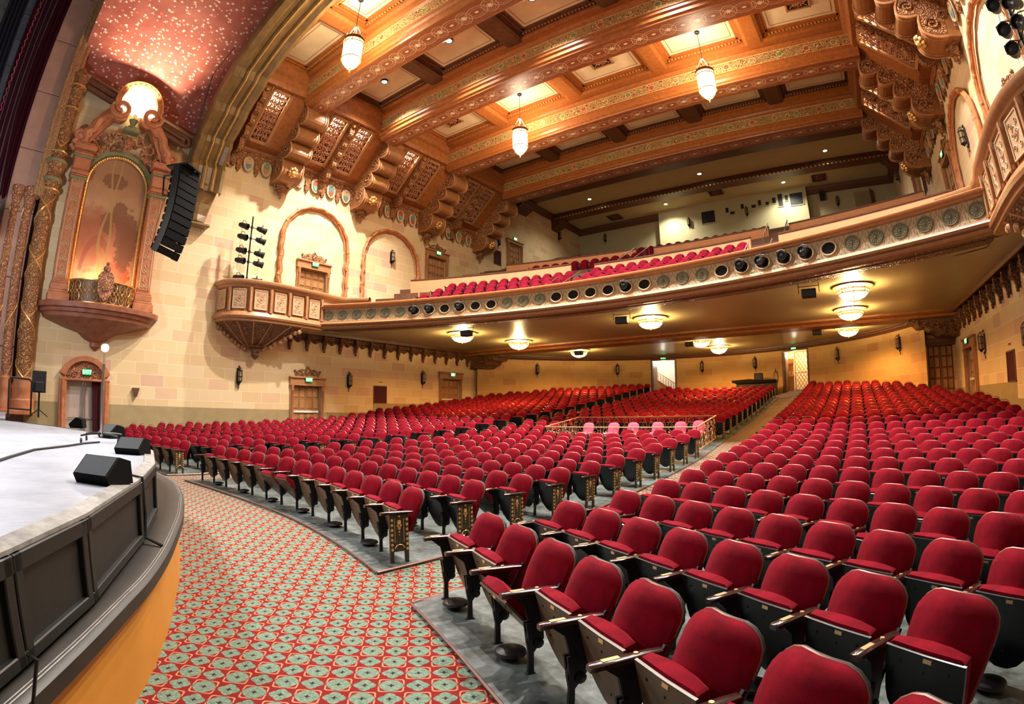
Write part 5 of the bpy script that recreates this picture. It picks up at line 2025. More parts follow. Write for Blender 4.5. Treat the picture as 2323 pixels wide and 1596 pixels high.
# ================================================================ painted niche above the stage door
def niche():
    t = thing('painted_niche', 'tall terracotta niche with a painted landscape, scrolled pediment and little curved balcony', 'niche')
    # local x runs along the wall towards the stage (-y world); centre y=3.2
    b = MB()
    zb = 5.15
    # curved base shelf
    def plan(o, w):      # half elliptical plan points from -w to w, out o
        return [(w * sin(a), .02 + o * cos(a)) for a in [(-pi / 2 + pi * i / 24) for i in range(25)]]
    rings = []
    for z, o, w in ((3.55, .04, .05), (3.7, .16, .22), (3.85, .14, .20), (3.98, .34, .50), (4.2, .5, .75), (4.4, .85, 1.5), (4.55, 1.0, 1.95), (4.62, 1.12, 2.15), (4.75, 1.14, 2.2), (4.78, 1.22, 2.28), (4.90, 1.24, 2.32), (4.93, 1.34, 2.45), (5.10, 1.36, 2.48), (5.13, 1.28, 2.40)):
        rings.append([(x, y, z) for x, y in plan(o, w)])
    b.loft(rings, 0, False)
    b.add([(x, y, 5.13) for x, y in plan(1.28, 2.4)], [tuple(range(25))], 0)
    obj('corbelled_base', b.mesh('corbelled_base', solid('brown_terracotta', (.30, .105, .06), .45, noise=.25, nscale=4, bump=.2), True), t)
    # pilasters
    for s in (-1, 1):
        x = s * 1.66
        b = MB()
        for z0, z1, w, o in ((5.13, 5.45, .42, .72), (5.45, 5.55, .38, .66), (5.55, 5.8, .35, .62), (5.8, 5.88, .33, .58), (9.9, 9.98, .34, .60), (9.98, 10.1, .38, .66), (10.1, 10.18, .33, .58), (10.18, 10.75, .34, .6), (10.75, 10.85, .40, .68), (10.85, 10.95, .36, .62), (10.95, 11.15, .46, .8), (11.15, 11.25, .40, .72)):
            b.bbox(x - w, x + w, 0, o, z0, z1, .025)
        b.bbox(x - .28, x + .28, 0, .52, 5.88, 9.9, .02)
        o_ = obj('pilaster', b.mesh('pilaster', M_ROSE, True), t)
        b = MB()
        for k in range(7):
            z = 6.15 + k * .57
            for q in (-1, 1):
                P = spiral(x + q * .09, z, .085, 1.1, pi / 2, q)
                b.tube([(a, .53, c) for a, c in P], .014, 4)
            b.tube([(x, .53, z + .1), (x + .07, .53, z + .22), (x, .53, z + .36), (x - .07, .53, z + .22)], .014, 4, 0, True)
        b.tube([(x - .2, .53, 5.98), (x - .2, .53, 9.8), (x + .2, .53, 9.8), (x + .2, .53, 5.98)], .016, 4, 0, True)
        obj('scroll_inlay', b.mesh('scroll_inlay', M_COFFER, True), o_)
        for q_ in ((.35, .615, 9.80, 9.88), (.39, .67, 10.66, 10.74)):
            b = MB(); b.bbox(x - q_[0], x + q_[0], 0, q_[1], q_[2], q_[3], .01)
            obj('green_band', b.mesh('green_band', M_GREENG), o_)
    # painting
    b = MB()
    prof = [(-1.22, 0), (1.22, 0)] + [(1.22 * cos(pi * i / 18), 4.35 + 1.22 * sin(pi * i / 18)) for i in range(19)]
    b.prism(prof, .03, .06, 'y')
    o_ = obj('painting', b.mesh('painting', painting(), False), t); o_.location = (0, 0, 5.6)
    # beaded frame and green arch band
    b = MB()
    P = [(-1.27, 5.6 + 4.3 * i / 16) for i in range(17)] + [(-1.27 * cos(pi * i / 20), 9.95 + 1.27 * sin(pi * i / 20)) for i in range(21)] + [(1.27, 9.9 - 4.3 * i / 16) for i in range(17)]
    b.tube([(x, .12, z) for x, z in P], .06, 6)
    for i in range(0, len(P) - 1):
        (x0, z0), (x1, z1) = P[i], P[i + 1]
        for q in (0, .5): b.ball((x0 + (x1 - x0) * q, .17, z0 + (z1 - z0) * q), .045, 5, 4)
    obj('beaded_frame', b.mesh('beaded_frame', M_GOLD, True), t)
    b = MB()
    A = [(-1.34 * cos(pi * i / 20), 9.95 + 1.34 * sin(pi * i / 20)) for i in range(21)]
    B_ = [(-1.55 * cos(pi * i / 20), 9.95 + 1.5 * sin(pi * i / 20)) for i in range(21)]
    b.loft([[(x, .1, z), (x, .22, z), (x2, .22, z2), (x2, .1, z2)] for (x, z), (x2, z2) in zip(A, B_)], 0, True, True)
    obj('green_arch_band', b.mesh('green_arch_band', M_GREENG, True), t)
    # carved garland over the arch
    b = MB()
    R = random.Random(3)
    for k in range(90):
        a = R.uniform(.12, pi - .12); r = R.uniform(1.55, 1.95 + .35 * sin(a))
        b.ball((-r * cos(a), .22 + R.uniform(0, .22), 9.95 + r * sin(a) * 1.0), R.uniform(.05, .13), 6, 4)
    for s in (-1, 1):
        scrolls(b, [(s * .95, 11.75, .28, 0, s), (s * 1.35, 11.25, .2, pi, -s), (s * .5, 11.95, .22, 0, s)], .42, .06)
    lion(b, 0, .5, 11.75, 1.3)
    obj('carved_garland', b.mesh('carved_garland', M_CARVROSE, True), t)
    # broken scrolled pediment
    b = MB()
    for s in (-1, 1):
        path = [(2.15, 11.35), (2.0, 11.2), (1.78, 11.4), (1.8, 11.75), (1.55, 11.95), (1.45, 12.35), (1.15, 12.7), (.95, 12.72), (.8, 12.95)]
        for off, r in ((0, .20), (.26, .15), (-.22, .13)):
            b.tube([(s * (x - off * .5), .45, z + off) for x, z in path], r, 7)
        P = spiral(s * .68, 12.95, .44, 1.3, 0 if s > 0 else pi, -s)
        b.tube([(x, .95, z) for x, z in P], .11, 6)
        b.prism([(s * x, z) for x, z in ((2.2, 11.25), (1.9, 11.9), (1.5, 12.4), (1.1, 12.95), (.6, 12.9), (1.0, 12.3), (1.35, 11.7), (1.6, 11.25))], .1, .42, 'y')
        b.lathe([(.0001, .0), (.36, .0), (.36, .35), (.0001, .35)], 16, (0, 0, 0), 0, Matrix.Translation((s * .62, .55, 12.95)) @ Matrix.Rotation(pi / 2, 4, 'X'))
        P = spiral(s * 2.0, 11.62, .26, 1.3, pi if s > 0 else 0, s)
        b.tube([(x, .5, z) for x, z in P], .08, 6)
        b.lathe([(.0001, .0), (.24, .0), (.24, .4), (.0001, .4)], 14, (0, 0, 0), 0, Matrix.Translation((s * 2.0, .5, 11.62)) @ Matrix.Rotation(pi / 2, 4, 'X'))
    obj('scrolled_pediment', b.mesh('scrolled_pediment', M_ROSE, True), t)
    b = MB(); b.lathe([(.0001, 0), (.16, .0), (.20, .12), (.09, .2), (.15, .34), (.2, .44), (.05, .5), (.0001, .62)], 12, (0, .5, 12.35))
    b.bbox(-.34, .34, .3, .75, 12.2, 12.36, .03)
    obj('urn', b.mesh('urn', M_GREENG, True), t)
    # shell hood with lamp
    b = MB()
    A = [( -.98 * cos(pi * i / 22), 13.25 + 1.02 * sin(pi * i / 22)) for i in range(-2, 25)]
    b.loft([[(x, .0, z), (x, .62, z), (x * .80, .62, 13.25 + (z - 13.25) * .80), (x * .80, .0, 13.25 + (z - 13.25) * .80)] for x, z in A], 0, True, True)
    b.loft([[(x * 1.06, .50, 13.25 + (z - 13.25) * 1.06), (x * 1.06, .66, 13.25 + (z - 13.25) * 1.06), (x * .97, .66, 13.25 + (z - 13.25) * .97), (x * .97, .5, 13.25 + (z - 13.25) * .97)] for x, z in A], 0, True, True)
    for i in range(2, 24, 2):
        a = pi * i / 26 + .1
        P = spiral(-.88 * cos(a), 13.25 + .9 * sin(a), .07, 1, a, 1, 8)
        b.tube([(x, .66, z) for x, z in P], .02, 4)
    obj('hood_ring', b.mesh('hood_ring', M_TERRA, True), t).location = (0, .42, 0)
    b = MB()
    rays = 22
    ring0, ring1 = [], []
    for i in range(2 * rays + 1):
        a = -.25 + (pi + .5) * i / (2 * rays)
        ring1.append((-.80 * cos(a), .42 + (.05 if i % 2 else 0), 13.2 + .84 * sin(a)))
        ring0.append((-.10 * cos(a), .10, 12.98 + .1 * sin(a)))
    b.loft([ring0, ring1], 0, False)
    obj('fluted_shell', b.mesh('fluted_shell', emis('lit_shell', (1, .88, .48), 4.0), False), t).location = (0, .42, 0)
    light('shell_lamp', 'SPOT', (XL + 1.35, 3.2, 13.3), 1100, (1, .85, .62), .12, spot=radians(120)).rotation_euler = (radians(180), 0, 0)
    light('niche_footlight', 'POINT', (XL + .75, 3.2, 5.9), 130, (1, .66, .38), .15)
    # side cornice bars
    for s in (-1, 1):
        b = MB()
        for dz, r in ((-.16, .13), (.10, .13)):
            b.tube([(s * q, .45, 13.2 + .28 * s * q + dz) for q in (1.05, 1.8, 2.4)], r, 8)
        P = spiral(s * 2.4, 13.2 + .28 * s * 2.4, .26, .9, pi / 2, -s)
        b.tube([(x, .45, z) for x, z in P], .10, 7)
        obj('cornice_bar', b.mesh('cornice_bar', M_DKBROWN, True), t)
    # little curved balcony front with lattice and crest
    b = MB()
    def bp(a, z, o=1.02): return (1.35 * sin(a), .1 + o * cos(a), z)
    AA = [-1.25 + 2.5 * i / 24 for i in range(25)]
    b.loft([[bp(a, z, o) for z, o in ((5.13, .98), (5.13, 1.05), (6.02, 1.05), (6.02, .98))] for a in AA], 0, True, True)
    obj('curved_parapet', b.mesh('curved_parapet', M_DKBROWN, True), t)
    b = MB()
    for k in range(9):
        a = -1.1 + 2.2 * k / 8
        for z0 in (5.36, 5.78):
            pts = [bp(a + .10 * cos(q * pi / 6), z0 + .17 * sin(q * pi / 6), 1.07) for q in range(12)]
            b.tube(pts, .016, 4, 0, True)
        pts = [bp(a + .13 * cos(q * pi / 2), 5.57 + .24 * sin(q * pi / 2), 1.08) for q in range(4)]
        b.tube(pts, .018, 4, 0, True)
        b.ball(bp(a, 5.57, 1.09), .05, 6, 4)
    for z in (5.16, 6.0): b.tube([bp(a, z, 1.06) for a in AA], .035, 5)
    obj('quatrefoil_tracery', b.mesh('quatrefoil_tracery', M_GOLD, True), t)
    b = MB()
    b.prism([(-.3, 6.15), (-.2, 6.3), (.2, 6.3), (.3, 6.15), (.3, 5.6), (.15, 5.35), (0, 5.22), (-.15, 5.35), (-.3, 5.6)], 1.16, 1.28, 'y')
    b.ball((0, 1.2, 6.42), .15, 8, 6); b.ball((0, 1.2, 6.62), .07, 6, 5)
    b.ball((0, 1.3, 5.8), .2, 8, 6, 0, (1, .4, 1.1))
    obj('crest_shield', b.mesh('crest_shield', M_CARVROSE, True), t)
    put(t, wl(3.2, 0))


niche()
# cornice of the vault springing
b = MB(); b.prism([(XL + .01, 0), (XL + .45, 0), (XL + .5, .12), (XL + .3, .3), (XL + .01, .34)], 0, 5.05, 'z')
Mx = Matrix(((1, 0, 0, 0), (0, 0, 1, .95), (0, 1, -.28, 14.0), (0, 0, 0, 1)))
b.v = [tuple(Mx @ Vector(p)) for p in b.v]
b.build('trim_5', M_DKBROWN, kind='structure', smooth=False)

# ================================================================ proscenium
b = MB()
jx = XL + .35
pts = []
for z0 in [1.0 + .0 + 2.4 * k for k in range(9)]:
    b.bbox(XL - .9, jx + .02 * ((int(z0 * 10)) % 2), -1.0, .12, z0, z0 + 2.38, .03)
b.build('wall_proscenium', M_MAUVE, kind='structure', smooth=False)
t = thing('gilded_proscenium_moulding', 'worn gilt moulding running up the edge of the proscenium opening', 'moulding')
b = MB()
b.tube([(XL + .5, .22, z) for z in (8.8, 12, 15, 19)], .17, 8)
b.tube([(XL + .62, .02, z) for z in (8.8, 12, 15, 19)], .08, 7)
b.tube([(XL + .5, .45, z) for z in (8.8, 12, 15, 19)], .09, 7)
obj('gilt_roll', b.mesh('gilt_roll', carved('worn_gilt', (.62, .30, .12), (.86, .60, .28), (.2, .07, .03), 16, .6), True), t)


def prosc_column(x, y, r, z0, z1, label, twist=True, cap=True):
    t = thing('proscenium_column', label, 'column', (x, y, 0), 0, 'carved proscenium columns')
    b = MB()
    b.lathe([(r * .92, z0), (r, z0 + .5), (r, (z0 + z1) / 2), (r * .9, z1)], 14)
    obj('carved_shaft', b.mesh('carved_shaft', M_CARV if twist else M_CARVROSE, True), t)
    b = MB()
    n = int((z1 - z0) * 5)
    for s in ((-1, 1) if twist else (1,)):
        b.tube([(r * 1.03 * cos(s * i * .62), r * 1.03 * sin(s * i * .62), z0 + (z1 - z0) * i / n) for i in range(n + 1)], .03, 4)
    obj('gilt_spiral_ribbon', b.mesh('gilt_spiral_ribbon', M_GOLD, True), t)
    b = MB()
    b.lathe([(r * 1.5, z0 - 1.1), (r * 1.5, z0 - .75), (r * 1.35, z0 - .7), (r * 1.35, z0 - .4), (r * 1.45, z0 - .3), (r * 1.2, z0 - .12), (r * 1.28, z0 - .02), (r * .95, z0 + .06)], 14)
    obj('base', b.mesh('base', M_ROSE, True), t)
    if cap:
        b = MB(); b.lathe([(r * .9, z1 - .05), (r * 1.2, z1), (r * 1.0, z1 + .12), (r * 1.15, z1 + .3), (r * 1.5, z1 + .65), (r * 1.5, z1 + .8), (.0001, z1 + .8)], 14)
        for k in range(8): b.ball((r * 1.35 * cos(k * pi / 4), r * 1.35 * sin(k * pi / 4), z1 + .5), .10, 6, 4)
        obj('capital', b.mesh('capital', M_CARVROSE, True), t)
    return t


prosc_column(XL + .42, .52, .30, 2.35, 9.0, 'twisted gilded column beside the proscenium, lower shaft', True, False)
prosc_column(XL + .35, -.12, .19, 2.35, 8.3, 'slender carved column at the proscenium jamb, inner one', False, True)
prosc_column(XL + .25, -.62, .19, 2.35, 8.3, 'slender carved column at the proscenium jamb, beside the plaster wall', False, True)
t = thing('upper_proscenium_column', 'ornate upper column with green and gilt rings beside the niche pediment', 'column', (XL + .42, .55, 0))
b = MB()
b.lathe([(.30, 9.0), (.36, 9.1), (.30, 9.25), (.38, 9.4), (.42, 9.55), (.30, 9.8), (.40, 10.0), (.46, 10.2), (.30, 10.5), (.36, 10.6), (.28, 10.75), (.28, 12.4), (.34, 12.5), (.26, 12.6), (.30, 13.3), (.36, 13.5), (.30, 13.6), (.38, 14.0), (.20, 14.3), (.0001, 14.6)], 16)
obj('turned_shaft', b.mesh('turned_shaft', M_CARV, True), t)
b = MB()
for s in (-1, 1):
    b.tube([(.29 * cos(s * i * .55), .29 * sin(s * i * .55), 10.8 + i * .2) for i in range(9)], .028, 4)
for z, r in ((9.12, .37), (10.62, .37), (12.5, .35), (13.5, .37)): b.lathe([(r - .02, z - .03), (r + .02, z - .03), (r + .02, z + .03), (r - .02, z + .03)], 16)
obj('gilt_rings', b.mesh('gilt_rings', M_GOLD, True), t)
b = MB()
for z, r in ((9.5, .42), (10.22, .465)): b.lathe([(r - .03, z - .06), (r + .01, z - .06), (r + .01, z + .06), (r - .03, z + .06)], 16)
obj('green_rings', b.mesh('green_rings', M_GREENG, True), t)
b = MB()
b.bbox(XL + .02, XL + .95, -1.0, .95, 1.1, 1.28, .03)
b.build('trim_6', M_ROSE, kind='structure')

# stage curtain leg, dark masking and grey stage wall
b = MB()
b.grid(lambda u, v: (XL - .2 + .25 * sin(u * 40), -1.0 - 1.5 * u * (1 - .25 * (1 - v)), 8.6 + 10.4 * v + (.25 * abs(sin(u * 18)) if v < .01 else 0)), 60, 10)
o = b.build('house_curtain', velvet('maroon_curtain', (.05, .003, .012)), None, True, 'dark maroon gathered house curtain with fringed edge at the side of the stage', 'curtain')
b = MB()
b.tube([(XL + .05 + .06 * (i % 2), -2.15 - .06 * (i % 2), 8.8 + i * .16) for i in range(62)], .02, 4)
obj('scalloped_fringe', b.mesh('scalloped_fringe', M_PINK, True), o)
b = MB(); b.grid(lambda u, v: (XL + .35 + .12 * sin(u * 30), -2.3 - .8 * u - .5 * v, 9 + 10 * v), 40, 4)
b.build('black_masking_drape', solid('black_drape', (.012, .013, .03), .9), None, True, 'black masking drape hanging at the edge of the stage opening', 'drape')
M_GREYST = solid('grey_stage_canvas', (.16, .18, .20), .8, noise=.2, nscale=3)
b = MB()
b.add([(XL - .4, -9, 1), (XL - .4, -1.6, 1), (XL - .4, -1.6, 19), (XL - .4, -9, 19)], [(0, 1, 2, 3)])
for k in range(14): b.box(XL - .4, XL - .36, -9, -1.6, 1.5 + k * 1.25, 1.54 + k * 1.25)
b.build('wall_stage_grey', M_GREYST, kind='structure', smooth=False)
t = thing('stage_side_lamp', 'bright white stage lamp at the dark edge of the stage opening', 'lamp', (-17.2, -1.05, 6.95))
b = MB(); b.lathe([(.12, -.2), (.16, .1), (.10, .14), (.0001, .14)], 10); obj('housing', b.mesh('housing', M_BLACK, True), t)
b = MB(); b.ball((0, 0, -.15), .11, 10, 7); obj('bulb', b.mesh('bulb', emis('white_lamp', (.9, .95, 1), 150), True), t)
b = MB(); b.tube([(0, 0, .14), (0, -.2, 3), (0, -.3, 12)], .02, 5); obj('hanging_pipe', b.mesh('hanging_pipe', M_BLACK, True), t)
light('stage_lamp_light', 'POINT', (-15.2, -1.05, 6.5), 700, (.85, .92, 1), .12)

# ================================================================ stage and orchestra rail
ZD = 1.18
front = [(-2.10, -.22), (-2.34, -.05), (-2.96, .35), (-4.18, .95), (-5.22, 1.35), (-6.6, 1.70), (CX, 1.80)]
poly = [(-1.2, -1.2)] + front + [(2 * CX - x, y) for x, y in front[-2::-1]] + [(2 * CX + 1.2, -1.2)]
deck = [(-1.2, -9.0)] + poly + [(2 * CX + 1.2, -.05), (XL + .02, -.05), (XL + .02, -9.0)]
t = thing('stage', 'grey painted stage deck with black panelled front beside the curved carpeted floor', 'stage')
b = MB(); b.prism(deck, ZD - .05, ZD, 'z')
obj('deck', b.mesh('deck', M_DECK), t)
M_PANB = solid('black_green_panel', (.006, .007, .0055), .5, noise=.35, nscale=5, bump=.2)
M_EDGE = solid('worn_pale_edge', (.24, .23, .21), .5, noise=.35, nscale=14)
for i, ((xa, ya), (xb, yb)) in enumerate(zip(poly, poly[1:])):
    L = math.hypot(xb - xa, yb - ya); a = atan2(yb - ya, xb - xa)
    b = MB(); b.box(0, L, -.03, 0.0, .70, ZD - .03)
    for (u0, u1, z0, z1) in ((0.005, .07, .70, ZD - .03), (L - .07, L - .005, .70, ZD - .03), (0, L, ZD - .11, ZD - .03), (0, L, .70, .76)):
        b.bbox(u0, u1, -.06 if True else 0, .0, z0, z1, .006)
    o = obj('front_panel', b.mesh('front_panel', M_PANB), t); o.location = (xa, ya, 0); o.rotation_euler.z = a
b = MB()
b.loft([[(x - .0, y, z) for x, y, z in ((x, y, ZD), (x, y + .05, ZD - .01), (x, y + .045, ZD - .07), (x, y - .06, ZD - .06), (x, y - .06, ZD + .012))] for x, y in poly], 0, True, True)
obj('worn_edge_strip', b.mesh('worn_edge_strip', M_EDGE), t)
b = MB()
for (x, y) in poly[1:-1]: b.box(x - .04, x + .04, y - .25, y - .2, 0, ZD - .06)
b.prism([(x, y - .35) for x, y in poly] + [(poly[-1][0], -3), (poly[0][0], -3)], .0, .05, 'z')
obj('understage', b.mesh('understage', M_BLACK), t)
b = MB(); b.tube([(-4.28, .90, ZD + .02), (-4.2, 1.02, ZD + .0), (-4.2, 1.035, .9), (-4.18, 1.02, .72), (-4.0, 1.1, .69)], .012, 5)
b.tube([(-4.28, .90, ZD + .02), (-4.5, .8, ZD + .02)], .012, 5)
b.build('black_cable', M_BLACK, None, True, 'thin black cable draped over the stage edge beside the second panel', 'cable')

# curved orchestra rail: orange wall with black cap
OPTS = [(-1.2, -.85), (-1.9, -.28), (-2.5, .17), (-3.07, .55), (-3.42, .77), (-3.92, 1.03), (-4.48, 1.28), (-5.16, 1.56), (-5.67, 1.74), (-6.28, 1.94), (-7.27, 2.17), (CX, 2.22)]
OPTS = OPTS + [(2 * CX - x, y) for x, y in OPTS[-2::-1]]
def _cr(P, n=5):
    o = []
    for i in range(len(P) - 1):
        p0, p1, p2, p3 = P[max(0, i - 1)], P[i], P[i + 1], P[min(len(P) - 1, i + 2)]
        for k in range(n):
            t = k / n
            o.append(tuple(.5 * (2 * p1[j] + (p2[j] - p0[j]) * t + (2 * p0[j] - 5 * p1[j] + 4 * p2[j] - p3[j]) * t * t + (3 * p1[j] - p0[j] - 3 * p2[j] + p3[j]) * t ** 3) for j in (0, 1)))
    return o + [P[-1]]
OLN = _cr(OPTS)
OR_ = 0.0
TO = list(range(len(OLN)))
def oarc(i, r):
    a, b_ = OLN[max(0, i - 1)], OLN[min(len(OLN) - 1, i + 1)]
    dx, dy = b_[0] - a[0], b_[1] - a[1]; L = math.hypot(dx, dy)
    return OLN[i][0] + dy / L * r, OLN[i][1] - dx / L * r
t = thing('orchestra_rail', 'curved orange rail wall with broad black cap around the front of the stage', 'rail wall')
b = MB(); b.loft([[(*oarc(th, r), z) for r, z in ((OR_, 0), (OR_, .58), (OR_ - .12, .58), (OR_ - .12, 0))] for th in TO], 0, True, True)
obj('orange_wall', b.mesh('orange_wall', M_ORANGE, True), t)
M_CAP = solid('black_cap_paint', (.012, .009, .006), .5, noise=.5, nscale=4, bump=.15)
b = MB(); b.loft([[(*oarc(th, r), z) for r, z in ((OR_ - .40, .60), (OR_ - .40, .665), (OR_ - .12, .675), (OR_ + .05, .68), (OR_ + .085, .655), (OR_ + .085, .58), (OR_ + .05, .56), (OR_ - .12, .56))] for th in TO], 0, True, True)
o_ = obj('black_cap', b.mesh('black_cap', M_CAP, True), t)
b = MB(); b.tube([(*oarc(th, OR_ + .05), .681) for th in TO], .004, 4); b.tube([(*oarc(th, OR_ + .03), .681) for th in TO], .003, 4)
obj('cap_edging', b.mesh('cap_edging', M_EDGE, True), o_)
b = MB(); b.tube([(-2.02, -.02, .68), (-1.99, .03, .86), (-2.02, .0, .87)], .008, 5); b.tube([(-2.02, -.02, .68), (-1.85, .05, .70), (-1.7, -.05, .69)], .008, 5)
b.build('bent_wire', M_IRON, None, True, 'bent black wire stand on the rail cap at the bottom corner', 'wire')

# wedge monitors on the stage
def wedge(x, y, rz, s, label):
    t = thing('stage_monitor', label, 'stage monitor', (x, y, ZD), rz, 'black stage monitors')
    b = MB(); b.prism([(-.24 * s, 0), (.22 * s, 0), (.28 * s, .12 * s), (.02 * s, .36 * s), (-.20 * s, .30 * s)], -.33 * s, .33 * s, 'x')
    obj('cabinet', b.mesh('cabinet', M_SPK), t)
    b = MB(); b.add([(-.30 * s, .225 * s, .0), (.30 * s, .225 * s, 0), (.30 * s, .02 * s, 0), (-.30 * s, .02 * s, 0)], [])
    n = Vector((0, .24, .26)).normalized() * .006
    P = [(-.30 * s, .27 * s + n.y, .13 * s + n.z), (.30 * s, .27 * s + n.y, .13 * s + n.z), (.30 * s, .03 * s + n.y, .35 * s + n.z), (-.30 * s, .03 * s + n.y, .35 * s + n.z)]
    g = MB(); g.loft([P, [(a, b_ - n.y * 1.5, c - n.z * 1.5) for a, b_, c in P]], 0, True, True)
    obj('grille', g.mesh('grille', solid('speaker_grille', (.02, .02, .018), .7, .1, noise=.3, nscale=90)), t)


wedge(-3.98, .68, radians(215), .52, 'large black stage monitor at the stage edge, nearest the camera')
wedge(-6.1, 1.38, radians(225), .5, 'black stage monitor at the bend of the stage edge')
wedge(-8.7, 1.62, radians(200), .58, 'black stage monitor by the foot of the ghost light stand')
wedge(-11.6, 1.45, radians(160), .58, 'black stage monitor at the far stage edge before the side door')
# ghost light on a wheeled stand
t = thing('ghost_light', 'tall stand with glaring bare bulb on a wheeled base at centre stage', 'lamp stand', (-7.75, 1.3, ZD))
b = MB(); b.tube([(0, 0, .08), (0, 0, 1.05)], .022, 8); b.tube([(0, 0, 1.0), (0, 0, 1.22)], .012, 6)
obj('pole', b.mesh('pole', M_CHROME, True), t)
b = MB()
for k in range(4):
    a = k * pi / 2 + .5
    b.tube([(0, 0, .12), (.2 * cos(a), .2 * sin(a), .12), (.36 * cos(a), .36 * sin(a), .10)], .014, 5)
    b.lathe([(.0001, -.012), (.035, -.012), (.035, .012), (.0001, .012)], 10, (0, 0, 0), 0, Matrix.Translation((.36 * cos(a), .36 * sin(a), .037)) @ Matrix.Rotation(pi / 2, 4, 'X'))
obj('wheeled_base', b.mesh('wheeled_base', M_IRON, True), t)
b = MB(); b.ball((0, 0, 1.27), .055, 10, 8); obj('bulb', b.mesh('bulb', emis('ghost_bulb', (1, .97, .95), 220), True), t)
light('ghost_light_glow', 'POINT', (-7.75, 1.3, ZD + 1.27), 110, (1, .95, .9), .06)
b = MB(); b.tube([(-7.65, 1.25, ZD + .012), (-7.4, 1.0, ZD + .012), (-7.0, .75, ZD + .012), (-6.4, .3, ZD + .012), (-5.6, .02, ZD + .012), (-4.4, -.35, ZD + .012), (-3.5, -.45, ZD + .012), (-2.0, -.5, ZD + .012)], .014, 5)
b.build('floor_cable', M_BLACK, None, True, 'black cable snaking across the grey stage deck', 'cable')
# loudspeaker on stand, and guard rail
t = thing('loudspeaker_on_stand', 'black loudspeaker on a pole stand by the proscenium', 'loudspeaker', (-17.0, .92, 0))
b = MB(); b.prism([(-.2, 1.86), (.2, 1.86), (.2, 2.46), (-.2, 2.46)], -.22, .18, 'y'); b.bbox(.15, .38, -.15, .1, 1.88, 2.16, .02); obj('cabinet', b.mesh('cabinet', M_BLACK), t)
b = MB(); b.tube([(0, 0, ZD), (0, 0, 1.86)], .03, 8); obj('pole', b.mesh('pole', M_IRON, True), t)
b = MB()
for k in range(3): b.tube([(0, 0, 1.4), (.32 * cos(k * 2.1), .32 * sin(k * 2.1), ZD + .01)], .015, 5)
obj('tripod_base', b.mesh('tripod_base', M_IRON, True), t)
b = MB()
x_ = -17.3
b.tube([(x_, .02, ZD), (x_, .02, 2.18), (x_, .08, 2.25), (x_, .62, 2.22), (x_, .7, 2.15), (x_, .7, ZD)], .028, 7)
b.tube([(x_, .02, 1.38), (x_, .7, 1.36)], .024, 7)
b.build('guard_rail', M_BLACK, None, True, 'black pipe guard rail at the far end of the stage', 'railing')

# line array loudspeaker flown in front of the arch
t = thing('line_array_loudspeaker', 'tall curved black line array loudspeaker hanging in front of the niche', 'loudspeaker', (-17.0, 4.75, 0), -radians(52))
px_, pz_, ang = 0.0, 9.25, radians(4)
prev = None
for k in range(11):
    h = .27
    M = Matrix.Translation((0, px_, pz_)) @ Matrix.Rotation(ang, 4, 'X') @ Matrix.Rotation(radians(-8), 4, 'Z')
    b = MB(); b.loft([[(-.5, .25, -h / 2 + .015), (.5, .25, -h / 2 + .015), (.42, -.28, -h / 2 + .05), (-.42, -.28, -h / 2 + .05)], [(-.5, .25, h / 2 - .015), (.5, .25, h / 2 - .015), (.42, -.28, h / 2 - .05), (-.42, -.28, h / 2 - .05)]], 0, True, True, M=M)
    for s in (-1, 1): b.box(s * .5 - .015, s * .5 + .015, -.1, .2, -h / 2, h / 2, 1, M)
    obj('cabinet', b.mesh('cabinet', [M_SPK, M_IRON]), t)
    ang -= radians(.8 + k * .42)
    px_ += h * sin(ang) * 1.0; pz_ -= h * cos(ang)
b = MB()
for (x, y) in ((-.45, -.35), (.45, -.35), (-.45, .35), (.45, .35)): b.tube([(x, y, 9.45), (x * .3, y * .3, 9.62)], .02, 5)
b.bbox(-.5, .5, -.5, .4, 9.42, 9.50, .02)
b.tube([(0, -.9, 9.35), (0, .4, 9.35)], .04, 6); b.tube([(0, -.9, 9.35), (0, -.8, 8.6), (0, 0, 8.5)], .035, 6)
obj('flying_frame', b.mesh('flying_frame', M_IRON, True), t)
b = MB()
b.tube([(-.1, -.1, 9.6), (0, .25, 13.3)], .018, 5); b.tube([(.1, .2, 9.6), (0, .25, 13.3)], .018, 5)
b.tube([(0, -.5, 9.4), (-.1, -.9, 7.8), (0, -.95, 6.8), (0, -.6, 6.6)], .012, 4)
b.tube([(0, .25, 13.3), (-.6, .5, 15.0)], .014, 4)
obj('rigging_cable', b.mesh('rigging_cable', M_IRON, True), t)

# ================================================================ balcony front
PITCH_ = 2 * THF / 36
SEQ = ['R'] * 6 + ['P'] * 6 + ['R'] * 3 + ['P'] * 6 + ['R'] * 3 + ['P'] * 6 + ['R'] * 6
t = thing('balcony_fascia', 'long curved balcony front with relief panels, gilt mouldings and round openings', 'balcony front')
N = 144
TT = [-THF + 2 * THF * i / N for i in range(N + 1)]
def sweep(name, prof, mat, parent, smooth=True, ths=None, uv=False):
    b = MB()
    b.loft([[arcp(th, AR - o, z) for o, z in prof] for th in (ths or TT)], 0, False)
    me = b.mesh(name, mat, smooth)
    if uv:
        l_ = me.uv_layers.new(name='UVMap')
        for l in me.loops:
            c = me.vertices[l.vertex_index].co
            l_.data[l.index].uv = ((atan2(c.x - AC[0], c.y - AC[1]) + THF) / PITCH_ * .94, c.z)
    return obj(name, me, parent)


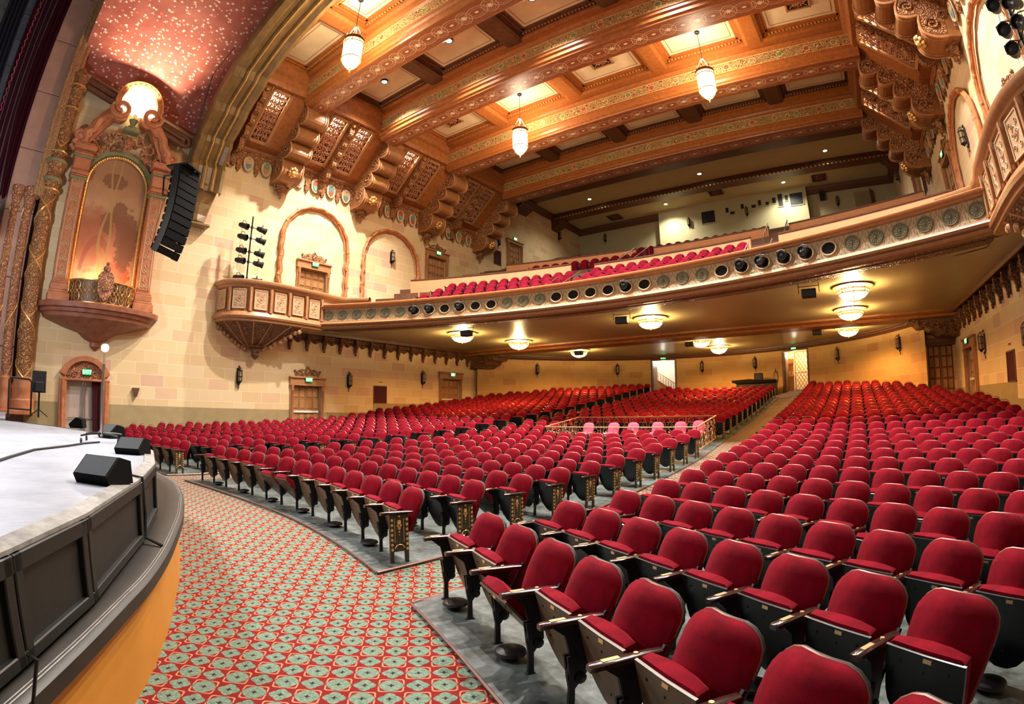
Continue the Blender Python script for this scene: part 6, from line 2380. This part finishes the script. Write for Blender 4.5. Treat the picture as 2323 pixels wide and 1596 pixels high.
sweep('lower_moulding', [(-.5, 5.29), (.0, 5.27), (.10, 5.30), (.14, 5.36), (.10, 5.40), (.20, 5.42), (.24, 5.48), (.20, 5.53), (.10, 5.55), (.08, 5.60), (.02, 5.62)], M_MOULD, t)
sweep('relief_panel', [(.02, 5.62), (.0, 5.75), (-.02, 6.0), (.0, 6.16)], M_FASCIA, t, uv=True)
sweep('rail_moulding', [(.0, 6.16), (.10, 6.18), (.12, 6.22), (.20, 6.24), (.22, 6.28), (.10, 6.29), (-.10, 6.30), (-.12, 6.34), (-.05, 6.36), (-.02, 6.40), (-.06, 6.43), (-.30, 6.44), (-.42, 6.41), (-.44, 6.2), (-.5, 5.3)], M_MOULD, t)
sweep('painted_soffit_band', [(.02, 5.275), (-1.0, 5.285)], M_CARVD, t, ths=TT)
ROS = MB()
for k in range(12):
    a = 2 * pi * k / 12
    ROS.tube([(.04 * cos(a), .02, .04 * sin(a)), (.15 * cos(a), .028, .15 * sin(a))], .013, 4)
ROS.tube([(.21 * cos(a * pi / 12), .02, .19 * sin(a * pi / 12)) for a in range(24)], .018, 5, 0, True)
ROS.tube([(.175 * cos(a * pi / 12), .02, .155 * sin(a * pi / 12)) for a in range(24)], .010, 4, 0, True)
ROS.ball((0, .02, 0), .04, 8, 5)
disc = [(.20 * cos(a * pi / 12), .18 * sin(a * pi / 12)) for a in range(24)]
ROS.prism(disc, -.02, .012, 'y', 1)
ROSM = ROS.mesh('wheel_rosette', [solid('grey_green_rosette', (.15, .155, .10), .6, noise=.2, nscale=20), solid('rosette_field', (.38, .33, .20), .6)], True)
PRT = MB(); PRT.tube([((.215 + .02 * 0) * cos(a * pi / 12) * 1.08, .03, .19 * sin(a * pi / 12)) for a in range(24)], .026, 6, 0, True)
PRTM = PRT.mesh('porthole_rim', M_COFFER, True)
PDK = MB(); PDK.prism([(.215 * cos(a * pi / 12) * 1.05, .185 * sin(a * pi / 12)) for a in range(24)], -.03, .014, 'y')
PDKM = PDK.mesh('porthole_opening', solid('porthole_shade_black', (.002, .002, .002), 1.0), True)  # solid black disc paints the shade inside the round opening
lampk = {6: 1, 7: 1, 9: 1, 19: 1, 17: .4, 25: 1, 26: 1, 27: 1, 28: 1, 18: .3}


def spot_meshes():
    b = MB(); b.lathe([(.0001, -.18), (.07, -.16), (.095, -.05), (.095, .12), (.115, .14), (.115, .20), (.10, .20), (.10, .13), (.0001, .12)], 12, (0, 0, 0), 0, Matrix.Rotation(-pi / 2, 4, 'X'))
    body = b.mesh('lamp_body', M_BLACK, True)
    b = MB(); b.lathe([(.0001, .135), (.09, .135), (.0001, .15)], 12, (0, 0, 0), 0, Matrix.Rotation(-pi / 2, 4, 'X'))
    lens = b.mesh('lens', solid('lamp_lens', (.03, .032, .035), .2), True)
    b = MB(); b.tube([(-.12, 0, 0), (-.12, 0, .14), (0, 0, .18), (.12, 0, .14), (.12, 0, 0)], .012, 5)
    yoke = b.mesh('yoke', M_IRON, True)
    return body, lens, yoke


SPM = spot_meshes()


def spot(loc, rz, tilt, label, s=1.0, group='black stage spotlights'):
    t = thing('stage_spotlight', label, 'spotlight', loc, 0, group)
    for n_, m_ in zip(('lamp_body', 'lens', 'yoke'), SPM): obj(n_, m_, t)
    t.rotation_euler = (tilt, 0, rz); t.scale = (s, s, s)
    return t


for i, c in enumerate(SEQ):
    th = -THF + PITCH_ * (i + .5)
    x, y, z = arcp(th, AR - .005, 5.89)
    if c == 'R':
        o = obj('wheel_rosette', ROSM, t)
        o.location = (x, y, z); o.rotation_euler.z = pi - th
    else:
        o = obj('porthole_rim', PRTM, t); o.location = (x, y, z); o.rotation_euler.z = pi - th
        o = obj('porthole_opening', PDKM, t); o.location = (x, y, z); o.rotation_euler.z = pi - th
        if lampk.get(i, 0) == 1:
            x, y, z = arcp(th, AR - .20, 5.90)
            spot((x, y, z), pi - th + (.35 if i % 2 else .1), -.12, f'black spotlight poking from a balcony front opening, {ORD[i - 6 - (3 if i > 14 else 0) - (3 if i > 23 else 0)]} from the left', 1.15, 'spotlights in the balcony front')

# fascia seats and parapets of the balcony
BSM = MB()
pt_, _zs = back_shape(BSM, nu=4, nv=1, na=3)
BSM2 = BSM.mesh('seat_back', M_VELVET2, True)
CU = MB(); CU.bbox(-.22, .22, -.02, .1, .2, .60, .02); CUM = CU.mesh('folded_seat', M_VELVET2, True)
AR_ = MB(); AR_.bbox(-.285, -.245, -.2, .15, .595, .625, .008); AR_.box(-.275, -.255, -.05, .05, 0, .6); ARM_ = AR_.mesh('armrest', M_IRON, False)


def bal_seat(R, th, z, label, group):
    x, y, _ = arcp(th, R)
    t = thing('folding_seat', label, 'balcony seat', (x, y, z), -th, group)
    obj('seat_back', BSM2, t); obj('folded_seat', CUM, t); obj('armrest', ARM_, t)


AISLES = [(-9.35, .55), (-2.45, .6)]


def bal_rows(Rs, xlims, sect, tops=None):
    for r, R in enumerate(Rs):
        n = 0
        th = math.asin(max(-.99, (xlims[0] - CX) / R)); the = math.asin(min(.99, (xlims[1] - CX) / R))
        lst = []
        while th + .56 / R < the:
            lst.append(th + .28 / R); th += .56 / R
        for i, a in enumerate(lst):
            bal_seat(R, a, tops[r] if tops else zfl(R) , f"red balcony seat, {ORD[i] if i < 28 else 'last'} from the left, {ORD[r]} row {sect}", f'red balcony seats {sect}')


FT = [5.99, 6.42, 6.86, 7.30]
bal_rows([24.2, 25.1, 26.0, 26.9], (-17.9, -11.4), 'of the left front balcony section', FT)
bal_rows([24.2, 25.1, 26.0, 26.9], (-10.6, -3.1), 'of the middle front balcony section', FT)
bal_rows([24.2, 25.1], (-1.9, 3.4), 'of the right front balcony section', FT)
bal_rows([30.1], (-15.5, -9.0), 'behind the lower left parapet')
bal_rows([34.0], (-15.0, -3.2), 'above the upper parapet')


def parapet(R, x0, x1, z0, z1, label):
    t = thing('parapet', label, 'parapet', group='peach parapets in the balcony')
    a0, a1 = math.asin((x0 - CX) / R), math.asin((x1 - CX) / R)
    n = 24
    ths = [a0 + (a1 - a0) * i / n for i in range(n + 1)]
    b = MB(); b.loft([[arcp(th, R, z0), arcp(th, R + .12, z0), arcp(th, R + .12, z1), arcp(th, R, z1)] for th in ths], 0, True, True)
    obj('painted_wall', b.mesh('painted_wall', M_PEACH, True), t)
    b = MB(); b.loft([[arcp(th, R - .04, z1), arcp(th, R - .05, z1 + .05), arcp(th, R + .16, z1 + .06), arcp(th, R + .16, z1)] for th in ths], 0, True, True)
    obj('dark_cap', b.mesh('dark_cap', M_DKBROWN, True), t)


parapet(27.7, -20.3, -11.9, 6.9, 8.58, 'peach painted parapet with dark cap behind the left front balcony seats')
parapet(27.7, -10.7, -3.3, 6.9, 8.42, 'peach painted parapet with dark cap behind the middle front balcony seats')
parapet(27.7, -2.1, 4.4, 6.9, 8.32, 'peach painted parapet with dark cap behind the right front balcony seats')
parapet(31.2, -17.5, -10.0, 8.8, 10.0, 'upper peach parapet across the left of the balcony')
parapet(31.2, -9.0, -2.9, 8.8, 9.92, 'upper peach parapet across the middle of the balcony')
parapet(31.2, -1.9, 4.2, 8.8, 9.85, 'upper peach parapet across the right of the balcony')
# aisle stair rails with white step lights
for k, (x, R0) in enumerate(((-11.3, 24), (-2.7, 24), (-2.4, 28.5), (-9.6, 28.5))):
    t = thing('aisle_steps', f'narrow carpeted balcony stair with speckled risers, {["left lower", "right lower", "right upper", "left upper"][k]} flight', 'stairs')
    b = MB()
    for i in range(6):
        a = math.asin((x - CX) / (R0 + i * .5))
        p = arcp(a, R0 + i * .5)
        b.box(p[0] - .42, p[0] + .42, p[1], p[1] + .5, zfl(R0) - .3 + i * .27, zfl(R0) + .05 + i * .27)
    obj('steps', b.mesh('steps', M_CARVROSE), t)
    b = MB()
    for s in (-1, 1):
        p = arcp(math.asin((x - CX) / R0), R0)
        b.tube([(p[0] + s * .46, p[1], zfl(R0) + .7), (p[0] + s * .46, p[1] + 2.6, zfl(R0) + 2.1)], .025, 5)
        for i in range(4): b.tube([(p[0] + s * .46, p[1] + i * .8, zfl(R0) + i * .4), (p[0] + s * .46, p[1] + i * .8, zfl(R0) + .75 + i * .42)], .015, 4)
    obj('handrail', b.mesh('handrail', M_RIM, True), t)

# ---------------------------------------------------------------- lamps under the balcony
LAMPS = [(-16.1, 18.0, 'left column, front'), (-15.7, 22.0, 'left column, second'), (-15.3, 27.8, 'left column, rear'), (-7.35, 19.4, 'middle column, front'), (-7.46, 27.3, 'middle column, second'), (-7.45, 31.4, 'middle column, rear'),
         (.49, 17.5, 'right column, front'), (.42, 21.9, 'right column, second'), (.33, 27.5, 'right column, rear')]
bw = MB(); bw.lathe([(.0001, 0), (.18, .02), (.36, .09), (.50, .22), (.50, .235), (.35, .11), (.17, .035), (.0001, .015)], 8)
BWM = bw.mesh('glass_bowl', M_LAMP, False)
fr = MB()
for k in range(8):
    a = 2 * pi * k / 8
    fr.tube([(r * cos(a), r * sin(a), z) for r, z in ((.04, -.01), (.18, .012), (.365, .082), (.51, .22), (.53, .33))], .012, 4)
for z, r in ((.22, .515), (.33, .535)):
    fr.tube([(r * cos(2 * pi * k / 8), r * sin(2 * pi * k / 8), z) for k in range(8)], .018, 5, 0, True)
for k in range(24):
    a = 2 * pi * k / 24; fr.ball((.53 * cos(a), .53 * sin(a), .36), .022, 5, 4)
fr.ball((0, 0, -.03), .04, 7, 5)
FRM = fr.mesh('metal_frame', M_GOLD, True)
ca = MB(); ca.lathe([(.60, .435), (.60, .46), (.66, .46), (.67, .43)], 24); ca.tube([(0, 0, 0), (0, 0, .45)], .015, 5)
for k in range(3): ca.tube([(.5 * cos(k * 2.09), .5 * sin(k * 2.09), .33), (.1 * cos(k * 2.09), .1 * sin(k * 2.09), .45)], .008, 4)
CAM_ = ca.mesh('ceiling_rose', M_MOULD, True)
for x, y, nm in LAMPS:
    t = thing('bowl_ceiling_lamp', f'glowing glass bowl lamp under the balcony, {nm}', 'ceiling lamp', (x, y, 4.83), 0, 'bowl lamps under the balcony')
    obj('glass_bowl', BWM, t); obj('metal_frame', FRM, t); obj('ceiling_rose', CAM_, t)
    light('bowl_lamp_light', 'POINT', (x, y, 5.02), 900, (1, .68, .30), .16)
    light('bowl_lamp_down', 'SPOT', (x, y, 4.78), 900, (1, .48, .13), .3, spot=radians(165), blend=.4)
for x, y, rz, nm in ((-.9, 16.35, 0, 'in front of the right lamps'), (-7.82, 17.6, .2, 'in front of the middle lamps'), (-14.6, 16.6, .2, 'in front of the left lamps'), (-7.9, 26.6, 0, 'ahead of the rear middle lamp'), (-14.7, 26.7, .1, 'ahead of the rear left lamp'), (-1.2, 25.95, 0, 'left of the rear right lamp')):
    t = thing('hanging_loudspeaker', f'small black loudspeaker hung from the soffit {nm}', 'loudspeaker', (x, y, 5.0), rz, 'small soffit loudspeakers')
    b = MB(); b.bbox(-.23, .23, -.16, .16, -.15, .10, .02); obj('cabinet', b.mesh('cabinet', M_BLACK), t)
    b = MB()
    for s in (-1, 1): b.tube([(s * .32, 0, 0), (s * .32, 0, .29)], .012, 4)
    b.tube([(-.32, 0, .2), (.32, 0, .2)], .012, 4)
    obj('bracket', b.mesh('bracket', M_IRON, True), t)


# ================================================================ boxes on the side walls
BPL = [(8.25, .02), (8.35, .75), (8.75, 1.25), (9.4, 1.52), (10.2, 1.60), (11.2, 1.56), (12.1, 1.48), (12.85, 1.42)]


def box_balcony(nm, X0, s):
    t = thing('box_balcony', f'curved theatre box with carved panels and pendant base on the {nm} wall', 'theatre box')
    def W_(y, o, z): return (X0 + s * o, y, z)
    def off(P, d):
        out = []
        for i, (y, o) in enumerate(P):
            a = P[max(0, i - 1)]; c = P[min(len(P) - 1, i + 1)]
            ty, to = c[0] - a[0], c[1] - a[1]; L = math.hypot(ty, to)
            out.append((y - to / L * d, max(.02, o + ty / L * d)))
        return out
    # refine the plan
    P = []
    for (a, b_), (c, d) in zip(BPL, BPL[1:]):
        for i in range(3): P.append((a + (c - a) * i / 3, b_ + (d - b_) * i / 3))
    P.append(BPL[-1])
    Q = list(P)
    for i in range(1, len(P) - 1): Q[i] = tuple((P[i - 1][k] + 2 * P[i][k] + P[i + 1][k]) / 4 for k in (0, 1))
    P = Q
    def sw(name, prof, mat, PP=P, smooth=True):
        b = MB()
        rings = [[] for _ in PP]
        for d, z in prof:
            for i, (y, o) in enumerate(off(PP, d)): rings[i].append(W_(y, o, z))
        b.loft(rings, 0, False)
        return obj(name, b.mesh(name, mat, smooth), t)
    sw('box_front', [(0, 5.62), (0, 6.62)], M_BROWN)
    sw('base_moulding', [(-.3, 5.15), (.0, 5.18), (.06, 5.22), (.05, 5.30), (.14, 5.34), (.17, 5.42), (.12, 5.48), (.10, 5.56), (.02, 5.62)], M_MOULD)
    PL = P + [(13.6, 1.28), (14.3, 1.30), (14.9, 2.1), (15.0, 2.25)]
    sw('rail_ledge', [(0.0, 6.60), (.06, 6.63), (.08, 6.70), (.16, 6.74), (.20, 6.82), (.20, 6.90), (.12, 6.95), (-.14, 6.96), (-.18, 6.85), (-.18, 6.6)], M_MOULD, PL)
    PR = [(12.85, 1.42), (13.6, 1.28), (14.3, 1.30), (14.9, 2.1)]
    sw('return_wall', [(-.02, 5.3), (-.02, 6.65)], M_PLASTER, PR, False)
    # soffit and pendant
    b = MB()
    yc, oc = 10.1, .55
    levels = [(5.16, 1.0), (5.02, .93)]
    Pp = off(P, 0)
    n = len(Pp)
    rings = []
    for z, k in ((5.17, 1.0), (5.02, .86), (4.75, .66), (4.5, .46), (4.32, .28), (4.25, .16)):
        rings.append([W_(yc + (y - yc) * k, max(.02, (o - 0) * k), z) for y, o in Pp[:18]])
    b.loft(rings, 0, False)
    obj('painted_underside', b.mesh('painted_underside', M_CARVD, False), t)
    b = MB()
    for j in (0, 3, 6, 9, 12, 15, 17):
        b.tube([r[j] for r in rings], .035, 5)
    for k_, i in ((0, 0), (0, 17)):
        pts = [r[i] for r in rings]
        for p in pts[1:-1]: b.ball((p[0], p[1], p[2] - .05), .13, 7, 5)
        for p, q in zip(pts, pts[1:]): b.ball(((p[0] + q[0]) / 2 + s * .05, (p[1] + q[1]) / 2, (p[2] + q[2]) / 2 - .1), .11, 7, 5)
    obj('gilt_ribs', b.mesh('gilt_ribs', M_MOULD, True), t)
    b = MB(); b.lathe([(.0001, -.50), (.06, -.46), (.12, -.38), (.20, -.30), (.16, -.22), (.22, -.15), (.24, -.05), (.18, .0), (.30, .06), (.32, .12), (.0001, .14)], 14, (X0 + s * .34, yc, 4.22))
    obj('pendant_boss', b.mesh('pendant_boss', M_CARVD, True), t)
    b = MB()
    b.add([W_(y, o, 5.18) for y, o in P] + [W_(12.85, 0.02, 5.18)], [tuple(range(len(P) + 1))])
    b.add([W_(12.85, 0.02, 5.28), W_(12.85, 1.42, 5.28), W_(13.6, 1.28, 5.28), W_(14.3, 1.3, 5.28), W_(14.9, 2.1, 5.28), W_(15.2, 0.02, 5.28)], [(0, 1, 2, 3, 4, 5)])
    b.add([W_(y, o, 6.1) for y, o in P] + [W_(15.5, 1.9, 6.1), W_(15.5, 0.02, 6.1)], [tuple(range(len(P) + 2))])
    obj('floor_slab', b.mesh('floor_slab', M_SOFFIT, False), t)
    # panels + colonnettes
    L = [0]
    for a, c in zip(P, P[1:]): L.append(L[-1] + math.hypot(c[0] - a[0], c[1] - a[1]))
    tot = L[-1]
    def at(q):
        q = max(0, min(tot - 1e-6, q))
        for i in range(len(P) - 1):
            if q <= L[i + 1]:
                f = (q - L[i]) / (L[i + 1] - L[i])
                y = P[i][0] + (P[i + 1][0] - P[i][0]) * f; o = P[i][1] + (P[i + 1][1] - P[i][1]) * f
                ty, to = P[i + 1][0] - P[i][0], P[i + 1][1] - P[i][1]
                return y, o, atan2(to, ty)
    np_ = 6
    step = tot / np_
    for k in range(np_ + 1):
        y, o, a = at(step * k - (.05 if k == np_ else 0) + (.06 if k == 0 else 0))
        b = MB()
        b.lathe([(.085, 5.62), (.085, 5.70), (.055, 5.75), (.05, 6.30), (.065, 6.34), (.055, 6.38), (.10, 6.52), (.10, 6.60)], 9)
        b.bbox(-.09, .09, -.06, .05, 5.6, 6.62, .01)
        c_ = obj('colonnette', b.mesh('colonnette', M_MOULD, True), t); c_.location = (X0 + s * (o + .04), y, 0)
    for k in range(np_):
        y, o, a = at(step * (k + .5))
        b = MB(); w, h0, h1 = step / 2 - .17, 5.70, 6.53
        b.bbox(-w, w, 0, .03, h0, h1, .008, 0)
        for (a0, a1, z0, z1) in ((-w, w, h0, h0 + .035), (-w, w, h1 - .035, h1), (-w, -w + .035, h0, h1), (w - .035, w, h0, h1)): b.bbox(a0, a1, .03, .05, z0, z1, .004, 1)
        zc = (h0 + h1) / 2
        for q in (-1, 1):
            for (dx, dz, r, a_) in ((.13, .22, .08, 0), (.13, -.22, .08, 0), (.10, 0.02, .07, pi)):
                PP = spiral(q * dx, zc + dz, r, 1.2, a_, q)
                b.tube([(u, .035, v) for u, v in PP], .012, 4, 1)
        b.tube([(.10 * cos(q * pi / 6), .035, zc + .14 * sin(q * pi / 6) + .03) for q in range(12)], .012, 4, 1, True)
        b.ball((0, .035, zc + .03), .06, 7, 5, 2, (.8, .3, 1.2))
        c_ = obj('carved_panel', b.mesh('carved_panel', [solid('panel_peach', (.52, .30, .16), .55), M_COFFER, M_ROSE], True), t)
        ya, oa, _ = at(step * (k + .5) - .2); yb, ob, _ = at(step * (k + .5) + .2)
        # outward direction
        ty, to = yb - ya, ob - oa
        wx, wy = s * ty, -to * 1.0
        c_.location = (X0 + s * (o + .01), y, 0)
        c_.rotation_euler.z = atan2(wy, wx) - pi / 2
    # seats peeping over the rail
    for j, (yy, oo) in enumerate(((11.8, .75), (12.9, .7))):
        st = thing('box_chair', f'red chair back peeping over the rail of the {nm} box, {"stage side" if j == 0 else "in front of the door"}', 'chair', (X0 + s * oo, yy, 6.32), 0 if s > 0 else pi, 'red chairs in the boxes')
        b = MB(); back_shape(b, nu=6, nv=2, na=3); obj('backrest', b.mesh('backrest', M_VELVET, True), st)
        b = MB(); b.bbox(-.22, .22, -.25, .2, .38, .47, .02); obj('seat', b.mesh('seat', M_VELVET, True), st)
        for a_ in (-1, 1):
            for c__ in (-.2, .18):
                b = MB(); b.tube([(a_ * .19, c__, 0), (a_ * .19, c__, .4)], .015, 5); obj('leg', b.mesh('leg', M_IRON, True), st)
    # lighting boom
    bx, by = X0 + s * 1.0, 9.15
    t2 = thing('lighting_boom', f'tall black lighting pole standing in the {nm} box', 'lighting boom', (bx, by, 6.1))
    b = MB(); b.tube([(0, 0, 0), (0, 0, 3.75)], .035, 8); obj('pole', b.mesh('pole', M_IRON, True), t2)
    b = MB(); b.bbox(-.25, .25, -.25, .25, 0, .04, .01); obj('base_plate', b.mesh('base_plate', M_IRON), t2)
    for k_, dz in enumerate((3.25, 2.75, 2.15, 1.7, .95)):
        b = MB(); b.tube([(0, -.38, dz), (0, .38, dz)], .02, 6); b.tube([(0, 0, dz - .06), (0, 0, dz + .06)], .055, 8)
        obj('cross_arm', b.mesh('cross_arm', M_IRON, True), t2)
        for q in (-1, 1):
            spot((bx + s * .04, by + q * .44, 6.1 + dz - .02), (-pi / 2 if s > 0 else pi / 2) + q * .45 + (1.1 if q < 0 else .6) * (1 if s < 0 else 1), -.35 + .05 * k_,
                 f'black spotlight on the {nm} lighting boom, {ORD[k_]} pair from the top, {"stage" if q < 0 else "audience"} side', 1.25, f'spotlights on the {nm} lighting boom')
    spot((bx + s * .1, by - .2, 6.1 + .62), -pi / 2 if s > 0 else pi / 2, -.3, f'lowest black spotlight on the {nm} lighting boom', 1.1, f'spotlights on the {nm} lighting boom')
    b = MB()
    R = random.Random(5)
    for q in (-1, 1):
        for dz in (3.2, 2.7, 2.1, 1.65): b.tube([(0, q * .45, dz), (s * .05, q * (.45 + R.uniform(-.05, .12)), dz - .35), (0, q * .2, dz - .55), (0, 0, dz - .6)], .010, 4)
    obj('hanging_cables', b.mesh('hanging_cables', M_WHITE, True), t2)


box_balcony('left', XL, 1)
box_balcony('right', XR, -1)

# ================================================================ railed mixing area in the middle block
t = thing('mixing_area_railing', 'low scrolled iron railing around the pink chairs in the middle block', 'railing')
xa, xb, ya, yb = -9.85, -4.42, 15.35, 17.8
def hb(x, y): return H(x, y)
corners = [(xa, ya), (xb, ya), (xb, yb), (xa, yb), (xa, ya)]
for i, ((x0, y0), (x1, y1)) in enumerate(zip(corners, corners[1:])):
    b = MB()
    z0, z1 = hb(x0, y0), hb(x1, y1)
    za = (1.10 if y0 < 16 else 1.38); zb_ = (1.10 if y1 < 16 else 1.38)
    b.tube([(x0, y0, za), (x1, y1, zb_)], .022, 6); b.tube([(x0, y0, z0 + .12), (x1, y1, z1 + .12)], .015, 5)
    L = math.hypot(x1 - x0, y1 - y0); n = max(2, int(L / .36))
    for k in range(n + 1):
        f = k / n; x, y = x0 + (x1 - x0) * f, y0 + (y1 - y0) * f
        if k % 3 == 0: b.tube([(x, y, z0 + (z1 - z0) * f), (x, y, za + (zb_ - za) * f)], .014, 5)
        if k < n:
            zc = (z0 + (z1 - z0) * f + za + (zb_ - za) * f) / 2 + .06
            ux, uy = (x1 - x0) / L, (y1 - y0) / L
            d = 1 if k % 2 else -1
            P = spiral(L / n / 2, 0, .17, 1.2, pi / 2, d)
            b.tube([(x + ux * u, y + uy * u, zc + v * 1.3) for u, v in P], .013, 5)
            for sg in (.12, -.12): b.tube([(x + ux * (L / n / 2 + .09 * cos(q * pi / 5)), y + uy * (L / n / 2 + .09 * cos(q * pi / 5)), zc + sg * 1.9 + .09 * sin(q * pi / 5)) for q in range(10)], .010, 4, 0, True)
    obj('rail_panel', b.mesh('rail_panel', solid('bronze_rail', (.55, .28, .16), .35, .5), True), t)
for j, x in enumerate((-8.97, -7.95, -7.19, -6.27, -5.44, -4.8)):
    st = thing('mixing_area_chair', f'pink upholstered chair inside the railing, {ORD[j]} from the left', 'chair', (x, 16.75, H(x, 16.75)), 0, 'pink chairs inside the railing')
    b = MB(); back_shape(b, .215, .42, .84 if j < 5 else .86, .12, .06, 6, 3, 3); obj('backrest', b.mesh('backrest', M_PINK, True), st)
    b = MB(); b.bbox(-.22, .22, -.3, .15, .40, .50, .03); obj('seat', b.mesh('seat', M_PINK, True), st)
    for a_ in (-1, 1):
        for c__ in (-.25, .2):
            b = MB(); b.tube([(a_ * .19, c__, 0), (a_ * .19, c__, .42)], .014, 5); obj('leg', b.mesh('leg', M_IRON, True), st)
# sound desk at the back of the middle block
t = thing('sound_desk', 'black covered sound desk against the rear wall beside the lit doorway', 'desk', (-5.55, 33.35, H(-5.55, 33.3)))
b = MB(); b.bbox(-1.25, 1.3, -.35, .3, 0, .78, .03); obj('desk_body', b.mesh('desk_body', M_BLACK), t)
b = MB(); b.loft([[(-1.5, -.4, .86), (1.3, -.4, .86), (1.3, .3, .86), (-1.5, .3, .86)], [(-1.55, -.38, 1.02), (-.5, -.38, 1.05), (-.5, .3, 1.1), (-1.55, .3, 1.05)]], 0, True, True); b.bbox(-1.3, 1.3, -.4, .3, .78, .98, .03)
obj('black_cover', b.mesh('black_cover', M_SPK), t)
st = thing('office_chair', 'dark chair back standing behind the black sound desk', 'chair', (-5.5, 33.95, H(-5.5, 34)))
b = MB(); b.bbox(-.3, .3, -.05, .05, .9, 1.38, .05); obj('backrest', b.mesh('backrest', M_BLACK, True), st)
b = MB(); b.tube([(0, 0, 0), (0, 0, .95)], .04, 6); obj('pedestal', b.mesh('pedestal', M_IRON, True), st)
b = MB()
x_, y_ = bwall(bth(-.128), .06)
b.tube([(x_ + .14 * cos(a), y_, 3.35 + .42 * sin(a)) for a in [pi * i / 9 for i in range(18)]], .02, 5, 0, True)
b.tube([(x_, y_, 3.7), (x_ + .0, y_, 3.95)], .02, 5)
b.build('cable_coil', M_IRON, None, True, 'coil of black cable hanging on the orange-lit wall left of the lit doorway', 'cable coil')
